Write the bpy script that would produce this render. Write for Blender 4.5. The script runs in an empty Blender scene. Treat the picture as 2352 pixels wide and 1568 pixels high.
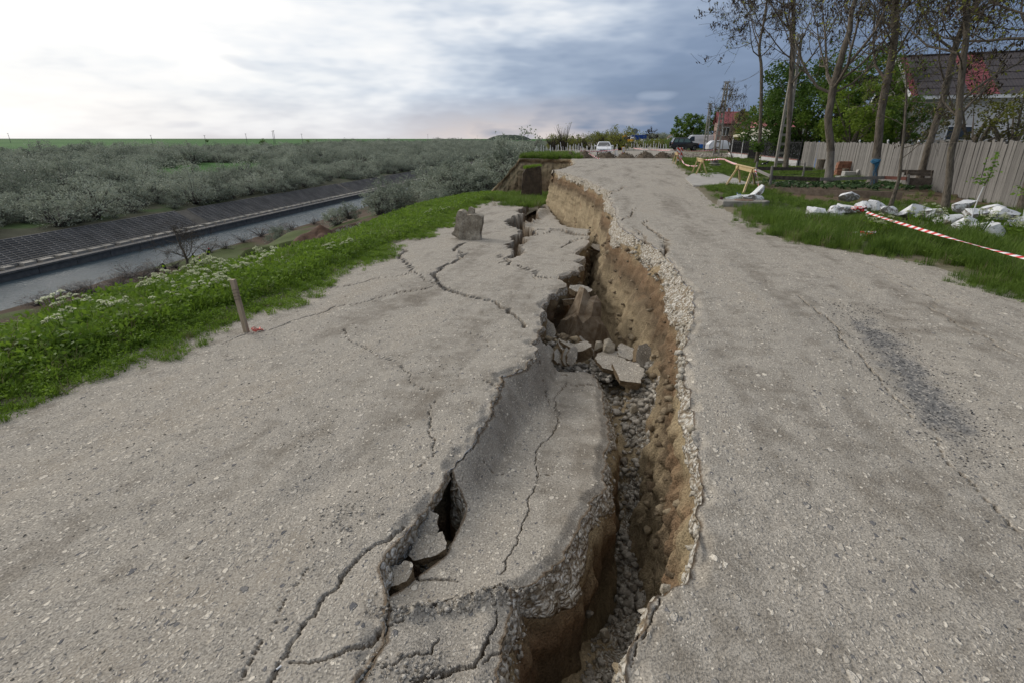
import bpy, bmesh, math, random
import numpy as np
from mathutils import Vector, Matrix, Euler

# ------------------------------------------------------------------ camera, sky, sun, exposure
SC = bpy.context.scene
COL = SC.collection
PITCH = math.atan((784 - 319) / 1176.0)
YAW = math.radians(10.04)
EYE = 1.9
cam = bpy.data.cameras.new('camera')
cam.lens = 18.0
cam.sensor_width = 36.0
cam.clip_start = 0.05
cam.clip_end = 12000
cam_ob = bpy.data.objects.new('camera', cam)
COL.objects.link(cam_ob)
cam_ob.location = (0, 0, EYE)
cam_ob.rotation_euler = (math.pi / 2 - PITCH, 0, YAW)
SC.camera = cam_ob

SUN_AZ = math.radians(-62)      # from +Y, negative towards -X (left of the road)
SUN_EL = math.radians(27)
SUN_DIR = Vector((math.sin(SUN_AZ) * math.cos(SUN_EL), math.cos(SUN_AZ) * math.cos(SUN_EL), math.sin(SUN_EL)))
sun = bpy.data.lights.new('sun', 'SUN')
sun.energy = 1.5
sun.angle = math.radians(22)
sun.color = (1.0, 0.94, 0.86)
sun_ob = bpy.data.objects.new('sun', sun)
COL.objects.link(sun_ob)
sun_ob.rotation_euler = (-SUN_DIR).to_track_quat('-Z', 'Y').to_euler()

SC.view_settings.view_transform = 'Standard'
SC.view_settings.look = 'None'
SC.view_settings.gamma = 1.0
SC.view_settings.use_curve_mapping = False
SC.view_settings.exposure = 0.10
SC.cycles.use_denoising = True
SC.cycles.max_bounces = 4
SC.cycles.diffuse_bounces = 3
SC.cycles.caustics_reflective = False
SC.cycles.caustics_refractive = False
SC.cycles.transparent_max_bounces = 8
SC.cycles.sample_clamp_indirect = 3.0


class NT:
    """small helper round a node tree"""
    def __init__(s, tree):
        s.t = tree
        s.t.nodes.clear()

    def n(s, typ, **kw):
        nd = s.t.nodes.new(typ)
        for k, v in kw.items():
            if k == 'i':
                for a, b in v.items():
                    if isinstance(b, bpy.types.NodeSocket):
                        s.t.links.new(b, nd.inputs[a])
                    else:
                        nd.inputs[a].default_value = b
            else:
                setattr(nd, k, v)
        return nd

    def math(s, op, a, b=None, c=None, clamp=False):
        nd = s.n('ShaderNodeMath', operation=op, use_clamp=clamp)
        for k, v in enumerate((a, b, c)):
            if v is None:
                continue
            if isinstance(v, bpy.types.NodeSocket):
                s.t.links.new(v, nd.inputs[k])
            else:
                nd.inputs[k].default_value = v
        return nd.outputs[0]

    def mix(s, fac, a, b, blend='MIX'):
        nd = s.n('ShaderNodeMix', data_type='RGBA', blend_type=blend)
        for k, v in ((0, fac), (6, a), (7, b)):
            if isinstance(v, bpy.types.NodeSocket):
                s.t.links.new(v, nd.inputs[k])
            elif k == 0:
                nd.inputs[0].default_value = v
            else:
                nd.inputs[k].default_value = tuple(v) + (1,) if len(v) == 3 else v
        return nd.outputs[2]

    def ramp(s, fac, stops, interp='LINEAR'):
        nd = s.n('ShaderNodeValToRGB')
        cr = nd.color_ramp
        cr.interpolation = interp
        while len(cr.elements) < len(stops):
            cr.elements.new(0.5)
        for e, (p, c) in zip(cr.elements, stops):
            e.position = p
            e.color = (c, c, c, 1) if isinstance(c, (int, float)) else tuple(c) + (1,)
        s.t.links.new(fac, nd.inputs[0])
        return nd.outputs[0]

    def noise(s, vec, scale, detail=3, rough=0.55, dist=0.0):
        nd = s.n('ShaderNodeTexNoise', i={'Scale': scale, 'Detail': detail, 'Roughness': rough, 'Distortion': dist})
        if vec is not None:
            s.t.links.new(vec, nd.inputs['Vector'])
        return nd.outputs[0]

    def vor(s, vec, scale, feature='F1', rnd=1.0):
        nd = s.n('ShaderNodeTexVoronoi', feature=feature, i={'Scale': scale, 'Randomness': rnd})
        s.t.links.new(vec, nd.inputs['Vector'])
        return nd

    def scalevec(s, vec, sc):
        nd = s.n('ShaderNodeVectorMath', operation='MULTIPLY')
        s.t.links.new(vec, nd.inputs[0])
        nd.inputs[1].default_value = sc
        return nd.outputs[0]

    def bump(s, height, strength=0.5, dist=0.02, normal=None):
        nd = s.n('ShaderNodeBump', i={'Strength': strength, 'Distance': dist, 'Height': height})
        if normal is not None:
            s.t.links.new(normal, nd.inputs['Normal'])
        return nd.outputs[0]


# world: an overcast evening sky, bright cloud towards the sun side, a slate storm on the other
world = bpy.data.worlds.new('World')
SC.world = world
world.use_nodes = True
w = NT(world.node_tree)
tc = w.n('ShaderNodeTexCoord').outputs['Generated']
sky = w.n('ShaderNodeTexSky', sky_type='NISHITA', sun_disc=False, sun_elevation=SUN_EL,
          sun_rotation=SUN_AZ, air_density=1.0, dust_density=2.0, ozone_density=1.0)
sep = w.n('ShaderNodeSeparateXYZ', i={0: tc})
dotn = w.n('ShaderNodeVectorMath', operation='DOT_PRODUCT', i={0: tc, 1: SUN_DIR})
zup = w.math('MAXIMUM', sep.outputs[2], 0.0)
cv = w.scalevec(tc, (1.0, 1.0, 3.8))
cv2 = w.scalevec(tc, (1.0, 1.0, 3.6))
n1 = w.noise(cv, 2.3, 4, 0.6)
n2 = w.noise(cv2, 7.0, 3, 0.65)
# cloud brightness coordinate: nearness to the sun, lifted towards the zenith like any overcast sky
bsum = w.math('MULTIPLY_ADD', zup, 0.62, dotn.outputs['Value'])
bsum = w.math('MULTIPLY_ADD', w.math('SUBTRACT', n1, 0.5), 0.75, bsum)
bsum = w.math('MULTIPLY_ADD', w.math('SUBTRACT', n2, 0.5), 0.34, bsum)
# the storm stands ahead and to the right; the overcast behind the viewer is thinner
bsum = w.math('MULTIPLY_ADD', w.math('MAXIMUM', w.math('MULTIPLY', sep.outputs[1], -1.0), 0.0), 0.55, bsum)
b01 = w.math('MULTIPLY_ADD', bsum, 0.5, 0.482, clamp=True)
cloud = w.ramp(b01, [(0.30, (0.125, 0.172, 0.262)), (0.60, (0.150, 0.208, 0.320)), (0.72, (0.215, 0.285, 0.415)),
                     (0.80, (0.36, 0.435, 0.56)), (0.855, (0.57, 0.635, 0.73)), (0.905, (0.80, 0.83, 0.87)), (0.955, (0.93, 0.93, 0.93)), (1.0, (1.0, 0.985, 0.97))])
# small dark cloud scraps in front of the bright part
scr = w.noise(w.scalevec(tc, (1.0, 1.0, 2.6)), 9.0, 1, 0.5)
scm = w.ramp(scr, [(0.70, 0.0), (0.78, 0.5)])
cloud = w.mix(scm, cloud, (0.40, 0.47, 0.60))
# warm glow low over the horizon on the lit side
lowm = w.ramp(sep.outputs[2], [(0.0, 1.0), (0.075, 0.0)])
warm = w.math('MULTIPLY', lowm, w.ramp(b01, [(0.66, 0.0), (0.74, 0.75), (0.86, 0.35), (0.95, 0.0)]))
cloud = w.mix(warm, cloud, (0.86, 0.74, 0.67))
nish = w.mix(1.0, sky.outputs[0], (0.10, 0.10, 0.10), 'MULTIPLY')
cover = w.ramp(n1, [(0.25, 0.90), (0.6, 0.97)])
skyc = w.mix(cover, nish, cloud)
world.cycles.sampling_method = 'MANUAL'
world.cycles.sample_map_resolution = 256
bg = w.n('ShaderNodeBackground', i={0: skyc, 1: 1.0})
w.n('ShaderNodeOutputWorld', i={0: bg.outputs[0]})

# ------------------------------------------------------------------ picture <-> place (pixels of a 2352 x 1568 view)
_c, _s = math.cos(PITCH), math.sin(PITCH)
_cy, _sy = math.cos(YAW), math.sin(YAW)


def ray(px, py):
    x = (px - 1176) / 1176.0
    v = (784 - py) / 1176.0
    f, u = _c + v * _s, -_s + v * _c
    return (x * _cy - f * _sy, x * _sy + f * _cy, u)


def G(px, py, z=0.0):
    d = ray(px, py)
    t = (z - EYE) / d[2]
    return (d[0] * t, d[1] * t, z)


def GP(px, py, a, b):                     # on the tilted plane z = a + b*y
    d = ray(px, py)
    t = (a - EYE) / (d[2] - b * d[1])
    return (d[0] * t, d[1] * t, EYE + d[2] * t)


def AY(px, py, y):                        # on the vertical plane at distance y along the road
    d = ray(px, py)
    t = y / d[1]
    return (d[0] * t, y, EYE + d[2] * t)


LA, LB = -0.08, -0.062                    # the sunken left half of the road
MA, MB_ = -0.05, -0.16                    # the strip that dropped into the fissure


def zL(y):
    return LA + LB * np.asarray(y)


def zM(y):
    return MA + MB_ * np.asarray(y)


# ------------------------------------------------------------------ numbers
def _h(ix, iy, seed):
    n = (ix.astype(np.int64) * 374761393 + iy.astype(np.int64) * 668265263 + seed * 974634777) & 0xffffffff
    n = ((n ^ (n >> 13)) * 1274126177) & 0xffffffff
    n = n ^ (n >> 16)
    return (n & 0xffff) / 65535.0


def vn(x, y, seed=0):
    x = np.asarray(x, float)
    y = np.asarray(y, float)
    ix, iy = np.floor(x), np.floor(y)
    fx, fy = x - ix, y - iy
    fx = fx * fx * (3 - 2 * fx)
    fy = fy * fy * (3 - 2 * fy)
    a, b = _h(ix, iy, seed), _h(ix + 1, iy, seed)
    c, d = _h(ix, iy + 1, seed), _h(ix + 1, iy + 1, seed)
    return (a + (b - a) * fx) * (1 - fy) + (c + (d - c) * fx) * fy - 0.5


def fbm(x, y, seed=0, oct=4, gain=0.5):
    s, a = 0, 1.0
    for k in range(oct):
        s = s + a * vn(x * 2 ** k, y * 2 ** k, seed + k * 17)
        a *= gain
    return s


def sstep(a, b, x):
    t = np.clip((x - a) / (b - a), 0, 1)
    return t * t * (3 - 2 * t)


def lerp_poly(pts, ys):
    """x as a function of y through world points"""
    p = sorted([(q[1], q[0]) for q in pts])
    return np.interp(ys, [q[0] for q in p], [q[1] for q in p])


# ------------------------------------------------------------------ materials
MATS = {}


def new_mat(name):
    m = bpy.data.materials.new(name)
    m.use_nodes = True
    MATS[name] = m
    return m, NT(m.node_tree)


def out(t, bsdf, m):
    t.n('ShaderNodeOutputMaterial', i={0: bsdf})
    return m


def mat(name, c1, c2=None, scale=8.0, rough=0.85, bump=0.3, bdist=0.01, stretch=None, metal=0.0, fine=60.0, rnd=0.0, spec=0.3, coat=0.0, world=False, emit=0.0):
    if name in MATS:
        return MATS[name]
    c2 = c2 or tuple(x * 0.7 for x in c1)
    m, t = new_mat(name)
    co = t.n('ShaderNodeNewGeometry').outputs['Position'] if world else t.n('ShaderNodeTexCoord').outputs['Object']
    if stretch:
        co = t.scalevec(co, stretch)
    a = t.noise(co, scale, 3, 0.6)
    b = t.noise(co, fine, 1, 0.6)
    f = t.math('MULTIPLY_ADD', t.math('SUBTRACT', b, 0.5), 0.5, a, clamp=True)
    col = t.ramp(f, [(0.30, c1), (0.70, c2)])
    if rnd:
        ob = t.n('ShaderNodeObjectInfo').outputs['Random']
        col = t.mix(1.0, col, t.ramp(ob, [(0.0, 1.0 - rnd), (1.0, 1.0 + rnd)]), 'MULTIPLY')
    bs = t.n('ShaderNodeBsdfPrincipled', i={'Base Color': col, 'Roughness': rough, 'Metallic': metal, 'Specular IOR Level': spec})
    if coat:
        bs.inputs['Coat Weight'].default_value = coat
        bs.inputs['Coat Roughness'].default_value = 0.08
    if emit:
        bs.inputs['Emission Color'].default_value = tuple(c1) + (1,)
        bs.inputs['Emission Strength'].default_value = emit
    if bump:
        t.t.links.new(t.bump(f, bump, bdist), bs.inputs['Normal'])
    return out(t, bs.outputs[0], m)


def leaf_mat(name, c1, c2, trans=0.35, rough=0.6):
    m, t = new_mat(name)
    ob = t.n('ShaderNodeObjectInfo').outputs['Random']
    pos = t.n('ShaderNodeNewGeometry').outputs['Position']
    nn = t.noise(pos, 1.7, 3, 0.6)
    nf = t.noise(pos, 23.0, 2, 0.6)
    f = t.math('MULTIPLY_ADD', ob, 0.35, t.math('MULTIPLY_ADD', nf, 0.55, t.math('MULTIPLY', nn, 0.55)))
    col = t.ramp(f, [(0.42, c1), (0.95, c2)])
    d = t.n('ShaderNodeBsdfPrincipled', i={'Base Color': col, 'Roughness': rough, 'Specular IOR Level': 0.25})
    tr = t.n('ShaderNodeBsdfTranslucent', i={0: col})
    mx = t.n('ShaderNodeMixShader', i={0: trans, 1: d.outputs[0], 2: tr.outputs[0]})
    return out(t, mx.outputs[0], m)


def road_material():
    m, t = new_mat('road_gravel')
    pos = t.n('ShaderNodeNewGeometry').outputs['Position']
    big = t.noise(t.scalevec(pos, (1.25, 0.22, 1.0)), 0.95, 5, 0.68)
    mid = t.noise(pos, 4.0, 3, 0.65)
    fine = t.noise(pos, 90, 1, 0.7)
    f = t.math('ADD', t.math('MULTIPLY', big, 0.62), t.math('MULTIPLY', mid, 0.40))
    base = t.ramp(f, [(0.37, (0.190, 0.166, 0.134)), (0.50, (0.302, 0.274, 0.232)), (0.62, (0.415, 0.382, 0.330))])
    base = t.mix(0.8, base, t.ramp(fine, [(0.28, 0.45), (0.5, 1.0), (0.72, 1.45)]), 'MULTIPLY')
    # brown dust patches
    base = t.mix(t.ramp(t.math('MULTIPLY_ADD', mid, 0.35, t.math('MULTIPLY', big, 0.75)), [(0.56, 0.0), (0.68, 0.55)]), base, (0.215, 0.178, 0.132))
    # embedded pebbles of two sizes, patchy, drawn out a little along the road
    warp = t.n('ShaderNodeVectorMath', operation='MULTIPLY_ADD', i={0: t.n('ShaderNodeTexNoise', i={'Vector': pos, 'Scale': 26.0, 'Detail': 1.0}).outputs[1], 1: (0.030, 0.030, 0.0), 2: t.scalevec(pos, (1.0, 0.70, 1.0))}).outputs[0]
    dirt = t.n('ShaderNodeAttribute', attribute_name='dirt').outputs['Fac']
    chips = t.n('ShaderNodeAttribute', attribute_name='chips').outputs['Fac']
    hsum = None
    for sc, thr, dens in ((17, 0.34, 0.26), (36, 0.42, 0.70), (75, 0.46, 0.85)):
        v = t.vor(warp, sc)
        rsep = t.n('ShaderNodeSeparateColor', i={0: v.outputs['Color']})
        keep = t.math('LESS_THAN', rsep.outputs[0], t.math('MULTIPLY', t.ramp(big, [(0.38, 0.06), (0.60, 1.0)]), dens))
        size = t.math('MULTIPLY_ADD', rsep.outputs[2], -0.16, v.outputs['Distance'])
        d = t.ramp(size, [(thr * 0.45, 1.0), (thr * 0.66, 0.0)])
        mk = t.math('MULTIPLY', keep, d)
        tone = t.ramp(rsep.outputs[1], [(0.0, (0.11, 0.11, 0.115)), (0.13, (0.20, 0.19, 0.18)), (0.22, (0.38, 0.345, 0.29)), (0.7, (0.52, 0.475, 0.405)), (1.0, (0.66, 0.60, 0.50))])
        base = t.mix(mk, base, tone)
        hh = t.math('MULTIPLY', mk, 18.0 / sc)
        hsum = hh if hsum is None else t.math('ADD', hsum, hh)
    # broken edges and cracks lay bare the brown bedding; the dark band is rolled black chippings
    base = t.mix(dirt, base, t.mix(fine, (0.050, 0.033, 0.020), (0.17, 0.115, 0.065)))
    chipc = t.ramp(rsep.outputs[0], [(0.0, (0.055, 0.058, 0.062)), (0.75, (0.15, 0.15, 0.15)), (0.93, (0.36, 0.335, 0.30))])
    base = t.mix(t.ramp(t.math('MULTIPLY_ADD', mid, 0.8, chips), [(0.80, 0.0), (1.06, 0.80)]), base, chipc)
    nrm = t.bump(t.math('MULTIPLY_ADD', fine, 0.7, hsum), 0.9, 0.010)
    bs = t.n('ShaderNodeBsdfPrincipled', i={'Base Color': base, 'Roughness': 0.92, 'Specular IOR Level': 0.2, 'Normal': nrm})
    return out(t, bs.outputs[0], m)


def strata_material():
    """cut earth: pale gravel bedding on top, dark topsoil band, then ochre loess with vertical streaks"""
    m, t = new_mat('cut_earth')
    pos = t.n('ShaderNodeNewGeometry').outputs['Position']
    depth = t.n('ShaderNodeAttribute', attribute_name='depth').outputs['Fac']
    gr = t.n('ShaderNodeAttribute', attribute_name='gravel').outputs['Fac']
    st = t.noise(t.scalevec(pos, (1.6, 1.6, 0.22)), 5.0, 3, 0.65, 0.3)
    bl = t.noise(pos, 1.9, 3, 0.65)
    fi = t.noise(pos, 55, 2, 0.7)
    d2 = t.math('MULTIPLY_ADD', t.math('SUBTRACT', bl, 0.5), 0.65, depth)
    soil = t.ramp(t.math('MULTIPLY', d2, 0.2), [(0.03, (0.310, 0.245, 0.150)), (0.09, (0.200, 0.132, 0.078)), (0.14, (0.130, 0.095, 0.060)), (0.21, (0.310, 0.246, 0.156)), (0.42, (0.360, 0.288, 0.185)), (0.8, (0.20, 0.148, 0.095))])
    soil = t.mix(0.8, soil, t.ramp(st, [(0.28, 0.66), (0.5, 1.0), (0.74, 1.25)]), 'MULTIPLY')
    soil = t.mix(t.ramp(bl, [(0.58, 0.0), (0.70, 0.40)]), soil, (0.20, 0.105, 0.055))
    soil = t.mix(0.75, soil, t.ramp(fi, [(0.3, 0.5), (0.7, 1.4)]), 'MULTIPLY')
    v = t.vor(t.n('ShaderNodeVectorMath', operation='MULTIPLY_ADD', i={0: t.n('ShaderNodeTexNoise', i={'Vector': pos, 'Scale': 14.0, 'Detail': 1.0}).outputs[1], 1: (0.09, 0.09, 0.09), 2: pos}).outputs[0], 30)
    gc = t.ramp(t.n('ShaderNodeSeparateColor', i={0: v.outputs['Color']}).outputs[0], [(0.0, (0.37, 0.325, 0.25)), (0.4, (0.53, 0.495, 0.43)), (1.0, (0.68, 0.655, 0.60))])
    gc = t.mix(t.ramp(v.outputs['Distance'], [(0.40, 0.0), (0.66, 0.8)]), gc, (0.19, 0.14, 0.085))
    gm = t.ramp(t.math('MULTIPLY_ADD', t.math('SUBTRACT', bl, 0.5), 0.8, gr), [(0.40, 0.0), (0.62, 1.0)])
    col = t.mix(gm, soil, gc)
    h = t.math('MULTIPLY_ADD', t.math('MULTIPLY', v.outputs['Distance'], gm), -1.2, t.math('MULTIPLY_ADD', fi, 0.7, t.math('MULTIPLY', st, 0.8)))
    nrm = t.bump(h, 0.9, 0.03)
    bs = t.n('ShaderNodeBsdfPrincipled', i={'Base Color': col, 'Roughness': 0.95, 'Specular IOR Level': 0.15, 'Normal': nrm})
    return out(t, bs.outputs[0], m)


def cover_material():
    """open ground: land cover colour per vertex with soil noise over it"""
    m, t = new_mat('land_cover')
    pos = t.n('ShaderNodeNewGeometry').outputs['Position']
    col = t.n('ShaderNodeAttribute', attribute_name='cover').outputs['Color']
    a = t.noise(pos, 0.35, 3, 0.65)
    b = t.noise(pos, 9.0, 2, 0.65)
    f = t.math('MULTIPLY_ADD', b, 0.6, t.math('MULTIPLY', a, 0.6))
    col = t.mix(0.85, col, t.ramp(f, [(0.35, 0.55), (0.6, 1.0), (0.85, 1.45)]), 'MULTIPLY')
    nrm = t.bump(b, 0.6, 0.05)
    bs = t.n('ShaderNodeBsdfPrincipled', i={'Base Color': col, 'Roughness': 0.95, 'Specular IOR Level': 0.1, 'Normal': nrm})
    return out(t, bs.outputs[0], m)


def stone_material(name, lo, hi, scale=9.0):
    m, t = new_mat(name)
    pos = t.n('ShaderNodeNewGeometry').outputs['Position']
    at = t.n('ShaderNodeAttribute', attribute_name='tone').outputs['Fac']
    ob = t.n('ShaderNodeObjectInfo').outputs['Random']
    n = t.noise(pos, scale, 5, 0.65)
    n2 = t.noise(pos, 70, 3, 0.7)
    f = t.math('ADD', t.math('MULTIPLY', n, 0.55), t.math('ADD', t.math('MULTIPLY', at, 0.45), t.math('MULTIPLY', ob, 0.12)))
    col = t.ramp(f, [(0.25, lo), (0.8, hi)])
    col = t.mix(0.7, col, t.ramp(n2, [(0.3, 0.65), (0.7, 1.25)]), 'MULTIPLY')
    nrm = t.bump(t.math('MULTIPLY_ADD', n2, 0.5, n), 1.0, 0.035)
    bs = t.n('ShaderNodeBsdfPrincipled', i={'Base Color': col, 'Roughness': 0.9, 'Specular IOR Level': 0.2, 'Normal': nrm})
    return out(t, bs.outputs[0], m)


def painted_stone():
    m, t = new_mat('whitewashed_stone')
    pos = t.n('ShaderNodeNewGeometry').outputs['Position']
    nz = t.n('ShaderNodeSeparateXYZ', i={0: t.n('ShaderNodeNewGeometry').outputs['Normal']}).outputs[2]
    n = t.noise(pos, 6, 5, 0.7)
    n2 = t.noise(pos, 30, 4, 0.7)
    ob = t.n('ShaderNodeObjectInfo').outputs['Random']
    f = t.math('ADD', t.math('MULTIPLY_ADD', n2, 0.45, n), t.math('ADD', t.math('MULTIPLY', nz, 0.20), t.math('MULTIPLY', ob, 0.16)))
    raw = t.ramp(n2, [(0.3, (0.16, 0.145, 0.125)), (0.7, (0.30, 0.275, 0.235))])
    col = t.mix(t.ramp(f, [(0.71, 0.0), (0.82, 1.0)]), raw, (0.70, 0.71, 0.72))
    nrm = t.bump(t.math('MULTIPLY_ADD', n2, 0.6, n), 0.9, 0.03)
    bs = t.n('ShaderNodeBsdfPrincipled', i={'Base Color': col, 'Roughness': 0.85, 'Normal': nrm})
    return out(t, bs.outputs[0], m)


def tape_material():
    m, t = new_mat('hazard_tape')
    v = t.n('ShaderNodeAttribute', attribute_name='run').outputs['Fac']
    u = t.n('ShaderNodeAttribute', attribute_name='side').outputs['Fac']
    f = t.math('FRACT', t.math('MULTIPLY_ADD', v, 5.0, t.math('MULTIPLY', u, 0.35)))
    k = t.math('GREATER_THAN', f, 0.5)
    col = t.mix(k, (0.80, 0.78, 0.78), (0.62, 0.03, 0.03))
    bs = t.n('ShaderNodeBsdfPrincipled', i={'Base Color': col, 'Roughness': 0.45})
    return out(t, bs.outputs[0], m)


def glass_mat():
    m, t = new_mat('window_glass')
    bs = t.n('ShaderNodeBsdfPrincipled', i={'Base Color': (0.02, 0.025, 0.03, 1), 'Roughness': 0.06, 'Specular IOR Level': 0.6})
    return out(t, bs.outputs[0], m)


def water_mat():
    m, t = new_mat('canal_water')
    pos = t.n('ShaderNodeNewGeometry').outputs['Position']
    n = t.noise(t.scalevec(pos, (1.0, 2.2, 1)), 2.2, 4, 0.6)
    n2 = t.noise(pos, 0.12, 3, 0.6)
    col = t.ramp(n2, [(0.3, (0.040, 0.066, 0.082)), (0.7, (0.065, 0.098, 0.118))])
    bs = t.n('ShaderNodeBsdfPrincipled', i={'Base Color': col, 'Roughness': 0.30, 'IOR': 1.33, 'Specular IOR Level': 0.5, 'Normal': t.bump(n, 1.0, 0.40)})
    return out(t, bs.outputs[0], m)


def corrugated(name, c1, c2):
    m, t = new_mat(name)
    co = t.n('ShaderNodeTexCoord').outputs['Object']
    n = t.noise(co, 2.0, 5, 0.6)
    n2 = t.noise(co, 30, 3, 0.6)
    col = t.ramp(t.math('MULTIPLY_ADD', n2, 0.4, t.math('MULTIPLY', n, 0.6)), [(0.35, c1), (0.65, c2)])
    bs = t.n('ShaderNodeBsdfPrincipled', i={'Base Color': col, 'Roughness': 0.7, 'Normal': t.bump(n2, 0.3, 0.01)})
    return out(t, bs.outputs[0], m)


ROAD = road_material()
EARTH = strata_material()
COVER = cover_material()
RUBBLE = stone_material('rubble_stone', (0.20, 0.172, 0.135), (0.58, 0.54, 0.475))
PALE = stone_material('pale_gravel', (0.33, 0.285, 0.215), (0.66, 0.62, 0.54))
WHITESTONE = painted_stone()
TAPE = tape_material()
GLASS = glass_mat()
WATER = water_mat()
GRASS_A = leaf_mat('grass_blade', (0.066, 0.130, 0.014), (0.200, 0.310, 0.036), 0.45)
GRASS_D = leaf_mat('dark_grass_blade', (0.055, 0.105, 0.016), (0.165, 0.250, 0.042), 0.4)
GRASS_Y = leaf_mat('dry_grass_blade', (0.13, 0.115, 0.05), (0.30, 0.26, 0.15), 0.3)
LEAF_G = leaf_mat('tree_leaf', (0.038, 0.085, 0.015), (0.150, 0.235, 0.040), 0.45)
LEAF_N = leaf_mat('new_leaf', (0.11, 0.13, 0.02), (0.26, 0.27, 0.05), 0.4)
LEAF_S = leaf_mat('silver_leaf', (0.100, 0.126, 0.090), (0.390, 0.425, 0.335), 0.3)
LEAF_B = leaf_mat('budding_leaf', (0.10, 0.12, 0.018), (0.24, 0.25, 0.05), 0.35)
FLOWER = leaf_mat('cream_flower', (0.36, 0.40, 0.20), (0.62, 0.65, 0.44), 0.2)
POD = leaf_mat('seed_pod', (0.020, 0.014, 0.010), (0.060, 0.042, 0.030), 0.1)
BARK = mat('bark', (0.070, 0.059, 0.047), (0.205, 0.175, 0.138), 14, 0.95, 0.9, 0.03, (1, 1, 0.22), fine=55)
TWIG = mat('twig_bark', (0.045, 0.036, 0.028), (0.10, 0.085, 0.066), 14, 0.95, 0.3)
TWIGG = mat('grey_twig', (0.075, 0.066, 0.060), (0.145, 0.132, 0.120), 9, 0.95, 0.3)
CONC = mat('weathered_concrete', (0.30, 0.285, 0.255), (0.20, 0.185, 0.16), 5, 0.92, 0.6, 0.02)
CONCD = mat('dark_concrete', (0.115, 0.110, 0.105), (0.19, 0.18, 0.168), 1.5, 0.92, 0.5, 0.03)
WOODG = mat('grey_plank', (0.155, 0.147, 0.138), (0.265, 0.252, 0.236), 9, 0.9, 0.7, 0.008, (4, 4, 0.25), rnd=0.18)
WOODD = mat('dark_plank', (0.055, 0.045, 0.038), (0.15, 0.125, 0.10), 8, 0.9, 0.7, 0.01, (1, 1, 1))
WOODN = mat('new_timber', (0.42, 0.31, 0.15), (0.56, 0.44, 0.25), 8, 0.75, 0.4, 0.006, (1, 1, 1))
WOODP = mat('post_timber', (0.30, 0.235, 0.165), (0.42, 0.345, 0.255), 9, 0.85, 0.6, 0.008, (3, 3, 0.3))
WHITE = mat('white_paint', (0.74, 0.75, 0.76), (0.66, 0.66, 0.66), 6, 0.7, 0.2)
PLASTER = mat('white_plaster', (0.56, 0.56, 0.56), (0.44, 0.44, 0.44), 1.2, 0.85, 0.3)
BLACKM = mat('black_metal', (0.012, 0.012, 0.013), (0.03, 0.03, 0.032), 20, 0.5, 0.1)
SOIL = mat('garden_soil', (0.065, 0.045, 0.030), (0.155, 0.115, 0.078), 3, 0.95, 0.9, 0.05, world=True, fine=22)
MOUND = mat('heaped_earth', (0.065, 0.046, 0.030), (0.20, 0.16, 0.115), 5, 0.95, 1.0, 0.08, world=True, fine=22)


# ------------------------------------------------------------------ objects
def link(o, parent=None, **props):
    COL.objects.link(o)
    if parent is not None:
        o.parent = parent
    for k, v in props.items():
        if v is not None:
            o[k] = v
    return o


def tag(o, label, cat=None, group=None, kind=None):
    o['label'] = label
    if cat:
        o['category'] = cat
    if group:
        o['group'] = group
    if kind:
        o['kind'] = kind
    return o


def thing(name, label, cat, loc=(0, 0, 0), rz=0.0, group=None):
    o = bpy.data.objects.new(name, None)
    o.empty_display_size = 0.2
    COL.objects.link(o)
    o.location = loc
    o.rotation_euler = (0, 0, rz)
    return tag(o, label, cat, group)


def np_mesh(name, v, f, mats, smooth=False, attrs=None, midx=None):
    """v (n,3); f (m,3|4) int array"""
    me = bpy.data.meshes.new(name)
    v = np.ascontiguousarray(v, dtype=np.float32)
    f = np.ascontiguousarray(f, dtype=np.int32)
    k = f.shape[1]
    me.vertices.add(len(v))
    me.vertices.foreach_set('co', v.ravel())
    me.loops.add(f.size)
    me.loops.foreach_set('vertex_index', f.ravel())
    me.polygons.add(len(f))
    me.polygons.foreach_set('loop_start', np.arange(0, f.size, k, dtype=np.int32))
    for mm in (mats if isinstance(mats, (list, tuple)) else [mats]):
        me.materials.append(mm)
    if midx is not None:
        me.polygons.foreach_set('material_index', np.ascontiguousarray(midx, dtype=np.int32))
    if smooth:
        me.polygons.foreach_set('use_smooth', np.ones(len(f), dtype=bool))
    for an, av in (attrs or {}).items():
        av = np.ascontiguousarray(av, dtype=np.float32)
        if av.ndim == 2:
            at = me.attributes.new(an, 'FLOAT_COLOR', 'POINT')
            at.data.foreach_set('color', np.hstack([av, np.ones((len(av), 1), np.float32)]).ravel())
        else:
            at = me.attributes.new(an, 'FLOAT', 'POINT')
            at.data.foreach_set('value', av)
    me.update(calc_edges=True)
    me.validate()
    return me


def grid_faces(r, c, flip=False):
    i = np.arange(r * c).reshape(r, c)
    a, b, d, e = i[:-1, :-1].ravel(), i[:-1, 1:].ravel(), i[1:, 1:].ravel(), i[1:, :-1].ravel()
    return np.stack([a, e, d, b] if flip else [a, b, d, e], 1)


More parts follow.
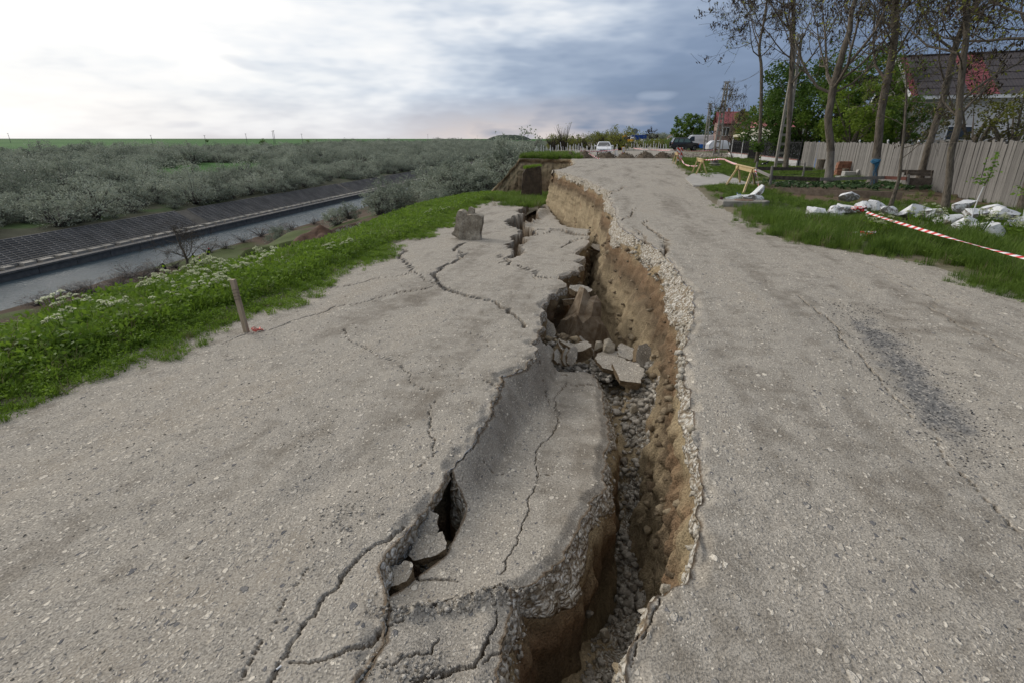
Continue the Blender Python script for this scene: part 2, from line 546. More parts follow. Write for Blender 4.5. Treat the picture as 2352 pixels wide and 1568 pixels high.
class MB:
    """collects simple shapes into one mesh"""
    def __init__(s):
        s.v, s.f, s.m = [], [], []

    def add(s, vs, fs, mi=0):
        o = len(s.v)
        s.v += [tuple(p) for p in vs]
        s.f += [tuple(i + o for i in q) for q in fs]
        s.m += [mi] * len(fs)
        return s

    def box(s, lo, hi, mi=0, M=None):
        (x0, y0, z0), (x1, y1, z1) = lo, hi
        vs = [(x0, y0, z0), (x1, y0, z0), (x1, y1, z0), (x0, y1, z0), (x0, y0, z1), (x1, y0, z1), (x1, y1, z1), (x0, y1, z1)]
        if M is not None:
            vs = [M @ Vector(p) for p in vs]
        return s.add(vs, [(0, 3, 2, 1), (4, 5, 6, 7), (0, 1, 5, 4), (1, 2, 6, 5), (2, 3, 7, 6), (3, 0, 4, 7)], mi)

    def beam(s, p, q, wd, th, mi=0, up=(0, 0, 1)):
        p, q = Vector(p), Vector(q)
        d = (q - p).normalized()
        u = Vector(up)
        if abs(d.dot(u)) > 0.97:
            u = Vector((0, 1, 0))
        sd = d.cross(u).normalized() * (wd / 2)
        u2 = sd.cross(d).normalized() * (th / 2)
        vs = [p - sd - u2, p + sd - u2, p + sd + u2, p - sd + u2, q - sd - u2, q + sd - u2, q + sd + u2, q - sd + u2]
        return s.add(vs, [(0, 1, 2, 3), (7, 6, 5, 4), (0, 4, 5, 1), (1, 5, 6, 2), (2, 6, 7, 3), (3, 7, 4, 0)], mi)

    def tube(s, pts, rad, n=6, mi=0, cap=True):
        pts = [Vector(p) for p in pts]
        if isinstance(rad, (int, float)):
            rad = [rad] * len(pts)
        o = len(s.v)
        prev = None
        for k, p in enumerate(pts):
            d = (pts[min(k + 1, len(pts) - 1)] - pts[max(k - 1, 0)])
            d = d.normalized() if d.length > 1e-9 else Vector((0, 0, 1))
            if prev is None:
                a = d.orthogonal().normalized()
            else:
                a = prev - d * prev.dot(d)
                a = a.normalized() if a.length > 1e-6 else d.orthogonal().normalized()
            prev = a
            b = d.cross(a)
            for j in range(n):
                t = 2 * math.pi * j / n
                s.v.append(tuple(p + (a * math.cos(t) + b * math.sin(t)) * rad[k]))
        for k in range(len(pts) - 1):
            for j in range(n):
                j2 = (j + 1) % n
                s.f.append((o + k * n + j, o + k * n + j2, o + (k + 1) * n + j2, o + (k + 1) * n + j))
                s.m.append(mi)
        if cap:
            s.f.append(tuple(o + j for j in reversed(range(n))))
            s.f.append(tuple(o + (len(pts) - 1) * n + j for j in range(n)))
            s.m += [mi, mi]
        return s

    def prism(s, poly, z0, z1, mi=0, M=None):
        n = len(poly)
        vs = [(p[0], p[1], z0) for p in poly] + [(p[0], p[1], z1) for p in poly]
        if M is not None:
            vs = [M @ Vector(p) for p in vs]
        return s.add(vs, [tuple(reversed(range(n))), tuple(range(n, 2 * n))] + [(i, (i + 1) % n, n + (i + 1) % n, n + i) for i in range(n)], mi)

    def mesh(s, name, mats, smooth=False):
        me = bpy.data.meshes.new(name)
        me.from_pydata(s.v, [], s.f)
        for mm in (mats if isinstance(mats, (list, tuple)) else [mats]):
            me.materials.append(mm)
        me.polygons.foreach_set('material_index', s.m)
        if smooth:
            me.polygons.foreach_set('use_smooth', [True] * len(s.f))
        me.update()
        return me

    def obj(s, name, mats, parent=None, smooth=False, **props):
        return link(bpy.data.objects.new(name, s.mesh(name, mats, smooth)), parent, **props)


def bevel_obj(o, wdt=0.01, seg=2):
    md = o.modifiers.new('bevel', 'BEVEL')
    md.width = wdt
    md.segments = seg
    md.limit_method = 'ANGLE'
    return o


def rock_mesh(name, mats, rng, sx=1, sy=1, sz=1, n=18, flat=0.0, tone=None):
    bm = bmesh.new()
    for k in range(n):
        d = Vector((rng.gauss(0, 1), rng.gauss(0, 1), rng.gauss(0, 1))).normalized()
        r = 0.5 * rng.uniform(0.82, 1.08)
        p = d * r
        if flat:
            p.z = max(-0.5 + flat * 0.3, min(0.5 - flat * 0.3, p.z * 1.4))
        bm.verts.new((p.x * sx, p.y * sy, p.z * sz))
    r = bmesh.ops.convex_hull(bm, input=bm.verts)
    bmesh.ops.delete(bm, geom=[g for g in r['geom_interior'] if isinstance(g, bmesh.types.BMVert)], context='VERTS')
    me = bpy.data.meshes.new(name)
    bm.to_mesh(me)
    bm.free()
    for mm in (mats if isinstance(mats, (list, tuple)) else [mats]):
        me.materials.append(mm)
    return me


def rock_arrays(rng, cnt=6, n=12):
    res = []
    for k in range(cnt):
        me = rock_mesh('tmp', RUBBLE, rng, 1, rng.uniform(0.65, 1), rng.uniform(0.5, 0.85), n)
        v = np.empty(len(me.vertices) * 3, np.float32)
        me.vertices.foreach_get('co', v)
        me.calc_loop_triangles()
        f = np.empty(len(me.loop_triangles) * 3, np.int32)
        me.loop_triangles.foreach_get('vertices', f)
        res.append((v.reshape(-1, 3), f.reshape(-1, 3)))
        bpy.data.meshes.remove(me)
    return res


ROCKS = rock_arrays(random.Random(4))


def scatter_rocks(name, pts, sizes, mats, seed=1, label=None, sink=0.25, flat=1.0):
    """many small stones as one mesh of real stones"""
    rs = np.random.RandomState(seed)
    V, F, T = [], [], []
    o = 0
    for p, s in zip(pts, sizes):
        v, f = ROCKS[rs.randint(len(ROCKS))]
        a = rs.uniform(0, 6.283)
        ca, sa = math.cos(a), math.sin(a)
        tl = rs.uniform(-0.5, 0.5)
        ct, st = math.cos(tl), math.sin(tl)
        x, y, z = v[:, 0], v[:, 1], v[:, 2] * flat
        y, z = y * ct - z * st, y * st + z * ct
        V.append(np.stack([(x * ca - y * sa) * s + p[0], (x * sa + y * ca) * s + p[1], z * s + p[2] + s * (0.5 * flat - sink)], 1))
        F.append(f + o)
        T.append(np.full(len(v), rs.uniform(0, 1)))
        o += len(v)
    me = np_mesh(name, np.vstack(V), np.vstack(F), mats, attrs={'tone': np.concatenate(T)})
    ob = link(bpy.data.objects.new(name, me), kind='stuff')
    if label:
        ob['label'] = label
    return ob


def copy_tree(o, parent=None):
    c = o.copy()
    COL.objects.link(c)
    c.parent = parent
    for ch in list(o.children):
        copy_tree(ch, c)
    return c


def point_cloud(name, pts, rotz, scale, variant, sources, label, tilt=None):
    """stuff: instances of small source meshes on points (geometry nodes)"""
    me = bpy.data.meshes.new(name)
    pts = np.ascontiguousarray(pts, np.float32)
    me.vertices.add(len(pts))
    me.vertices.foreach_set('co', pts.ravel())
    for an, av in (('rz', rotz), ('sc', scale), ('vr', variant)):
        at = me.attributes.new(an, 'FLOAT', 'POINT')
        at.data.foreach_set('value', np.ascontiguousarray(av, np.float32))
    ob = link(bpy.data.objects.new(name, me), kind='stuff', label=label)
    ng = bpy.data.node_groups.new(name, 'GeometryNodeTree')
    ng.interface.new_socket('Geometry', in_out='INPUT', socket_type='NodeSocketGeometry')
    ng.interface.new_socket('Geometry', in_out='OUTPUT', socket_type='NodeSocketGeometry')
    N, L = ng.nodes, ng.links
    gi, go = N.new('NodeGroupInput'), N.new('NodeGroupOutput')
    join = N.new('GeometryNodeJoinGeometry')

    def attr(nm):
        a = N.new('GeometryNodeInputNamedAttribute')
        a.data_type = 'FLOAT'
        a.inputs[0].default_value = nm
        return a.outputs[0]
    rz, sc, vr = attr('rz'), attr('sc'), attr('vr')
    comb = N.new('ShaderNodeCombineXYZ')
    L.new(rz, comb.inputs[2])
    e2r = N.new('FunctionNodeEulerToRotation')
    L.new(comb.outputs[0], e2r.inputs[0])
    for k, src in enumerate(sources):
        oi = N.new('GeometryNodeObjectInfo')
        oi.inputs['Object'].default_value = src
        oi.inputs['As Instance'].default_value = True
        cmpn = N.new('FunctionNodeCompare')
        cmpn.data_type = 'FLOAT'
        cmpn.operation = 'EQUAL'
        L.new(vr, cmpn.inputs[0])
        cmpn.inputs[1].default_value = k
        cmpn.inputs['Epsilon'].default_value = 0.1
        ip = N.new('GeometryNodeInstanceOnPoints')
        L.new(gi.outputs[0], ip.inputs['Points'])
        L.new(cmpn.outputs[0], ip.inputs['Selection'])
        L.new(oi.outputs['Geometry'], ip.inputs['Instance'])
        L.new(e2r.outputs[0], ip.inputs['Rotation'])
        L.new(sc, ip.inputs['Scale'])
        L.new(ip.outputs[0], join.inputs[0])
    L.new(join.outputs[0], go.inputs[0])
    md = ob.modifiers.new('scatter', 'NODES')
    md.node_group = ng
    return ob

# ------------------------------------------------------------------ outlines of the broken road (real ground positions)
LIP = [G(*p) for p in [(1437, 1568), (1443, 1479), (1470, 1442), (1489, 1384), (1514, 1355), (1575, 1342), (1591, 1267), (1599, 1201), (1606, 1128), (1600, 1050), (1590, 1000), (1575, 880), (1572, 820), (1590, 740), (1600, 695), (1575, 650), (1545, 610), (1530, 580), (1490, 560), (1455, 540), (1425, 520), (1410, 480), (1400, 455), (1398, 440), (1375, 425), (1340, 410), (1310, 402), (1273, 391)]]
LIP = [(0.08, -1.0, 0), (0.15, 0.6, 0)] + LIP + [(-2.88, 38.5, 0), (-2.6, 43.2, 0), (-3.0, 50, 0), (-3.7, 55.6, 0)]
LEDGE = [GP(*p, LA, LB) for p in [(845, 1500), (870, 1440), (885, 1370), (875, 1310), (890, 1270), (940, 1190), (1045, 1060), (1090, 1000), (1145, 905), (1150, 860), (1210, 840), (1241, 800), (1224, 787), (1242, 780), (1229, 760), (1249, 752), (1238, 720), (1253, 711), (1248, 695), (1269, 675), (1303, 654), (1282, 636), (1323, 620), (1341, 606), (1320, 600), (1341, 589), (1320, 583), (1350, 562), (1355, 547), (1352, 525), (1330, 512), (1290, 500), (1280, 490)]]
LEDGE = [(-0.80, -1, 0), (-0.86, 0.9, 0)] + LEDGE + [(-3.75, 35.2, 0), (-3.6, 40, 0), (-3.5, 46, 0), (-4.2, 54.5, 0)]
MRIGHT = [GP(*p, MA, MB_) for p in [(1155, 1568), (1165, 1440), (1180, 1350), (1240, 1330), (1290, 1260), (1350, 1180), (1390, 1110), (1400, 1040), (1395, 960), (1385, 900), (1370, 860)]]
MRIGHT = [(-0.26, -1, 0), (-0.28, 0.8, 0)] + MRIGHT + [(0.0, 7.2, 0)]
FOOT = [GP(*p, MA, MB_) for p in [(900, 1340), (945, 1310), (1000, 1270), (1040, 1190), (1060, 1150), (1110, 1050), (1200, 950), (1240, 880), (1280, 830)]]
ROAD_R = [(5.3, -3, 0), (5.6, 5, 0)] + [G(*p) for p in [(2352, 690), (2200, 650), (2050, 600), (1900, 575), (1760, 555)]] + [(3.0, 12.6, 0)] + [G(*p) for p in [(1640, 490), (1610, 460), (1580, 430)]] + [(3.9, 31, 0)] + [G(*p) for p in [(1540, 375), (1530, 364)]]
ROAD_L = [(-5.0, -3, 0)] + [GP(*p, LA, LB) for p in [(0, 945), (150, 890), (330, 810), (470, 755), (560, 720), (650, 690), (760, 640), (880, 575), (960, 550), (1020, 520), (1050, 490)]] + [(-8.6, 36, 0), (-9.2, 45, 0), (-9.5, 56, 0)]


def x_lip(y):
    return lerp_poly(LIP, y) + fbm(y * 3.1, y * 0 + 3, 5, 5, 0.62) * np.clip(0.035 + 0.006 * np.asarray(y), 0, 0.16)


def x_ledge(y):
    return lerp_poly(LEDGE, y) + fbm(y * 2.7, y * 0 + 9, 8, 5, 0.66) * np.clip(0.035 + 0.006 * np.asarray(y), 0, 0.15)


def x_mright(y):
    return lerp_poly(MRIGHT, y) + fbm(y * 3.3, y * 0 + 1, 14, 5, 0.62) * 0.07


def x_foot(y):
    return lerp_poly(FOOT, y)


def x_roadr(y):
    return lerp_poly(ROAD_R, y) + fbm(y * 0.9, y * 0, 21, 4) * 0.28


def x_roadl(y):
    return lerp_poly(ROAD_L, y) + fbm(y * 0.9, y * 0, 27, 4) * 0.28


def rows(y0, y1, k=1.0, top=0.25):
    ys = [y0]
    while ys[-1] < y1:
        y = ys[-1]
        ys.append(y + min(top, max(0.0055, (y * y + 3.6) / 2234.0 * 2.6 * k)))
    return np.array(ys)


def jag(pts, seed, amp=0.13, it=5):
    r = random.Random(seed)
    for k in range(it):
        q = []
        for a, b in zip(pts[:-1], pts[1:]):
            dx, dy = b[0] - a[0], b[1] - a[1]
            o = r.uniform(-amp, amp) if k < 3 else r.uniform(-2 * amp, 2 * amp)
            q += [a, ((a[0] + b[0]) / 2 - dy * o, (a[1] + b[1]) / 2 + dx * o)]
        q.append(pts[-1])
        pts = q
    return pts


def carve(X, Y, cracks):
    """cut depth and bared-soil mask of cracks (polyline, width, depth)"""
    dep = np.zeros_like(X)
    msk = np.zeros_like(X)
    for k, (pl, w0, w1, depth) in enumerate(cracks):
        if max(w0, w1) < 0.2:
            w0, w1 = (w0 * 0.42, w1 * 0.42) if max(w0, w1) < 0.07 else (w0 * 0.56, w1 * 0.56)
        P = np.array(jag([(p[0], p[1]) for p in pl], 100 + k))
        n = len(P) - 1
        wm = max(w0, w1) * 1.6 + 0.01
        sel = np.where((X > P[:, 0].min() - wm) & (X < P[:, 0].max() + wm) & (Y > P[:, 1].min() - wm) & (Y < P[:, 1].max() + wm))
        if not len(sel[0]):
            continue
        x, y = X[sel], Y[sel]
        best = np.full(x.shape, 9.0)
        bw = np.full(x.shape, 0.01)
        for i in range(n):
            ax, ay = P[i]
            bx, by = P[i + 1]
            L2 = (bx - ax) ** 2 + (by - ay) ** 2 + 1e-12
            t = np.clip(((x - ax) * (bx - ax) + (y - ay) * (by - ay)) / L2, 0, 1)
            d = np.hypot(x - ax - t * (bx - ax), y - ay - t * (by - ay))
            u = (i + t) / n
            ww = w0 + (w1 - w0) * u
            ww = ww * (0.72 + 0.6 * _h(np.full(1, i // 5), np.full(1, k), 3)[0])
            b = d < best
            best = np.where(b, d, best)
            bw = np.where(b, ww, bw)
        q = 1 - sstep(bw * 0.40, bw * 0.54, best)
        dep[sel] = np.maximum(dep[sel], q * depth)
        msk[sel] = np.maximum(msk[sel], 1 - sstep(bw * 0.46, bw * 0.62, best))
    return dep, msk


def PL(*p):
    return [GP(a, b, LA, LB) for a, b in p]


def PM(*p):
    return [GP(a, b, MA, MB_) for a, b in p]


def PR(*p):
    return [G(a, b) for a, b in p]


CR_L = [
    (PL((612, 1580), (640, 1515), (700, 1430), (775, 1345), (830, 1270), (880, 1240), (925, 1200)), 0.022, 0.030, 0.16),
    (PL((550, 1560), (600, 1470), (640, 1400), (690, 1330), (715, 1295)), 0.014, 0.008, 0.07),
    (PL((1065, 560), (1062, 590), (1040, 605), (1010, 620), (992, 630), (1005, 650), (1040, 670), (1090, 685), (1140, 695), (1165, 710), (1195, 735), (1206, 752)), 0.13, 0.055, 0.30),
    (PL((910, 570), (920, 590), (940, 610), (945, 625)), 0.13, 0.05, 0.25),
    (PL((945, 625), (970, 640), (995, 652)), 0.05, 0.03, 0.10),
    (PL((1000, 657), (920, 672), (850, 692), (770, 705), (700, 730), (640, 752), (568, 766), (510, 790)), 0.035, 0.02, 0.08),
    (PL((945, 626), (850, 645), (760, 662), (690, 690), (640, 712)), 0.035, 0.015, 0.08),
    (PL((788, 755), (820, 790), (870, 820), (920, 840), (950, 880), (1000, 905), (990, 960), (1000, 1010), (960, 1070)), 0.016, 0.010, 0.06),
    (PL((1176, 592), (1180, 570), (1195, 556), (1204, 540), (1208, 525)), 0.21, 0.48, 0.5),
    (PL((1208, 525), (1192, 516), (1180, 508), (1205, 497), (1215, 485), (1230, 473), (1250, 460), (1272, 452)), 0.55, 1.15, 1.1),
    (PL((1145, 588), (1165, 606), (1200, 612), (1240, 640)), 0.08, 0.04, 0.15),
    (PL((1145, 604), (1176, 598)), 0.05, 0.05, 0.12),
    (PL((1287, 570), (1310, 558), (1338, 547)), 0.05, 0.11, 0.2),
    (PL((1205, 528), (1248, 528), (1285, 528), (1310, 535), (1352, 540)), 0.10, 0.34, 0.35),
    (PL((1230, 540), (1262, 532), (1300, 520)), 0.08, 0.10, 0.2),
    (PL((1105, 528), (1150, 524), (1180, 520)), 0.03, 0.06, 0.1),
    (PL((35, 936), (145, 897), (231, 854), (290, 827), (352, 804), (414, 784)), 0.030, 0.022, 0.14),
    (PL((1040, 900), (1035, 885), (1050, 872), (1060, 843)), 0.010, 0.008, 0.04),
    (PL((1085, 868), (1120, 876), (1145, 884)), 0.02, 0.03, 0.06),
    (PL((870, 1440), (830, 1480), (780, 1500), (720, 1515), (660, 1520)), 0.035, 0.014, 0.07),
    (PL((1220, 640), (1245, 636), (1290, 640)), 0.03, 0.08, 0.15),
    (PL((1118, 800), (1100, 770), (1060, 760)), 0.010, 0.008, 0.04),
]
CR_R = [
    (PR((1485, 508), (1490, 525), (1505, 535), (1515, 545), (1528, 565), (1524, 582)), 0.05, 0.13, 0.22),
    (PR((1455, 525), (1480, 548), (1490, 560)), 0.03, 0.10, 0.15),
    (PR((1835, 680), (1870, 705), (1925, 750), (1960, 800), (1990, 830), (2040, 885), (2090, 935)), 0.022, 0.018, 0.10),
    (PR((2090, 935), (2165, 1020), (2190, 1060), (2250, 1110), (2320, 1175), (2400, 1250)), 0.012, 0.014, 0.06),
    (PR((2080, 650), (2140, 710), (2200, 745), (2290, 790), (2370, 830)), 0.020, 0.016, 0.08),
    (PR((1985, 600), (2040, 640), (2080, 660)), 0.02, 0.012, 0.06),
    (PR((1480, 1480), (1495, 1430), (1505, 1400), (1513, 1362)), 0.010, 0.018, 0.09),
    (PR((1450, 1530), (1460, 1490), (1468, 1450)), 0.008, 0.014, 0.08),
    (PR((1400, 440), (1425, 435), (1440, 428)), 0.15, 0.06, 0.1),
    (PR((1430, 505), (1450, 492), (1462, 478)), 0.08, 0.03, 0.1),
]
CR_M = [
    (PM((1225, 1125), (1215, 1170), (1195, 1220), (1165, 1280), (1150, 1320)), 0.012, 0.016, 0.06),
    (PM((1105, 1090), (1180, 1092), (1270, 1090)), 0.014, 0.008, 0.05),
    (PM((1300, 880), (1285, 950), (1260, 1010), (1228, 1060), (1225, 1125)), 0.022, 0.010, 0.06),
    (PM((945, 1312), (962, 1330), (1000, 1328), (1052, 1334)), 0.045, 0.020, 0.10),
    (PM((1140, 1400), (1125, 1450), (1110, 1490), (1090, 1530), (1030, 1552), (950, 1580)), 0.012, 0.060, 0.18),
    (PM((1168, 1460), (1140, 1490), (1110, 1520)), 0.014, 0.020, 0.10),
    (PM((868, 1452), (900, 1440), (960, 1412), (1010, 1395), (1080, 1370), (1140, 1352), (1190, 1345)), 0.03, 0.05, 0.07),
    (PM((840, 1500), (880, 1480), (930, 1450)), 0.03, 0.02, 0.06),
    (PM((880, 1560), (930, 1535), (990, 1520), (1010, 1480)), 0.02, 0.015, 0.07),
    (PM((1275, 884), (1320, 886), (1362, 884)), 0.06, 0.06, 0.12),
    (PM((1180, 850), (1220, 880), (1250, 905), (1262, 930)), 0.025, 0.012, 0.06),
    (PM((1240, 842), (1270, 856), (1310, 862)), 0.03, 0.02, 0.06),
]


def sheet(name, ys, xa, xb, nc, zf, cracks, label=None, mat_=ROAD, power=1.0, chips=None):
    t = np.linspace(0, 1, nc) ** power
    Y = np.repeat(ys[:, None], nc, 1)
    X = xa[:, None] + (xb - xa)[:, None] * t[None, :]
    Z = zf(X, Y)
    dep, msk = carve(X, Y, cracks)
    Z = Z - dep * (0.8 + 0.5 * vn(X * 40, Y * 40, 2))
    V = np.stack([X, Y, Z], -1).reshape(-1, 3)
    flip = xb[0] < xa[0]
    dx0 = np.abs(X - xa[:, None])
    rim = 1 - sstep(0.004, 0.022, dx0 + 0.012 * fbm(X * 30, Y * 30, 95, 2) + 0.03 * np.maximum(fbm(Y * 2.2, Y * 0, 97, 2), 0))
    msk = np.maximum(msk, 0.85 * rim)
    if name == 'dropped_road_strip':
        msk = np.maximum(msk, 0.85 * (1 - sstep(0.004, 0.022, np.abs(X - xb[:, None]) + 0.012 * fbm(X * 30, Y * 30, 95, 2))))
    at = {'dirt': msk.ravel()}
    if chips is not None:
        at['chips'] = chips(X, Y).ravel()
    me = np_mesh(name, V, grid_faces(len(ys), nc, flip), mat_, attrs=at, smooth=True)
    o = link(bpy.data.objects.new(name, me), kind='structure')
    if label:
        o['label'] = label
    return o, X, Y, Z


def wall_strip(name, P, nrm, depth, lv, off, amp, gravel_depth, mat_=EARTH, label=None, seed=0, u=None, dscale=1.0):
    """cut face hanging from the edge P (n,3); nrm (n,2) points out of the earth"""
    n = len(P)
    d = depth * np.linspace(0, 1, lv) ** 1.5
    U = np.repeat((u if u is not None else np.concatenate([[0], np.cumsum(np.hypot(np.diff(P[:, 0]), np.diff(P[:, 1])))]))[:, None], lv, 1)
    D = np.repeat(d[None, :], n, 0)
    o = off(U, D)
    ns = fbm(U * 1.1, D * 0.8, 31 + seed, 5, 0.6) * 1.5 + fbm(U * 7, D * 1.3, 41 + seed, 3) * 0.35
    gd = gravel_depth(U) if callable(gravel_depth) else gravel_depth
    gr = 1 - sstep(gd * 0.6, gd * 1.15, D + fbm(U * 1.7, D * 0 + 5, 51 + seed, 3) * gd)
    lump = np.abs(fbm(U * 9, D * 9, 61 + seed, 3)) * gr
    crumb = np.abs(fbm(U * 4.2, D * 4.6, 71 + seed, 4, 0.6)) - 0.2
    ledge = np.floor(vn(U * 1.4 + 0.5 * vn(U * 5, D * 5, 7), D * 1.7, 81 + seed) * 5) / 5 + 0.6 * np.floor(vn(U * 3.7, D * 2.9, 83 + seed) * 4) / 4
    o = o + (1.5 * amp * crumb + 1.1 * amp * ledge) * sstep(0.05, 0.35, D)
    o = o + amp * ns * sstep(0, 0.25, D) + 0.06 * lump * sstep(0, 0.05, D)
    X = P[:, None, 0] + nrm[:, None, 0] * o
    Y = P[:, None, 1] + nrm[:, None, 1] * o
    Z = P[:, None, 2] - D
    V = np.stack([X, Y, Z], -1).reshape(-1, 3)
    me = np_mesh(name, V, grid_faces(n, lv), mat_, smooth=False, attrs={'depth': (D * dscale).ravel(), 'gravel': gr.ravel()})
    ob = link(bpy.data.objects.new(name, me), kind='structure')
    if label:
        ob['label'] = label
    return ob


def und(X, Y, a=1.0):
    return a * (0.030 * fbm(X * 0.5, Y * 0.35, 71, 3) + 0.010 * fbm(X * 3.0, Y * 2.2, 77, 3) + 0.004 * vn(X * 17, Y * 17, 79))


# ---- the half of the road that still stands
ysR = rows(0.3, 55.6)


def z_road(X, Y):
    z = und(X, Y)
    e = X - x_lip(Y)
    z = z - 0.05 * (1 - sstep(0.0, 0.10, e)) * np.clip(0.4 + 2 * fbm(X * 9, Y * 6, 83, 3), 0, 1)
    # a tyre-worn hollow where the black chippings gathered
    z = z - 0.035 * np.exp(-((X - (2.0 + 0.16 * Y)) / 0.55) ** 2) * sstep(9, 6, Y)
    return z + 0.22 * sstep(66, 90, Y)


def chips_f(X, Y):
    c = 2.55 + 0.13 * (Y - 3.5) * 1.3
    return 0.62 * np.exp(-((X - c) / 0.30) ** 2) * sstep(7.4, 5.6, Y) * sstep(3.0, 3.8, Y)


road, RX, RY, RZ = sheet('road', ysR, x_lip(ysR), x_roadr(ysR) + 0.5, 400, z_road, CR_R, 'grey gravelled road still standing right of the fissure', chips=chips_f, power=1.25)

# ---- the half that sank
ysL = rows(0.3, 54.5)


def z_left(X, Y):
    z = zL(Y) + und(X, Y, 1.2)
    e = x_ledge(Y) - X
    z = z - 0.05 * (1 - sstep(0.0, 0.12, e)) * np.clip(0.4 + 2 * fbm(X * 8, Y * 6, 93, 3), 0, 1)
    z = z - 0.03 * np.exp(-(((X + 1.75) / 0.16) ** 2 + ((Y - 2.55) / 0.22) ** 2))
    # the far wedge between the two cracks hangs lower
    z = z - 0.30 * sstep(-3.9, -3.2, X) * sstep(19.5, 24, Y) * (1 - sstep(30, 40, Y))
    z = z - 0.14 * (1 - sstep(0.0, 0.35, X - (x_roadl(Y) - 0.72)))
    return z


sunk, LX, LY, LZ = sheet('sunken_road', ysL, x_ledge(ysL), x_roadl(ysL) - 0.7, 430, z_left, CR_L, 'cracked grey half of the road that sank left of the fissure')

# ---- the strip that dropped between them
ysM = rows(0.3, 6.75)


def x_ml(y):
    f = sstep(1.82, 1.95, y) * (1 - sstep(2.75, 2.98, y))
    return x_ledge(y) + 0.012 + f * (np.maximum(x_foot(y) - x_ledge(y), 0.02) + 0.055)


def z_mid(X, Y):
    z = zM(Y) + und(X, Y, 0.8)
    wf = 0.13 + np.clip(x_foot(Y) - x_ledge(Y), 0, 0.3) + 0.05
    k = sstep(2.62, 2.95, Y)
    rise = (zL(Y) - 0.035 - zM(Y)) * (1 - sstep(0.0, 1.0, (X - x_ledge(Y)) / wf) ** 0.8)
    z = z + k * rise
    near = 1 - sstep(1.55, 1.95, Y)
    z = z + near * (zL(Y) - 0.03 - zM(Y)) * (1 - sstep(0, 0.45, X - x_ledge(Y)))
    # crumpled pressure ridge across the lower end
    a, b = np.array((-0.95, 1.66)), np.array((-0.36, 2.06))
    t = np.clip(((X - a[0]) * (b[0] - a[0]) + (Y - a[1]) * (b[1] - a[1])) / ((b - a) ** 2).sum(), 0, 1)
    d = np.hypot(X - a[0] - t * (b[0] - a[0]), Y - a[1] - t * (b[1] - a[1]))
    z = z + (1 - sstep(0.0, 0.09, d)) * (0.02 + 0.10 * np.abs(fbm(X * 14, Y * 14, 105, 4)))
    z = z - 0.5 * sstep(6.35, 6.75, Y + 0.35 * fbm(X * 3, Y * 0, 107, 3))
    return z - 0.04 * (1 - sstep(0, 0.10, x_mright(Y) - X))


drop, MX, MY, MZ = sheet('dropped_road_strip', ysM, x_ml(ysM), x_mright(ysM), 210, z_mid, CR_M, 'bent grey strip of road hanging lower between the two halves')

# ---- cut faces
yw = ysR


def off_right(U, D):
    k = np.interp(U, [0, 3.5, 5.0, 6.4, 9.5, 12, 20, 40], [0.07, 0.09, 0.15, 0.38, 0.38, 0.22, 0.17, 0.12])
    lipb = np.interp(U, [0, 5, 6.5, 9.5, 11, 14, 40], [0.015, 0.02, 0.07, 0.14, 0.10, 0.05, 0.05])
    return D * k + lipb * sstep(0.0, 0.3, D)


xl = x_lip(yw)
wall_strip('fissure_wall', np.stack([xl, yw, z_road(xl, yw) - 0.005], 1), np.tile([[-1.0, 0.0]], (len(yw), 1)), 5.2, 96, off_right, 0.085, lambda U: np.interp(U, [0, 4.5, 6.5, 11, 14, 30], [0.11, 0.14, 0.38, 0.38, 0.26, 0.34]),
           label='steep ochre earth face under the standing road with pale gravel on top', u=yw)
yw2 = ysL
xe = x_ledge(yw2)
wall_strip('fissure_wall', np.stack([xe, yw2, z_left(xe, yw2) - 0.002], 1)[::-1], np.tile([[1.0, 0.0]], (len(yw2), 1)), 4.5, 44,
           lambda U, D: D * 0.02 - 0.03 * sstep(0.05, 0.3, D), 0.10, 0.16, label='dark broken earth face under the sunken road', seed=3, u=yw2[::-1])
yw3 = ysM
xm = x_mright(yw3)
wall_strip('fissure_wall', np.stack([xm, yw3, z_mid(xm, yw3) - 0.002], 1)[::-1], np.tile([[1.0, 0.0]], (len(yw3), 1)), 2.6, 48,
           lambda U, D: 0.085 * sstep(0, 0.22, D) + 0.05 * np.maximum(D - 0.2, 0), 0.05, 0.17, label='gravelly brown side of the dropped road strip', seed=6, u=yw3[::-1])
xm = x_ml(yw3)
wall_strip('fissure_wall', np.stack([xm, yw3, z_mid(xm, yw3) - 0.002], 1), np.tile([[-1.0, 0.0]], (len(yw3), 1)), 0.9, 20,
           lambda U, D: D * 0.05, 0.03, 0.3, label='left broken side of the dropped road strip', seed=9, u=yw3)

# ---- floor of the fissure
yf = rows(0.3, 50, 2.0, 0.3)
FZ = ([0.3, 1.2, 2.0, 2.6, 3.2, 3.7, 4.3, 5.0, 5.8, 6.6, 7.4, 8.0, 9, 12, 15, 20, 30, 50], [-1.0, -1.1, -1.25, -1.5, -1.9, -2.2, -2.0, -1.6, -1.28, -1.16, -1.4, -2.2, -2.9, -3.4, -3.0, -2.6, -3.1, -4.0])


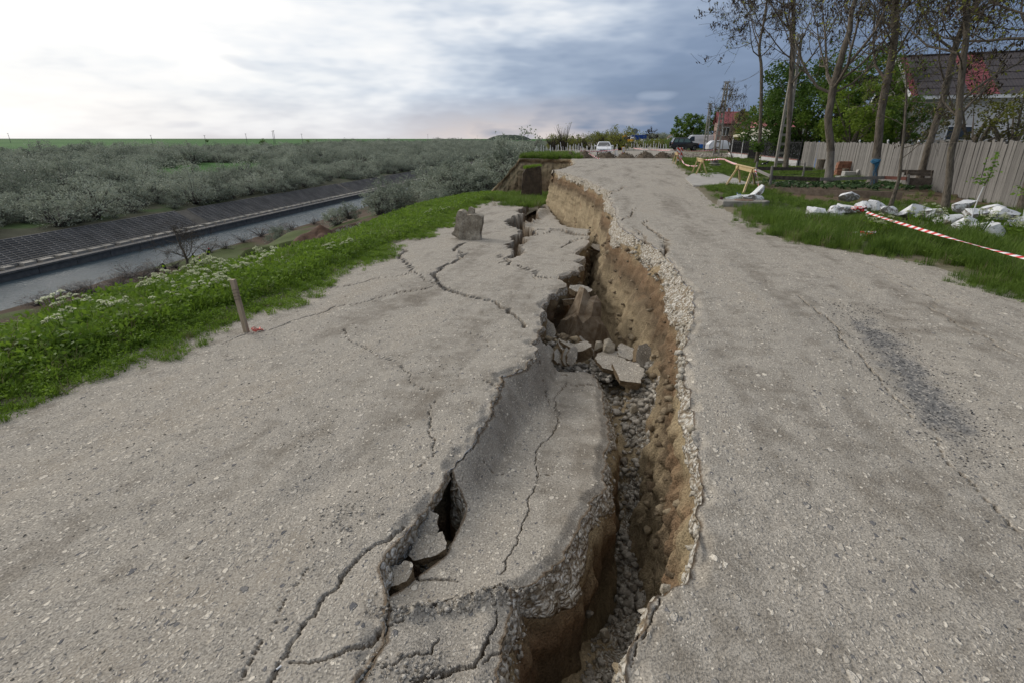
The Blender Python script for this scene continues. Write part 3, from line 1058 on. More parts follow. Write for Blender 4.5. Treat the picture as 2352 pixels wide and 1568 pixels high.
def z_floor(X, Y):
    u = (X - x_ledge(Y)) / (x_lip(Y) - x_ledge(Y))
    z = np.interp(Y, *FZ)
    # rubble banked up against the standing wall, a deeper dark slot left of it
    z = z + 0.30 * sstep(0.62, 0.95, u) * sstep(2.6, 3.6, Y) * sstep(9, 7, Y) - 0.25 * np.exp(-((u - 0.60) / 0.10) ** 2) * sstep(2.8, 3.4, Y) * sstep(5.2, 4.4, Y)
    # earth slope under the dropped strip
    z = z + 0.5 * sstep(0.55, 0.35, u) * sstep(6, 4, Y)
    # broken ground slumped off the sunken edge beyond the strip
    z = z + 1.0 * sstep(0.55, 0.05, u) * sstep(6.2, 7.2, Y) * sstep(12.5, 9.5, Y) * (0.75 + 0.5 * fbm(X * 1.7, Y * 1.7, 127, 3))
    # open hole under the left hinge of the dropped strip
    z = z + (-0.35 - z) * 0.0
    hole = sstep(0.30, 0.16, u) * sstep(1.75, 1.95, Y) * sstep(2.95, 2.7, Y)
    z = np.where(hole > 0, z * (1 - hole) + hole * (-0.62 + 0.20 * fbm(X * 5, Y * 5, 121, 3)), z)
    z = z + 0.12 * fbm(X * 3, Y * 3, 111, 4)
    cap = np.where(u < 0.62, zM(np.minimum(Y, 6.7)) - 0.34, 9)
    cap = np.where(u < 0.08, np.minimum(cap, zL(Y) - 0.4), cap)
    z = np.minimum(z, np.where(Y < 7.2, cap, zL(Y) - 0.55))
    return z + 0.05 * np.abs(fbm(X * 13, Y * 13, 113, 3))


ncf = 120
t_ = np.linspace(0, 1, ncf)
FXa, FXb = lerp_poly(LEDGE, yf) - 0.35, lerp_poly(LIP, yf) + 0.5
FX = FXa[:, None] + (FXb - FXa)[:, None] * t_[None, :]
FY = np.repeat(yf[:, None], ncf, 1)
FZZ = z_floor(FX, FY)
uu = (FX - x_ledge(FY)) / (x_lip(FY) - x_ledge(FY))
gmask = np.clip(sstep(0.60, 0.75, uu + 0.3 * fbm(FX * 2, FY * 2, 131, 3)) * sstep(9, 7.5, FY) * 0.75, 0, 1)
me = np_mesh('fissure_floor', np.stack([FX, FY, FZZ], -1).reshape(-1, 3), grid_faces(len(yf), ncf), EARTH, smooth=True,
             attrs={'depth': (1.2 + 0 * FX).ravel(), 'gravel': gmask.ravel()})
link(bpy.data.objects.new('fissure_floor', me), kind='structure', label='dark earth and rubble floor of the fissure')

# ---- the far scarp where the slump ends
sc_pts = [(-3.41, 34.9, 0), (-2.9, 38.5, 0), (-2.6, 43, 0), (-2.7, 48, 0), (-3.2, 53, 0), (-4.2, 55.2, 0), (-5.6, 55.6, -0.02), (-7.4, 55.0, 0), (-8.8, 54.4, 0.05), (-9.6, 54.0, -0.8), (-10.4, 53.8, -1.8), (-11.7, 53.6, -3.2), (-13.2, 53.5, -4.8), (-15, 53.5, -6.5)]
pp = []
for a, b in zip(sc_pts[:-1], sc_pts[1:]):
    L = math.dist(a, b)
    k = max(2, int(L / 0.10))
    for i in range(k):
        pp.append([a[j] + (b[j] - a[j]) * i / k for j in range(3)])
pp = np.array(pp[::-1])
ss = np.arange(len(pp)) * 0.1
pp[:, 0] += fbm(ss * 0.9, ss * 0, 141, 4) * 0.25
pp[:, 1] += fbm(ss * 0.9, ss * 0 + 4, 143, 4) * 0.35
tg = np.gradient(pp[:, :2], axis=0)
nr = np.stack([tg[:, 1], -tg[:, 0]], 1) / (np.linalg.norm(tg, axis=1, keepdims=True) + 1e-9)
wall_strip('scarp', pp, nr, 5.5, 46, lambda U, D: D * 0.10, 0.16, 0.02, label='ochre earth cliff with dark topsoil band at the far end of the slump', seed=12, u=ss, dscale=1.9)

# ------------------------------------------------------------------ open terrain left of the road: bank, canal, far side, fields
WATER_Z = -17.0
XE = ([-100, 3, 9, 12.8, 19.5, 26, 36, 49, 60], [-5, -5, -5.2, -5.8, -6.2, -7.6, -8.6, -9.3, -9.5])
XC = ([-100, 3, 5, 9, 12, 18, 26, 39, 53, 60], [-7.6, -7.7, -8.0, -8.5, -8.4, -9.2, -11, -13, -14, -14])
FARX = [-20000, -6000, -1500, -420, -300, -180, -130, -96, -91.5, -86.6, -86.4, -83.4, -83.2, -69.5, -67, -64]
FARZ = [4, -0.5, -3.0, -4.6, -6.0, -8.6, -10.4, -12.3, -12.9, -15.6, -15.95, -15.95, -19, -19, -16.4, -15.5]


def z_land(X, Y):
    xe, xc = np.interp(Y, *XE), np.interp(Y, *XC)
    zl = zL(np.clip(Y, -20, 60))
    t = np.clip((xe - X) / (xe - xc), -1, 1)
    d = np.maximum(xc - X, 0)
    zs = zl - 0.30 * np.clip(t, 0, 1) ** 2 - 0.18 * np.abs(np.minimum(t, 0)) - (0.64 - 0.24 * sstep(14, 34, Y)) * d
    dn = np.maximum(-8.8 - X, 0)
    zn = -1.10 * np.minimum(dn, 3.4) - 0.22 * np.clip(dn - 3.4, 0, 30) - 0.9 * np.maximum(dn - 33.4, 0)
    ys_ = np.interp(X, [-14, -11.7, -9.6, -8.8, -7.4, -5.6, -4.2, 0], [53.7, 53.8, 54.2, 54.7, 55.3, 55.9, 55.7, 55.7])
    kn = sstep(0.15, 0.6, Y - ys_)
    z = zs * (1 - kn) + zn * kn
    z = np.maximum(z, -15.5)
    zf = np.interp(X, FARX, FARZ)
    z = np.where(X < -64, zf, z)
    rough = np.where(X < -92, 0.9, np.where(X < -63.5, 0.04, np.where(X < xc - 3, 0.9, 0.10)))
    z = z - 0.30 * sstep(-0.30, 0.10, X - x_roadl(np.clip(Y, -3, 56))) * (X > -12) * (Y < 54)
    z = z + rough * fbm(X * 0.11, Y * 0.11, 151, 4) + 0.06 * np.where(X > -60, 1, 0) * fbm(X * 1.1, Y * 1.1, 153, 3)
    return z


def axis(a, b, s0, g):
    r = [a]
    sgn = 1 if b > a else -1
    st = s0
    while (b - r[-1]) * sgn > 0:
        r.append(r[-1] + sgn * st)
        st *= g
    return r


xs = sorted(set(np.round(axis(-4.8, -16, 0.16, 1.0) + axis(-16, -60, 0.5, 1.01) + list(np.arange(-60, -98, -0.65)) + [-83.2, -83.4, -86.4, -86.6, -91.5] + axis(-98, -12000, 1.6, 1.055), 3)))
yl = sorted(set(np.round(axis(0, -90, 0.8, 1.06) + axis(0, 52.8, 0.22, 1.0012) + list(np.arange(53, 57, 0.12)) + axis(57, 9000, 0.8, 1.032), 3)))
X, Y = np.meshgrid(np.array(xs), np.array(yl))
Z = z_land(X, Y)
cov = np.zeros(X.shape + (3,))
cov[:] = (0.075, 0.080, 0.040)
xcv = np.interp(Y, *XC)
nn = fbm(X * 0.13, Y * 0.13, 161, 4)


def paint(mask, c):
    cov[:] = cov * (1 - mask[..., None]) + np.array(c) * mask[..., None]


paint((1 - sstep(0.1, 1.1, np.interp(Y, *XE) - X + 1.2 * nn)) * (Y < 54), (0.20, 0.175, 0.135))
paint(sstep(-0.5, -6, X - xcv), (0.090, 0.066, 0.048))
paint(sstep(0.02, 0.22, nn) * sstep(-2, -8, X - xcv) * (X > -70), (0.075, 0.095, 0.036))
paint(((X < -64) & (X > -92)) * 1.0, (0.13, 0.12, 0.105))
paint(sstep(-91.0, -93, X), (0.070, 0.072, 0.048))
paint(sstep(-92, -96, X) * sstep(0.0, 0.2, nn), (0.060, 0.095, 0.036))
mead = np.exp(-(((X + 150 + 0.30 * (Y - 180)) / 24) ** 2 + ((Y - 185) / 60) ** 2))
paint(sstep(0.30, 0.55, mead + 0.3 * nn), (0.050, 0.125, 0.030))
for (a, b, wd) in (((-132, 40), (-118, 330), 1.5), ((-128, 150), (-240, 175), 1.2)):
    L2 = (b[0] - a[0]) ** 2 + (b[1] - a[1]) ** 2
    tt = np.clip(((X - a[0]) * (b[0] - a[0]) + (Y - a[1]) * (b[1] - a[1])) / L2, 0, 1)
    dd = np.hypot(X - a[0] - tt * (b[0] - a[0]) - 5 * fbm(Y * 0.03, X * 0, 171, 2), Y - a[1] - tt * (b[1] - a[1]))
    paint(1 - sstep(wd * 0.6, wd, dd), (0.27, 0.225, 0.17))
fld = sstep(-262, -280, X + 20 * nn)
paint(fld, (0.040, 0.118, 0.026))
paint(fld * sstep(0.05, 0.1, fbm(X * 0.004, Y * 0.006, 175, 2)), (0.055, 0.135, 0.035))
paint(fld * sstep(-2500, -4500, X), (0.06, 0.10, 0.05))
me = np_mesh('terrain', np.stack([X, Y, Z], -1).reshape(-1, 3), grid_faces(len(yl), len(xs)), COVER, smooth=True, attrs={'cover': cov.reshape(-1, 3)})
link(bpy.data.objects.new('terrain', me), kind='structure', label='land from the road bank across the canal to the far green fields')

# ---- ground right of the road and beyond the slump
xs2 = sorted(set(np.round(axis(2.4, 16, 0.22, 1.0) + axis(16, 9000, 0.5, 1.09) + axis(2.4, -12, 0.35, 1.0), 3)))
yl2 = sorted(set(np.round(axis(0, -60, 0.6, 1.1) + axis(0, 55.2, 0.3, 1.0) + axis(55.2, 9000, 0.4, 1.04), 3)))


def z_verge(X, Y):
    e = X - np.interp(Y, [p[1] for p in ROAD_R], [p[0] for p in ROAD_R])
    z = 0.05 * sstep(0.0, 0.7, e) - 0.03 + 0.10 * fbm(X * 0.4, Y * 0.4, 181, 3) * sstep(0.2, 2, e) * (Y < 62)
    z = np.where(e < -0.15, -0.25, z)
    z = np.where(Y > 55.4, np.maximum(z, -0.0) * 0 + 0.03 * fbm(X * 0.3, Y * 0.3, 183, 3), z)
    return z + 0.24 * sstep(66, 90, Y) - 0.2 * sstep(62, 70, Y) * 0


X, Y = np.meshgrid(np.array(xs2), np.array(yl2))
keep_cut = (Y < 55.4) & (X < np.interp(Y, [p[1] for p in ROAD_R], [p[0] for p in ROAD_R]) - 0.4)
Z = z_verge(X, Y)
Z = np.where(keep_cut, -7.0, Z)
cov = np.zeros(X.shape + (3,))
cov[:] = (0.070, 0.085, 0.036)
nn = fbm(X * 0.25, Y * 0.25, 191, 4)
eR = X - np.interp(Y, [p[1] for p in ROAD_R], [p[0] for p in ROAD_R])
paint(1 - sstep(0.15, 0.9, eR + nn), (0.24, 0.205, 0.16))
paint(sstep(0.10, 0.32, nn) * 0.7, (0.20, 0.165, 0.12))
# trodden earth under the trees
paint(sstep(5.8, 6.6, X) * sstep(12.4, 11.8, X) * sstep(17.8, 18.6, Y) * sstep(21.6, 20.8, Y), (0.135, 0.098, 0.068))
# beyond the heaps: gravelled crossing, then grass
crossing = sstep(55.5, 57, Y) * (1 - sstep(70, 96, Y + (X - 4) * 1.0)) * sstep(-8, -5, X - 0.02 * Y)
crossing = np.maximum(crossing, sstep(55.5, 57, Y) * sstep(1.3, 0.6, np.abs((X - 4.5) - (Y - 60) * 0.055 - 0.0002 * (Y - 60) ** 2) / 5.0) * (Y < 260))
paint(np.clip(crossing, 0, 1), (0.30, 0.275, 0.235))
paint(sstep(300, 700, Y), (0.045, 0.10, 0.03))
me = np_mesh('ground', np.stack([X, Y, Z], -1).reshape(-1, 3), grid_faces(len(yl2), len(xs2)), COVER, smooth=True, attrs={'cover': cov.reshape(-1, 3)})
# cut away the part under the road and the fissure
bm = bmesh.new()
bm.from_mesh(me)
bmesh.ops.delete(bm, geom=[v for v in bm.verts if v.co.z < -5 or v.co.x < -8.75], context='VERTS')
bm.to_mesh(me)
bm.free()
link(bpy.data.objects.new('ground', me), kind='structure', label='verge and village ground right of the road')

# ------------------------------------------------------------------ canal
b = MB()
for y0, y1 in ((-80, 120), (120, 320), (320, 700)):
    b.add([(-83.3, y0, WATER_Z), (-66.5, y0, WATER_Z), (-66.5, y1, WATER_Z), (-83.3, y1, WATER_Z)], [(0, 1, 2, 3)])
b.obj('water', WATER, kind='structure', label='dull blue grey water of the canal')
cw = thing('canal_wall', 'low dark concrete wall along the far side of the canal', 'canal wall')
rr = random.Random(8)
y = -40.0
while y < 420:
    L = 5.9
    b = MB()
    b.box((-84.1, y, -19.2), (-83.1 + rr.uniform(-0.04, 0.04), y + L, -16.0))
    b.box((-84.3, y, -16.0), (-82.95, y + L, -15.72))
    b.obj('wall_panel', CONCD, cw)
    y += 6.0
kerb = thing('towpath_edge', 'pale broken concrete edging along the canal towpath', 'edging')
b = MB()
y = -40.0
while y < 420:
    wd = rr.uniform(1.2, 2.3)
    b.box((-86.3, y, -15.9), (-85.2, y + wd, -15.50 + rr.uniform(-0.04, 0.04)))
    b.box((-86.6, y, -15.9), (-86.35, y + 2.7, -15.42))
    y += 2.75
b.obj('edging_slabs', mat('pale_concrete', (0.42, 0.39, 0.34), (0.30, 0.275, 0.235), 0.8), kerb, kind='stuff')

rv = thing('revetment', 'concrete lattice revetment on the slope above the towpath', 'revetment')
GRIDM = mat('lattice_concrete', (0.27, 0.255, 0.24), (0.13, 0.124, 0.115), 0.35, 0.9, 0.3, world=True)


def slope_pt(y, s):                       # s 0 bottom .. 1 top
    return (-87.0 - 4.6 * s, y, -15.45 + 2.60 * s)


for (ya, yb) in ((-30, 99.0), (102.5, 171), (173, 330)):
    b = MB()
    b.add([slope_pt(ya, -0.02), slope_pt(yb, -0.02), slope_pt(yb, 1.0), slope_pt(ya, 1.0)], [(0, 3, 2, 1)], 1)  # sheet of dark soil showing between the beams
    for k in range(11):
        s = k / 10
        p, q = slope_pt(ya, s), slope_pt(yb, s)
        b.beam((p[0], p[1], p[2] + 0.10), (q[0], q[1], q[2] + 0.10), 0.20, 0.24)
    y = ya
    while y <= yb:
        p, q = slope_pt(y, 0), slope_pt(y, 1)
        b.beam((p[0], p[1], p[2] + 0.06), (q[0], q[1], q[2] + 0.06), 0.16, 0.22)
        y += 1.35
    b.obj('lattice', [GRIDM, mat('lattice_soil', (0.050, 0.047, 0.043), (0.090, 0.084, 0.076), 0.7, world=True)], rv, kind='stuff')

# ------------------------------------------------------------------ vegetation
RS = np.random.RandomState(11)


def quads_from(C, A, B, diamond=True):
    """leaf quads: centre C, half axes A and B"""
    if diamond:
        V = np.stack([C - A, C + B - 0.15 * A, C + A, C - B - 0.15 * A], 1)
    else:
        V = np.stack([C - A - B, C + A - B, C + A + B, C - A + B], 1)
    n = len(C)
    return V.reshape(-1, 3), np.arange(4 * n).reshape(n, 4)


def rand_dirs(n, rs, flat=1.0):
    d = rs.normal(size=(n, 3))
    d[:, 2] *= flat
    return d / (np.linalg.norm(d, axis=1, keepdims=True) + 1e-9)


def leaves(C, size, rs, ratio=0.42, droop=0.0):
    n = len(C)
    a = rand_dirs(n, rs, 0.7)
    a[:, 2] -= droop
    a /= np.linalg.norm(a, axis=1, keepdims=True)
    b = np.cross(a, rand_dirs(n, rs))
    b /= (np.linalg.norm(b, axis=1, keepdims=True) + 1e-9)
    s = (size * rs.uniform(0.6, 1.3, n))[:, None]
    return quads_from(C, a * s * 0.5, b * s * 0.5 * ratio)


def clump_points(n, rs, rx, ry, rz, clumps, cr, hollow=0.45):
    """points of an uneven crown: many small clumps spread over the crown's volume"""
    d = rand_dirs(clumps, rs)
    r = rs.uniform(hollow, 1.0, clumps) ** 0.6
    cc = d * r[:, None] * (0.78 + 0.4 * rs.rand(clumps))[:, None]
    k = rs.randint(clumps, size=n)
    loc = rand_dirs(n, rs) * (rs.rand(n) ** 0.5)[:, None] * cr * (0.5 + rs.rand(clumps))[k][:, None]
    P = cc[k] + loc
    return P * np.array([rx, ry, rz])


def blades(n, rs, rad, h, wd, lean=0.5, curl=0.3):
    a = rs.uniform(0, 6.283, n)
    r = rad * np.sqrt(rs.rand(n))
    bx, by = r * np.cos(a), r * np.sin(a)
    a2 = a + rs.normal(0, 0.7, n)
    L = h * rs.uniform(0.45, 1.1, n)
    le = lean * rs.uniform(0.2, 1.0, n)
    dx, dy = np.cos(a2) * le * L, np.sin(a2) * le * L
    px, py = -np.sin(a2) * wd, np.cos(a2) * wd
    z0 = np.full(n, -0.03)
    b0 = np.stack([bx - px, by - py, z0], 1)
    b1 = np.stack([bx + px, by + py, z0], 1)
    m0 = np.stack([bx + dx * 0.4 - px * 0.8, by + dy * 0.4 - py * 0.8, L * 0.62], 1)
    m1 = np.stack([bx + dx * 0.4 + px * 0.8, by + dy * 0.4 + py * 0.8, L * 0.62], 1)
    t0 = np.stack([bx + dx - px * 0.1, by + dy - py * 0.1, L * (1 - curl * le)], 1)
    t1 = np.stack([bx + dx + px * 0.1, by + dy + py * 0.1, L * (1 - curl * le)], 1)
    V = np.stack([b0, b1, m1, m0, t1, t0], 1).reshape(-1, 3)
    i = np.arange(n) * 6
    F = np.concatenate([np.stack([i, i + 1, i + 2, i + 3], 1), np.stack([i + 3, i + 2, i + 4, i + 5], 1)])
    return V, F


def src(name, v, f, mats, midx=None):
    return bpy.data.objects.new(name, np_mesh(name, v, f, mats, midx=midx))


def weed(rs, h, n, sz, mat_):
    """low broad-leaved weed"""
    P = np.stack([rs.normal(0, 0.10, n), rs.normal(0, 0.10, n), h * rs.rand(n) ** 0.8], 1)
    v, f = leaves(P, sz, rs, 0.5)
    v2, f2 = blades(10, rs, 0.10, h * 1.25, 0.004)
    return src('weed', np.vstack([v, v2]), np.vstack([f, f2 + len(v)]), mat_)


TUFTS = [src('tuft', *blades(34, RS, 0.13, 0.22, 0.0045, 0.6), GRASS_A), src('tuft', *blades(34, RS, 0.12, 0.15, 0.005, 0.8), GRASS_A),
         weed(RS, 0.15, 60, 0.055, GRASS_A), weed(RS, 0.22, 60, 0.065, GRASS_A), src('tuft', *blades(22, RS, 0.10, 0.28, 0.0035, 0.7), GRASS_Y)]
TUFTS_R = [src('tuft', *blades(40, RS, 0.14, 0.26, 0.0045, 0.55), GRASS_D), src('tuft', *blades(40, RS, 0.14, 0.38, 0.005, 0.55), GRASS_D),
           weed(RS, 0.16, 50, 0.06, GRASS_D), src('tuft', *blades(26, RS, 0.12, 0.34, 0.0035, 0.75), GRASS_Y)]


def scatter_area(n, xf0, xf1, y0, y1, zf, dens, rs, ypow=1.6):
    y = y0 + (y1 - y0) * rs.rand(n) ** ypow
    t = rs.rand(n)
    x = xf0(y) + (xf1(y) - xf0(y)) * t
    k = rs.rand(n) < dens(x, y)
    x, y = x[k], y[k]
    return np.stack([x, y, zf(x, y)], 1)


def left_dens(x, y):
    e = np.interp(y, *XE) - x
    return np.clip(sstep(-0.55, 0.35, e + 0.9 * fbm(x * 1.1, y * 1.1, 201, 3)), 0.0, 1) * (0.6 + 0.9 * sstep(-0.15, 0.2, fbm(x * 0.5, y * 0.5, 203, 3)))


def z_leftall(x, y):
    return np.where(x > x_roadl(y) - 0.45, z_left(x, y), z_land(x, y))


Pg = scatter_area(46000, lambda y: np.interp(y, *XE) + 0.7, lambda y: np.interp(y, *XC) - 2.2, 0.6, 53, z_leftall, left_dens, RS, 1.75)
n = len(Pg)
vv = RS.choice(5, n, p=[0.26, 0.22, 0.26, 0.22, 0.04])
edge = np.clip((np.interp(Pg[:, 1], *XE) + 0.3 - Pg[:, 0]) / 1.0, 0.40, 1)
point_cloud('grass', Pg, RS.rand(n) * 6.28, RS.uniform(0.6, 1.35, n) * edge * (1 + 0.010 * Pg[:, 1]), vv, TUFTS, 'lush green grass and weeds along the bank left of the road')


def soil_zone(x, y):
    bare = sstep(5.8, 6.6, x) * sstep(12.6, 12.0, x) * sstep(17.6, 18.3, y) * sstep(21.4, 20.8, y)
    bed = ((y > 21.0) & (y < 24.6) & (x > 6.5) & (x < 12.6)) * 1.0
    pad = ((y > 23.7) & (y < 31.5) & (x > 3.6) & (x < 6.3)) * 1.0
    path = ((np.abs(y - 25.4 - (x - 7.4) * 0.2) < 0.45) & (x > 7.2)) * 1.0
    return np.maximum.reduce([bare * 0.93, bed, pad, path])


STONES_PX = [(1875, 503), (1914, 503), (1942, 489), (1978, 488), (2003, 486), (2035, 498), (2088, 500), (2142, 505), (2176, 517), (2213, 530), (2232, 517), (2262, 520), (2290, 524), (2255, 536), (2280, 542), (2345, 529), (1700, 474), (1740, 470)]
STONES_XY = np.array([G(a, b_ + 4)[:2] for a, b_ in STONES_PX])


def right_dens(x, y):
    e = x - np.interp(y, [p[1] for p in ROAD_R], [p[0] for p in ROAD_R])
    w_ = np.where(y < 13, 0.5, 1.3)
    d = sstep(0.0, 1.0, (e + 1.1 * fbm(x * 0.9, y * 0.9, 211, 3)) / w_)
    worn = sstep(0.05, 0.3, fbm(x * 0.35, y * 0.35, 213, 3) + np.where((y > 15) & (y < 24) & (x < 5.5), 0.12, -0.05))
    near = np.min(np.hypot(x[:, None] - STONES_XY[None, :, 0], (y[:, None] + 0.25 - STONES_XY[None, :, 1]) * 0.75), axis=1)
    worn = np.maximum(worn, sstep(0.10, 0.26, fbm(x * 0.8, y * 0.8, 217, 3)))
    return d * (1 - 0.85 * worn) * (1 - soil_zone(x, y)) * (0.12 + 0.88 * sstep(0.40, 0.62, near))


Pg = scatter_area(42000, lambda y: np.interp(y, [p[1] for p in ROAD_R], [p[0] for p in ROAD_R]) - 0.1, lambda y: np.where(y < 40, 13.3, 14.5), 6.0, 60, z_verge, right_dens, RS, 1.5)
n = len(Pg)
tall = (Pg[:, 1] < 15.5)
vv = np.where(tall, RS.choice(4, n, p=[0.40, 0.44, 0.10, 0.06]), RS.choice(4, n, p=[0.52, 0.05, 0.40, 0.03]))
sc_ = RS.uniform(0.55, 1.2, n) * np.where(tall, 0.78, 0.62)
er = Pg[:, 0] - np.interp(Pg[:, 1], [p[1] for p in ROAD_R], [p[0] for p in ROAD_R])
sc_ = sc_ * np.clip(0.35 + er * 0.8, 0.35, 1)
point_cloud('grass', Pg, RS.rand(n) * 6.28, sc_, vv, TUFTS_R, 'dark green grass on the verge right of the road')
# grass beyond the heaps and on the cliff top
P1 = scatter_area(2600, lambda y: y * 0 - 9.0, lambda y: y * 0 - 2.4, 55.3, 66, lambda x, y: z_land(x, y) * 0 + 0.0, lambda x, y: np.where(x < -3.6 - (y - 55) * 0.05, 0.95, 0.12), RS, 1.0)
P2 = scatter_area(5200, lambda y: 9.0 + (y - 60) * 0.02, lambda y: y * 0 + 60, 100, 190, z_verge, lambda x, y: x * 0 + 0.9, RS, 1.0)
P1b = scatter_area(1500, lambda y: y * 0 - 4.2, lambda y: y * 0 - 9.3, 33, 53, lambda x, y: z_left(x, y), lambda x, y: np.clip(0.15 + 2.6 * fbm(x * 0.4, y * 0.3, 231, 3) + 0.06 * (y - 36), 0, 1), RS, 1.0)
Pg = np.vstack([P1, P2, P1b])
n = len(Pg)
point_cloud('grass', Pg, RS.rand(n) * 6.28, np.concatenate([RS.uniform(1.0, 1.9, len(P1)), RS.uniform(2.5, 5.0, len(P2)), RS.uniform(0.9, 1.6, len(P1b))]), RS.choice(4, n, p=[0.45, 0.35, 0.15, 0.05]), TUFTS_R, 'grass on the cliff top and on the field beyond the heaps')


# ---- flowering plants
def flower_plant(rs, heads, h, spread):
    V, F, M = [], [], []
    o = 0

    def put(v, f, mi):
        nonlocal o
        V.append(v)
        F.append(f + o)
        M.append(np.full(len(f), mi))
        o += len(v)
    for k in range(heads):
        a = rs.uniform(0, 6.28)
        r = spread * math.sqrt(rs.rand())
        top = np.array([r * math.cos(a), r * math.sin(a), h * rs.uniform(0.75, 1.1)])
        base = np.array([top[0] * 0.25, top[1] * 0.25, 0])
        wv = np.array([0.005, 0.0, 0])
        wv2 = np.array([0.0, 0.005, 0])
        for wq in (wv, wv2):
            put(np.array([base - wq, base + wq, top + wq, top - wq]), np.array([[0, 1, 2, 3]]), 0)
        R = rs.uniform(0.030, 0.058)
        m = 40
        q = rs.uniform(0, 6.28, m)
        rr_ = R * np.sqrt(rs.rand(m))
        C = np.stack([top[0] + rr_ * np.cos(q), top[1] + rr_ * np.sin(q), top[2] + 0.02 * (1 - (rr_ / R) ** 2) + rs.normal(0, 0.006, m)], 1)
        ang = rand_dirs(m, rs, 0.35)
        b = np.cross(ang, np.array([0.0, 0.0, 1.0]))
        b /= np.linalg.norm(b, axis=1, keepdims=True)
        v, f = quads_from(C, ang * 0.009, b * 0.009, False)
        put(v, f, 1)
    P = np.stack([rs.normal(0, spread * 0.7, 46), rs.normal(0, spread * 0.7, 46), h * 0.8 * rs.rand(46)], 1)
    v, f = leaves(P, 0.085, rs, 0.35)
    put(v, f, 0)
    v, f = np.vstack(V), np.vstack(F)
    return v, f, np.concatenate(M)


FPL = []
for k in range(4):
    v, f, mi = flower_plant(RS, 5 + 2 * k, 0.36 + 0.05 * k, 0.12 + 0.03 * k)
    st = f[mi == 0]
    hd = f[mi == 1]
    FPL.append((np_mesh('plant_stems', v, st, GRASS_A), np_mesh('flower_heads', v, hd, FLOWER)))
fpx = [(410, 700), (440, 672), (470, 662), (505, 645), (535, 632), (565, 628), (595, 632), (625, 632), (645, 622), (385, 668), (345, 680), (365, 702), (452, 712), (482, 704), (512, 694), (292, 760), (306, 772), (352, 748), (136, 728), (190, 732), (275, 742), (600, 645), (562, 652), (530, 712), (520, 702), (425, 655), (398, 662), (492, 652), (548, 640), (455, 650), (580, 618), (610, 616), (530, 606), (500, 616), (470, 628), (445, 640), (552, 612), (660, 628), (420, 722), (160, 800), (20, 860), (250, 742), (375, 648), (335, 668), (515, 662), (480, 676), (760, 600), (800, 592), (1000, 498), (1015, 494), (1030, 490), (985, 503), (815, 578), (1180, 430), (1170, 433)]
for k, (px, py) in enumerate(fpx):
    x, y, z = GP(px, py + 6, LA - 0.12, LB)
    z = float(z_leftall(np.array([x]), np.array([y]))[0])
    fo = thing('flowering_plant', 'cream umbel flowered weed in the grass left of the road', 'plant', (x, y, z - 0.02), RS.rand() * 6.28, 'cream flowering weeds on the left bank')
    s = RS.uniform(0.65, 1.05)
    fo.scale = (s, s, s)
    st, hd = FPL[k % 4]
    link(bpy.data.objects.new('stems', st), fo, kind='stuff')
    link(bpy.data.objects.new('flower_heads', hd), fo, kind='stuff')
for k, (px, py) in enumerate([(1990, 532), (2012, 540), (2090, 528), (2130, 530), (2150, 528), (2020, 548), (2300, 540), (2240, 545), (2205, 540), (2320, 552), (2340, 548), (1625, 405), (1612, 402)]):
    x, y, z = G(px, py + 5)
    fo = thing('flowering_plant', 'pale umbel flowered weed in the verge right of the road', 'plant', (x, y, z_verge(np.array([x]), np.array([y]))[0] - 0.02), RS.rand() * 6.28, 'pale flowering weeds on the right verge')
    st, hd = FPL[k % 4]
    link(bpy.data.objects.new('stems', st), fo, kind='stuff')
    link(bpy.data.objects.new('flower_heads', hd), fo, kind='stuff')


# ---- trees along the fence
MINR = [0.004]


def limb(mb, p, d, L, r, lvl, rng, tips, maxl=3, up=0.10):
    seg = (7, 5, 4, 3)[lvl]
    pts, rad = [p.copy()], [r]
    for k in range(seg):
        d = (d + Vector((rng.gauss(0, 0.16), rng.gauss(0, 0.16), rng.gauss(0, 0.12) + up))).normalized()
        p = p + d * (L / seg)
        pts.append(p.copy())
        rad.append(max(r * (1 - 0.72 * (k + 1) / seg), MINR[0]))
    mb[min(lvl // 2, 1)].tube(pts, rad, (6, 5, 3, 3)[lvl], 0, cap=False)
    if lvl >= 2:
        tips += pts[1:]
    if lvl < maxl:
        nch = (6, 5, 3)[lvl]
        for j in range(nch):
            k = rng.randint(1 + (lvl == 0), seg)
            q = pts[k]
            dd = (pts[k] - pts[k - 1]).normalized()
            sd = dd.orthogonal().normalized()
            sd.rotate(Matrix.Rotation(rng.uniform(0, 6.28), 3, dd))
            nd = (dd * rng.uniform(0.4, 0.9) + sd * rng.uniform(0.6, 1.0)).normalized()
            limb(mb, q, nd, L * rng.uniform(0.40, 0.66), rad[k] * rng.uniform(0.5, 0.75), lvl + 1, rng, tips, maxl, up)


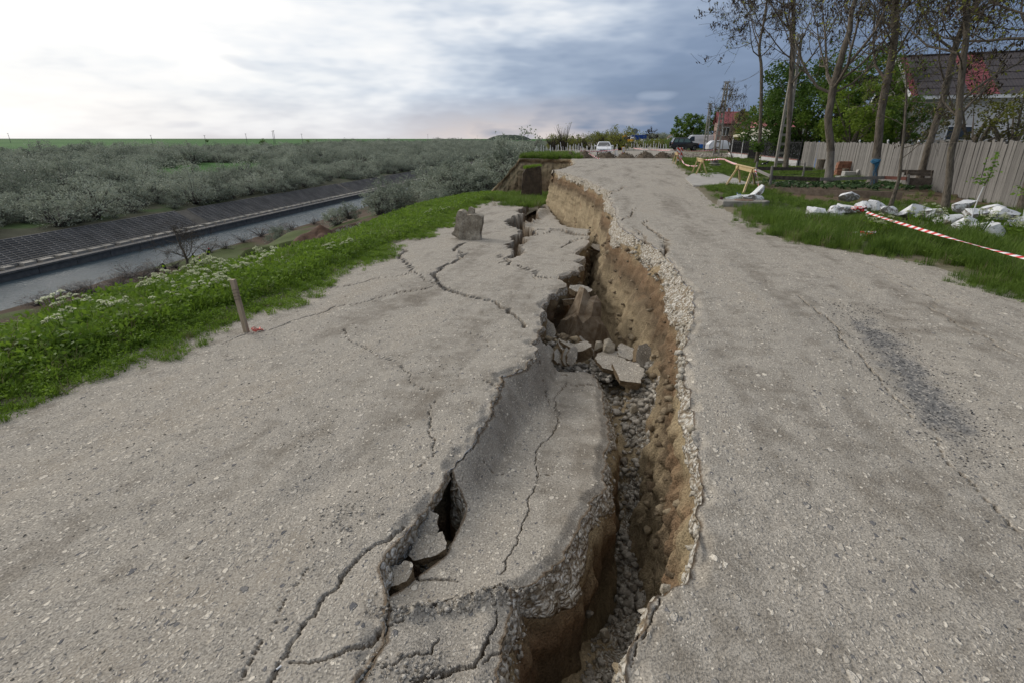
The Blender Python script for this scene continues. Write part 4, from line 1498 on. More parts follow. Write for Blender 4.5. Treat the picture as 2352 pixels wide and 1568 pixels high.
def make_tree(name, label, trunk, r0, r1, starts, limbs, seed, L=3.2, pods=1.0, leafn=1.0, white=None, maxl=3, leafsz=0.11, lim_up=0.10, cat='tree'):
    rng = random.Random(seed)
    rs = np.random.RandomState(seed)
    T = [Vector(p) for p in trunk]
    MINR[0] = 0.0042 * max(1.0, T[0].y / 22)
    far = max(1.0, min(1.7, T[0].y / 24))
    base = T[0].copy()
    root = thing(name, label, cat, base)
    T = [p - base for p in T]
    # smooth the trunk line
    pts = []
    for k in range(len(T) - 1):
        for i in range(4):
            t = i / 4
            p0, p1, p2, p3 = T[max(k - 1, 0)], T[k], T[k + 1], T[min(k + 2, len(T) - 1)]
            pts.append(0.5 * ((2 * p1) + (p2 - p0) * t + (2 * p0 - 5 * p1 + 4 * p2 - p3) * t * t + (3 * p1 - p0 - 3 * p2 + p3) * t ** 3))
    pts.append(T[-1])
    n = len(pts)
    rad = []
    for k, p in enumerate(pts):
        q = k / (n - 1)
        rad.append(0.70 * (r0 + (r1 - r0) * q) * (1 + 0.45 * math.exp(-max(p.z, 0) / 0.22)) * rng.uniform(0.93, 1.07))
    pts[0].z -= 0.15
    bark, tw = MB(), MB()
    bark.tube(pts, rad, 10, 0)
    tips = []
    for j in range(limbs):
        k = min(n - 1, int(n * (starts + (0.99 - starts) * (j + rng.random()) / limbs)))
        dd = (pts[min(k + 1, n - 1)] - pts[k - 1]).normalized()
        a = rng.uniform(0, 6.28)
        sd = Vector((math.cos(a), math.sin(a), 0))
        nd = (dd * rng.uniform(0.35, 0.8) + sd * rng.uniform(0.7, 1.0)).normalized()
        limb((bark, tw), pts[k], nd, L * rng.uniform(0.7, 1.15), rad[k] * rng.uniform(0.30, 0.46), 0, rng, tips, maxl, lim_up)
    limb((bark, tw), pts[-1], (pts[-1] - pts[-2]).normalized(), L, rad[-1], 0, rng, tips, maxl, lim_up)
    bark.obj('trunk', BARK, root, smooth=True)
    if white:
        k = [i for i, p in enumerate(pts) if p.z < white]
        wb = MB()
        wb.tube([pts[i] for i in k], [rad[i] * 1.03 for i in k], 10, 0, cap=False)
        wb.obj('whitewash', mat('faded_whitewash', (0.27, 0.25, 0.225), (0.13, 0.115, 0.095), 7, 0.9, 0.8, 0.02, (1, 1, 0.3)), root, smooth=True)
    tw.obj('twigs', TWIG, root, kind='stuff')
    tp = np.array([tuple(p) for p in tips])
    if len(tp):
        nl = int(len(tp) * 0.36 * leafn)
        C = tp[rs.randint(len(tp), size=nl)] + rs.normal(0, 0.07, (nl, 3))
        v, f = leaves(C, leafsz, rs, 0.45)
        link(bpy.data.objects.new('crown', np_mesh('crown', v, f, LEAF_N)), root, kind='stuff')
        npd = int(len(tp) * 1.1 * pods)
        if npd:
            ci = tp[rs.randint(len(tp), size=max(8, npd // 7))]
            C = ci[rs.randint(len(ci), size=npd)] + rs.normal(0, 0.085, (npd, 3)) - np.array([0, 0, 0.07])
            v, f = leaves(C, 0.12 * far, rs, 0.34, 1.2)
            link(bpy.data.objects.new('seed_pods', np_mesh('seed_pods', v, f, POD)), root, kind='stuff')
    return root


def trunk_px(pxs, y):
    return [AY(a, b, y) for a, b in pxs]


def ground_y(px, py):
    return G(px, py)[1]


yT = ground_y(1736.5, 377)
make_tree('acacia_tree', 'slender bare acacia by the black fence, farthest of the roadside trees', trunk_px([(1736.5, 377), (1745.7, 311), (1749, 165), (1744, 110), (1757, 37), (1765, -30)], yT), 0.21, 0.10, 0.45, 10, 21, 5.2, pods=1.2)
yT = ground_y(1804, 396)
make_tree('acacia_tree', 'tall acacia with dark pods just right of the leaning concrete pole', trunk_px([(1804, 396), (1811, 304), (1815, 220), (1821, 110), (1823, 0), (1826, -60)], yT), 0.21, 0.13, 0.42, 11, 22, 4.6, pods=1.3)
yT = ground_y(1901, 434)
make_tree('acacia_tree', 'pollarded acacia with wires round its pale trunk, thin limbs fanning from a knob', trunk_px([(1901, 434), (1908, 348), (1902, 278), (1908, 238), (1914, 198)], yT), 0.20, 0.19, 0.86, 7, 23, 4.3, pods=0.45, white=1.7, lim_up=0.22)
yT = ground_y(2000, 434)
make_tree('acacia_tree', 'thick acacia with a blue rag tied low on its trunk', trunk_px([(2000, 434), (2016, 337), (2024, 256), (2042, 165), (2055, 91), (2057, 0), (2061, -60)], yT), 0.22, 0.15, 0.45, 10, 24, 3.8, pods=0.9, white=1.4)
yT = ground_y(2106, 437)
make_tree('acacia_tree', 'leaning acacia rising behind the board pen by the fence', trunk_px([(2106, 437), (2130, 348), (2152, 275), (2174, 201), (2200, 91), (2247, 4), (2275, -40)], yT), 0.19, 0.12, 0.5, 8, 25, 3.4, pods=0.7)
yT = ground_y(2044, 478)
make_tree('young_tree', 'thin young bare tree standing on the trodden earth', trunk_px([(2044, 478), (2064, 414), (2070, 366), (2076, 311), (2082, 220), (2080, 165)], yT), 0.075, 0.022, 0.36, 7, 26, 1.7, pods=0.0, leafn=0.5, leafsz=0.08, maxl=2)
yT = ground_y(2169, 489)
make_tree('acacia_tree', 'many stemmed acacia nearest the right, pale bark and forked top', trunk_px([(2168, 489), (2180, 410), (2185, 348), (2201, 286), (2205, 220), (2212, 146), (2220, 73), (2216, 0), (2215, -50)], yT), 0.125, 0.085, 0.36, 11, 27, 3.2, pods=0.8)
yT = ground_y(2342, 500)
make_tree('acacia_tree', 'leaning acacia cut off by the right edge of the view', trunk_px([(2342, 500), (2362, 420), (2392, 330), (2425, 200), (2440, 60), (2450, -60)], yT), 0.15, 0.10, 0.55, 8, 28, 3.4, pods=1.3)
yT = ground_y(1682, 368)
make_tree('young_tree', 'small twisted sapling in front of the black fence', trunk_px([(1682, 368), (1677, 345), (1672, 318), (1680, 290), (1683, 268)], yT), 0.07, 0.03, 0.3, 6, 29, 1.9, pods=0.3, leafn=0.2, maxl=2)
yT = ground_y(1655, 362)
make_tree('young_tree', 'scraggy sapling close to the near concrete pole', trunk_px([(1657, 362), (1660, 335), (1663, 300), (1662, 270), (1668, 250)], yT), 0.06, 0.03, 0.25, 6, 30, 2.2, pods=0.25, leafn=1.0, maxl=2)
# whitewashed saplings
for k, (pts_, lab) in enumerate((([(2220, 533), (2238, 480), (2260, 428)], 'young sapling with white painted stem and fresh green leaves by the stones'), ([(2343, 531), (2350, 500), (2362, 450)], 'second white painted sapling at the right edge of the view'))):
    yT = ground_y(*pts_[0])
    P = trunk_px(pts_, yT)
    root = thing('sapling', lab, 'sapling', P[0])
    q = [Vector(p) - Vector(P[0]) for p in P]
    q[0].z -= 0.1
    b = MB()
    b.tube([q[0], (q[0] + q[1]) / 2 + Vector((0.012, 0, 0)), q[1], (q[1] + q[2]) / 2 - Vector((0.01, 0, 0)), q[2]], [0.016, 0.014, 0.012, 0.010, 0.009], 6)
    b.obj('painted_stem', WHITE, root)
    tp = Vector(AY(2288 + k * 100, 362, yT)) - Vector(P[0])
    b = MB()
    b.tube([q[2], (q[2] + tp) / 2 + Vector((0.03, 0, 0)), tp], [0.009, 0.006, 0.003], 5)
    b.tube([q[2] + Vector((0, 0, 0.05)), q[2] + Vector((-0.25, 0, 0.18))], [0.005, 0.003], 4)
    b.obj('twigs', TWIG, root)
    C = np.vstack([np.array(q[2] + (tp - q[2]) * t) for t in np.linspace(0.1, 1.05, 60)] + [np.array(q[2] + Vector((-0.25, 0, 0.18)) * t) for t in np.linspace(0.4, 1.1, 22)]) + RS.normal(0, 0.055, (82, 3))
    v, f = leaves(C, 0.085, RS, 0.6)
    link(bpy.data.objects.new('leaves', np_mesh('leaves', v, f, leaf_mat('sapling_leaf%d' % k, (0.09, 0.17, 0.02), (0.22, 0.34, 0.06), 0.4))), root, kind='stuff')


# ---- leafy trees behind the fence
def leafy(name, label, c, rx, ry, rz, n, size, mat_, seed, clumps=90, cr=0.20, group=None, trunk=True, cat='tree', droop=0.2):
    rs = np.random.RandomState(seed)
    root = thing(name, label, cat, (c[0], c[1], 0.0), 0, group)
    P = clump_points(n, rs, rx, ry, rz, clumps, cr) + np.array([0, 0, c[2]])
    P = P[P[:, 2] > 0.15]
    v, f = leaves(P, size, rs, 0.5, droop)
    link(bpy.data.objects.new('crown', np_mesh('crown', v, f, mat_)), root, kind='stuff')
    if trunk:
        b = MB()
        rng = random.Random(seed)
        hb = max(c[2] - rz * 0.6, 0.5)
        b.tube([(0, 0, -0.1), (0.1, 0, hb * 0.6), (0, 0.1, hb), (0.2, 0, c[2])], [0.16, 0.14, 0.12, 0.05], 7)
        for k in range(14):
            a = rng.uniform(0, 6.28)
            e = Vector((math.cos(a) * rx * 0.75, math.sin(a) * ry * 0.75, c[2] + rng.uniform(-0.5, 0.85) * rz))
            b.tube([(0, 0, hb * rng.uniform(0.5, 1)), e * 0.5 + Vector((0, 0, hb * 0.4)), e], [0.07, 0.045, 0.012], 5, cap=False)
        b.obj('trunk', BARK, root)
    return root


leafy('leafy_tree', 'dark green leafy tree behind the black metal fence', AY(1862, 250, 47), 4.5, 3.5, 3.7, 15000, 0.26, LEAF_G, 41, 120)
leafy('leafy_tree', 'green leafy tree behind the black fence, right beside the marquee', AY(1795, 275, 52), 2.4, 2.4, 3.2, 6000, 0.26, LEAF_G, 42, 70)
leafy('leafy_tree', 'leafy tree behind the far end of the plank fence, crown above its boards', AY(1985, 245, 44), 4.2, 3.2, 3.6, 14000, 0.24, LEAF_G, 43, 110)
leafy('leafy_tree', 'bright green bush leaning over the plank fence', AY(1968, 285, 38), 2.3, 1.8, 2.0, 6500, 0.20, leaf_mat('bright_leaf', (0.055, 0.105, 0.014), (0.19, 0.27, 0.035), 0.45), 44, 60)
leafy('leafy_tree', 'dull green tree in front of the white gable', AY(2080, 285, 38), 2.0, 1.6, 1.6, 4500, 0.18, LEAF_G, 45, 60)
leafy('leafy_tree', 'thin reddish budding tree before the white house wall', AY(2255, 275, 27), 2.6, 1.6, 1.7, 2600, 0.13, leaf_mat('bronze_leaf', (0.035, 0.040, 0.014), (0.10, 0.095, 0.03), 0.3), 46, 80, 0.16)
leafy('leafy_tree', 'second thin budding tree before the white house wall', AY(2345, 290, 26), 1.6, 1.3, 1.5, 1300, 0.13, LEAF_B, 47, 50, 0.16)
leafy('leafy_tree', 'round green tree standing behind the black car', AY(1582, 300, 112), 3.3, 3.0, 3.3, 9000, 0.34, LEAF_G, 48, 110, 0.16)
leafy('leafy_tree', 'green tree behind the two concrete poles', AY(1642, 305, 100), 2.0, 2.0, 3.2, 4000, 0.34, LEAF_G, 49, 60, 0.2)
leafy('leafy_tree', 'yellowish tree behind the red roofed house', AY(1725, 300, 84), 3.0, 2.5, 3.4, 4000, 0.32, LEAF_B, 50, 60, 0.2)
leafy('leafy_tree', 'small dark tree beside the far white farm buildings', AY(1497, 312, 330), 4.0, 3.5, 4.5, 900, 0.7, POD, 51, 50, 0.2)


# ---- silvery shrubs on the far side of the canal
def shrub_mesh(seed, n, size, mat_, twm, clumps=26, cr=0.34, twigs=46, zc=0.55):
    rs = np.random.RandomState(seed)
    P = clump_points(n, rs, 1.0, 1.0, 0.62, clumps, cr, 0.35) + np.array([0, 0, zc])
    P = P[P[:, 2] > -0.1]
    v, f = leaves(P, size, rs, 0.45)
    n1 = len(f)
    V, F = [v], [f]
    o = len(v)
    for k in range(twigs):
        e = P[rs.randint(len(P))]
        s_ = np.array([rs.normal(0, 0.06), rs.normal(0, 0.06), 0])
        m = (s_ + e) / 2 + np.array([0, 0, 0.08])
        wv = np.cross(e - s_, rs.normal(size=3))
        wv = wv / np.linalg.norm(wv) * 0.016
        V.append(np.array([s_ - wv, s_ + wv, m + wv * 0.7, m - wv * 0.7, e + wv * 0.3, e - wv * 0.3]))
        F.append(np.array([[0, 1, 2, 3], [3, 2, 4, 5]]) + o)
        o += 6
    f = np.vstack(F)
    mi = np.zeros(len(f), int)
    mi[n1:] = 1
    return np_mesh('shrub', np.vstack(V), f, [mat_, twm], midx=mi)


SILVER = [shrub_mesh(60 + k, 1500, 0.090, LEAF_S, TWIGG, 34, 0.30, 60) for k in range(5)]
BARE = [shrub_mesh(70 + k, 900, 0.07, leaf_mat('twig_haze%d' % k, (0.110, 0.098, 0.086), (0.235, 0.215, 0.190), 0.1), TWIGG, 26, 0.36, 70) for k in range(3)]
cand = []
rs = np.random.RandomState(77)
cell = {}
cxs = -93.5 - rs.rand(16000) ** 1.2 * 180
cys = 15 + rs.rand(16000) ** 1.25 * 900
n161 = fbm(cxs * 0.13, cys * 0.13, 161, 4)
n221 = fbm(cxs * 0.035, cys * 0.035, 221, 3)
for k in range(16000):
    x, y = float(cxs[k]), float(cys[k])
    d = math.hypot(x, y)
    if math.degrees(math.atan2(-x, y)) > 62 or math.degrees(math.atan2(-x, y)) < 9:
        continue
    mead_ = math.exp(-(((x + 150 + 0.30 * (y - 180)) / 24) ** 2 + ((y - 185) / 60) ** 2))
    if mead_ + 0.3 * n161[k] > 0.50:
        continue
    if n221[k] > 0.24 + 0.0005 * d:
        continue
    if x < -256 + 14 * math.sin(y * 0.02):
        continue
    sz = (1.7 + 3.3 * rs.rand() ** 1.6) * (1 + 0.0010 * d)
    gk = (int(x // 12), int(y // 12))
    ok = True
    for i in (-1, 0, 1):
        for j in (-1, 0, 1):
            for (a, b_, s2) in cell.get((gk[0] + i, gk[1] + j), ()):
                if math.hypot(a - x, b_ - y) < 0.37 * (sz + s2):
                    ok = False
    if not ok:
        continue
    cell.setdefault(gk, []).append((x, y, sz))
    cand.append((sz / d, x, y, sz))
cand.sort(reverse=True)
ZC = z_land(np.array([c_[1] for c_ in cand]), np.array([c_[2] for c_ in cand]))
NS = 170
for k, (_, x, y, sz) in enumerate(cand[:NS]):
    o = bpy.data.objects.new('oleaster_shrub', SILVER[k % 5])
    link(o)
    o.location = (x, y, ZC[k] - 0.15)
    o.rotation_euler = (0, 0, rs.uniform(0, 6.28))
    o.scale = (sz * rs.uniform(0.8, 1.2), sz, sz * rs.uniform(0.8, 1.45))
    tag(o, 'silver grey oleaster shrub on the slope beyond the canal', 'shrub', 'silver shrubs beyond the canal')
rest = cand[NS:]
SRC_S = [bpy.data.objects.new('shrub_source', m_) for m_ in SILVER]
if rest:
    point_cloud('shrubland', np.array([(c_[1], c_[2], z - 0.15) for c_, z in zip(rest, ZC[NS:])]), rs.rand(len(rest)) * 6.28, np.array([c_[3] for c_ in rest]), rs.randint(5, size=len(rest)), SRC_S, 'far silver grey shrubland beyond the canal')
print('shrubs', len(cand))

# bare grey bushes along the near bank of the canal and on the slope below the road
kb = 0
for (px, py, z, s) in [(130, 690, -15.4, 2.4), (210, 672, -15.4, 2.8), (270, 655, -15.4, 2.6), (330, 640, -15.4, 2.5), (170, 676, -15.4, 2.2), (360, 622, -15.4, 2.8), (300, 640, -15.4, 3.0), (480, 580, -15.4, 2.6), (520, 572, -15.4, 2.4), (560, 560, -15.4, 2.6), (600, 548, -15.4, 2.8), (640, 536, -15.4, 2.8), (670, 528, -15.4, 2.6), (400, 612, -15.4, 2.2), (90, 700, -15.4, 2.2), (720, 515, -15.4, 2.4), (770, 500, -15.4, 2.6), (620, 565, -14.5, 2.4), (680, 552, -14, 2.2), (740, 528, -13, 2.0), (700, 535, -13.5, 2.2)]:
    x, y, _z = G(px, py, z)
    x = max(x, -66.0)
    o = link(bpy.data.objects.new('bare_shrub', BARE[kb % 3]))
    o.location = (x, y, float(z_land(np.array([x]), np.array([y]))[0]) - 0.1)
    o.rotation_euler = (0, 0, rs.uniform(0, 6.28))
    o.scale = (s * 0.8, s * 0.8, s * 0.6)
    tag(o, 'bare grey twiggy bush along the near bank of the canal', 'shrub', 'bare bushes on the near canal bank')
    kb += 1
for (px, py, yy, s, lab) in [(1062, 418, 60, 3.2, 'large silver oleaster in front of the ochre cliff, tallest on the near slope'), (1020, 428, 64, 2.9, 'silver oleaster left of the tallest one on the near slope'), (1105, 415, 59, 2.6, 'dense silver oleaster close to the foot of the ochre cliff'), (1175, 375, 66, 4.2, 'silver oleaster on the slope behind the cliff edge'), (1195, 345, 72, 4.0, 'pale oleaster against the sky behind the cliff edge'), (1150, 395, 63, 3.2, 'oleaster low behind the cliff edge'), (985, 430, 66, 2.8, 'silver oleaster near the canal bend'), (930, 440, 74, 3.0, 'rounded oleaster at the water near the canal bend'), (880, 450, 82, 2.6, 'dark oleaster at the water left of the canal bend'), (1010, 450, 48, 1.8, 'small oleaster beside the yellow machine'), (770, 492, 62, 2.0, 'lone silver bush on the slope above the water'), (640, 525, 66, 2.0, 'lone silver bush at the water, left of the slope bush'), (800, 480, 60, 1.7, 'grey green bush below the grass slope')]:
    x, y, z = AY(px, py, yy)
    zt = float(z_land(np.array([x]), np.array([y]))[0])
    k = len(lab) % 5
    o = link(bpy.data.objects.new('oleaster_shrub', shrub_mesh(900 + int(px), 2600, 0.085, LEAF_S, TWIGG, 46, 0.26, 90)))
    o.location = (x, y, max(min(z - s * 0.75, zt + 0.5), zt - 0.3) if z - s * 0.75 < zt + 0.5 else zt - 0.2)
    o.rotation_euler = (0, 0, rs.uniform(0, 6.28))
    sv = min(max(s, (z - o.location.z) / 0.75), 1.35 * s)
    o.scale = (s, s, sv)
    tag(o, lab, 'shrub', 'oleasters on the near slope')
DENSE = [shrub_mesh(950 + k, 2600, 0.085, LEAF_S, TWIGG, 46, 0.26, 90) for k in range(3)]
for k in range(80):
    y = 57.5 + 75 * rs.rand() ** 1.2
    x = -11.8 - rs.rand() ** 1.1 * (15 + (y - 55) * 0.16)
    s = rs.uniform(2.0, 3.9)
    o = link(bpy.data.objects.new('oleaster_shrub', DENSE[k % 3]))
    o.location = (x, y, float(z_land(np.array([x]), np.array([y]))[0]) - 0.2)
    o.rotation_euler = (0, 0, rs.uniform(0, 6.28))
    o.scale = (s, s, s * rs.uniform(0.9, 1.3))
    tag(o, 'silver oleaster in the thicket on the slope behind the ochre cliff', 'shrub', 'oleaster thicket behind the cliff')
for k in range(16):
    y = 34 + 19 * rs.rand()
    x = -17.0 - (y - 24) * 0.10 - rs.rand() ** 0.9 * 14
    s = rs.uniform(0.7, 1.4)
    o = link(bpy.data.objects.new('oleaster_shrub', DENSE[k % 3]))
    o.location = (x, y, float(z_land(np.array([x]), np.array([y]))[0]) - 0.2)
    o.rotation_euler = (0, 0, rs.uniform(0, 6.28))
    o.scale = (s, s, s * rs.uniform(0.8, 1.2))
    tag(o, 'low silver bush on the slope between the grass and the canal', 'shrub', 'bushes on the slope below the sunken road')
# bare spreading tree at the water
x, y, z = G(430, 612, -15.4)
mt = make_tree('bare_tree', 'bare spreading tree at the water, below the flowers', [(x, y, -15.5), (x + 0.2, y, -14.6), (x + 0.1, y, -13.9)], 0.28, 0.22, 0.5, 8, 61, 4.2, pods=0.0, leafn=0.0, lim_up=0.06)
# horizon: lone trees and bushes on the far field
for k, (px, py, d, s) in enumerate([(603, 332, 480, 3.6), (475, 322, 900, 3.2), (830, 326, 800, 3.0), (708, 327, 760, 2.6)]):
    x, y, z = AY(px, py, d)
    o = link(bpy.data.objects.new('field_tree', SILVER[k % 5]))
    zt = float(z_land(np.array([x]), np.array([y]))[0])
    o.location = (x, y, zt)
    o.scale = (s, s, s * 1.5)
    tag(o, ['dark lone tree on the green field below the horizon', 'tiny bush far out on the green field, left', 'tiny bush far out on the green field, right of the power poles', 'tiny bush on the field beside the lone tree'][k], 'tree')
    o.data = shrub_mesh(300 + k, 700, 0.2, LEAF_G, TWIGG)

# ------------------------------------------------------------------ things along the road
V3 = Vector
RNG = random.Random(5)


def zg(x, y):
    return float(z_verge(np.array([x]), np.array([y]))[0])


def rough_prism(name, outline, depth, mat_, parent=None, cuts=4, amp=0.02, seed=0, M=None):
    bm = bmesh.new()
    fr = [bm.verts.new((p[0], -depth / 2, p[1])) for p in outline]
    bk = [bm.verts.new((p[0], depth / 2, p[1])) for p in outline]
    bm.faces.new(fr)
    bm.faces.new(bk[::-1])
    n = len(outline)
    for i in range(n):
        bm.faces.new((fr[i], bk[i], bk[(i + 1) % n], fr[(i + 1) % n]))
    bmesh.ops.recalc_face_normals(bm, faces=bm.faces)
    bmesh.ops.triangulate(bm, faces=bm.faces)
    bmesh.ops.subdivide_edges(bm, edges=bm.edges, cuts=cuts, use_grid_fill=True)
    r = np.random.RandomState(seed)
    bm.verts.index_update()
    cq = np.array([v.co[:] for v in bm.verts])
    kq = fbm(cq[:, 0] * 5 + cq[:, 1] * 3, cq[:, 2] * 5 + cq[:, 1] * 2, 400 + seed, 4)
    for v in bm.verts:
        q = v.co
        k = float(kq[v.index])
        d = V3((q.x * 0.6, q.y, (q.z - 0.5) * 0.6))
        d = d.normalized() if d.length > 0 else V3((0, 0, 1))
        v.co = q + d * k * amp * 3
    me = bpy.data.meshes.new(name)
    bm.to_mesh(me)
    bm.free()
    if M is not None:
        me.transform(M)
    me.materials.append(mat_)
    return link(bpy.data.objects.new(name, me), parent)


# ---- tilted concrete block on the sunken road
s_ = 0.00131
ol = [((a - 950) * s_, (1250 - b_) * s_) for a, b_ in [(870, 1250), (1200, 1252), (1265, 1200), (1250, 1080), (1300, 850), (1320, 700), (1290, 670), (1200, 640), (1110, 625), (950, 640), (900, 580), (830, 535), (745, 545), (720, 640), (690, 800), (640, 1000), (560, 1085), (600, 1120)]]
cx, cy_, cz = GP(1072, 552, LA, LB)
blk = thing('concrete_block', 'tilted weathered concrete block with a stub on top, standing on the sunken road', 'concrete block', (cx, cy_ + 0.2, cz - 0.03), YAW * 0.6)
CBLK = mat('stained_concrete', (0.17, 0.142, 0.105), (0.40, 0.36, 0.29), 3.4, 0.93, 1.0, 0.03, fine=28)
rough_prism('block', ol, 0.52, CBLK, blk, 5, 0.014, 1)
stub = [((a - 950) * s_, (1250 - b_) * s_) for a, b_ in [(985, 660), (970, 560), (1000, 480), (1040, 468), (1130, 515), (1120, 650)]]
rough_prism('stub', stub, 0.20, CBLK, blk, 3, 0.008, 2)

# ---- wooden stake with a scrap of tape
sx, sy_, sz = GP(568, 762, LA, LB)
top = V3(AY(534, 642, sy_ - 0.02)) - V3((sx, sy_, sz))
stk = thing('wooden_stake', 'leaning square wooden stake driven into the sunken road edge', 'stake', (sx, sy_, sz))
b = MB()
b.beam((0, 0, -0.15), tuple(top), 0.062, 0.05, up=(0, 1, 0))
o = b.obj('post', WOODP, stk)
bevel_obj(o, 0.004, 1)
b = MB()
for k in range(4):
    q = top * (0.62 + 0.06 * k)
    b.tube([q + V3((-0.036, -0.03, 0)), q + V3((0.036, -0.03, 0.02)), q + V3((0.036, 0.03, -0.01)), q + V3((-0.036, 0.03, 0.015)), q + V3((-0.036, -0.03, 0))], 0.0018, 4)
b.obj('wire', BLACKM, stk)


def tape(name, label, pts, wd=0.07, parent=None, twist=0.6, seed=0, group=None, turns=None):
    """a thin ribbon of hazard tape through world points"""
    rng = random.Random(seed)
    P = [V3(p) for p in pts]
    L = [0.0]
    for a, c in zip(P[:-1], P[1:]):
        L.append(L[-1] + (c - a).length)
    n = max(8, int(L[-1] / 0.06))
    V, F, R, S = [], [], [], []
    ph = rng.uniform(0, 6)
    for i in range(n + 1):
        s = L[-1] * i / n
        k = max(j for j in range(len(L)) if L[j] <= s + 1e-9)
        k = min(k, len(P) - 2)
        t = (s - L[k]) / max(L[k + 1] - L[k], 1e-6)
        p = P[k].lerp(P[k + 1], t)
        d = (P[k + 1] - P[k]).normalized()
        a = ph + twist * s + 0.3 * math.sin(s * 2.3)
        u = d.cross(V3((0, 0, 1)))
        u = u.normalized() if u.length > 0.05 else V3((1, 0, 0))
        w_ = d.cross(u)
        dv = (u * math.sin(a) * 0.6 + w_ * math.cos(a)).normalized() * wd * 0.5
        V += [tuple(p - dv), tuple(p + dv)]
        R += [s, s]
        S += [0, 1]
    F = np.array([(2 * i, 2 * i + 1, 2 * i + 3, 2 * i + 2) for i in range(n)])
    me = np_mesh(name, np.array(V), F, TAPE, attrs={'run': np.array(R), 'side': np.array(S)})
    o = link(bpy.data.objects.new(name, me), parent)
    md = o.modifiers.new('thick', 'SOLIDIFY')
    md.thickness = 0.002
    if label:
        tag(o, label, 'barrier tape', group)
    return o


def scrap(name, label, c, r, n, seed, parent=None, wd=0.05):
    rng = random.Random(seed)
    pts = [V3(c) + V3((rng.gauss(0, r), rng.gauss(0, r), abs(rng.gauss(0, r * 0.55)))) for k in range(n)]
    return tape(name, label, pts, wd, parent, 6.0, seed)


m2, t2 = new_mat('faded_red_tape')
out(t2, t2.n('ShaderNodeBsdfPrincipled', i={'Base Color': t2.mix(t2.noise(t2.n('ShaderNodeTexCoord').outputs['Object'], 25, 2), (0.75, 0.20, 0.15), (0.55, 0.06, 0.05)), 'Roughness': 0.5}).outputs[0], m2)
o = scrap('tape_scrap', 'crumpled faded red tape lying at the foot of the stake', (sx + 0.11, sy_ + 0.05, sz + 0.01), 0.045, 16, 3, None, 0.018)
o.data.materials[0] = m2


# ---- saw horses
def sawhorse(label, corners_top, feet, y_unused=None):
    a, c = V3(corners_top[0]), V3(corners_top[1])
    base = (V3(feet[0]) + V3(feet[2])) / 2
    base.z = zg(base.x, base.y)
    root = thing('sawhorse', label, 'sawhorse', base, 0, 'sawhorses carrying the tape')
    a, c = a - base, c - base
    b = MB()
    b.beam(tuple(a), tuple(c), 0.13, 0.035)
    b.beam(tuple(a - V3((0, 0, 0.10))), tuple(c - V3((0, 0, 0.10))), 0.05, 0.14)
    bevel_obj(b.obj('top_beam', WOODN, root), 0.004, 1)
    d = (c - a).normalized()
    for k, (t, f) in enumerate(zip((0.14, 0.14, 0.86, 0.86), feet)):
        f = V3(f) - base
        q = a.lerp(c, t) - V3((0, 0, 0.03))
        b = MB()
        b.beam(tuple(f - V3((0, 0, 0.05))), tuple(q), 0.07, 0.045, up=tuple(d))
        b.obj('leg', WOODN, root)
    for k in (0, 1):
        f0, f1 = V3(feet[2 * k]) - base, V3(feet[2 * k + 1]) - base
        q = a.lerp(c, (0.14, 0.86)[k])
        b = MB()
        b.beam(tuple(f0.lerp(q, 0.78)), tuple(f1.lerp(q, 0.78)), 0.04, 0.09, up=tuple(V3((0, 0, 1))))
        b.obj('cross_board', WOODN, root)
    return root


f1 = [G(1662, 432), G(1706, 448), G(1698, 418), G(1745, 433)]
y0 = (f1[0][1] + f1[1][1]) / 2
y1 = (f1[2][1] + f1[3][1]) / 2
# near one: beam runs from the far left end to the near right end
fa, fb = G(1662, 433), G(1700, 421)
fc, fd = G(1705, 449), G(1736, 431)
ta = AY(1692, 378, (fa[1] + fb[1]) / 2)
tb = AY(1735, 388, (fc[1] + fd[1]) / 2)
sawhorse('new pine sawhorse beside the manhole slab, largest of the three', (ta, tb), [fa, fb, fc, fd])
g1, g2, g3, g4 = G(1589, 398), G(1612, 397), G(1597, 403), G(1624, 402)
sawhorse('new pine sawhorse at the corner of the concrete pad', (AY(1602, 363.5, (g1[1] + g2[1]) / 2), AY(1616, 367, (g3[1] + g4[1]) / 2)), [g1, g2, g3, g4])
h1, h2, h3, h4 = G(1544.5, 376), G(1556, 374), G(1551, 378), G(1563, 377)
sawhorse('small pale sawhorse beside the hazard boards, farthest of the three', (AY(1551, 351, (h1[1] + h2[1]) / 2), AY(1558, 352, (h3[1] + h4[1]) / 2)), [h1, h2, h3, h4])


def sag(a, c, d, n=9):
    a, c = V3(a), V3(c)
    return [a.lerp(c, k / n) - V3((0, 0, d * 4 * (k / n) * (1 - k / n))) for k in range(n + 1)]


tape('barrier_tape', 'long red and white tape stretched from the stones to the right edge', sag(G(1990, 488, 0.42), G(2420, 610, 0.42), 0.03, 14), 0.050, None, 0.15, 1)
tape('barrier_tape', 'red and white tape running flat between two sawhorses past the planks', sag(AY(1616, 368, 32.0), AY(1650, 366, 31), 0.02, 4) + sag(AY(1664, 367, 30), ta, 0.02, 6), 0.08, None, 0.2, 2)
tape('barrier_tape', 'pale tape sagging into the grass between the far sawhorses', sag(AY(1560, 356, 45), AY(1566, 369, 43), 0.0, 2) + sag(AY(1572, 378, 40), AY(1603, 382, 33.4), 0.06, 8), 0.09, None, 0.8, 3)
tape('barrier_tape', 'red and white tape hanging from the near sawhorse to the white rock', [AY(1735, 390, 20.9), AY(1739, 405, 20.6), AY(1743, 437, 19.9)], 0.06, None, 1.5, 4)
tape('barrier_tape', 'red tape pulled across the white rocks on the manhole', [AY(1742, 441, 19.6), AY(1722, 455, 18.4), AY(1700, 471, 17.0), AY(1712, 470, 16.7), AY(1714, 478, 16.4)], 0.07, None, 1.2, 5)
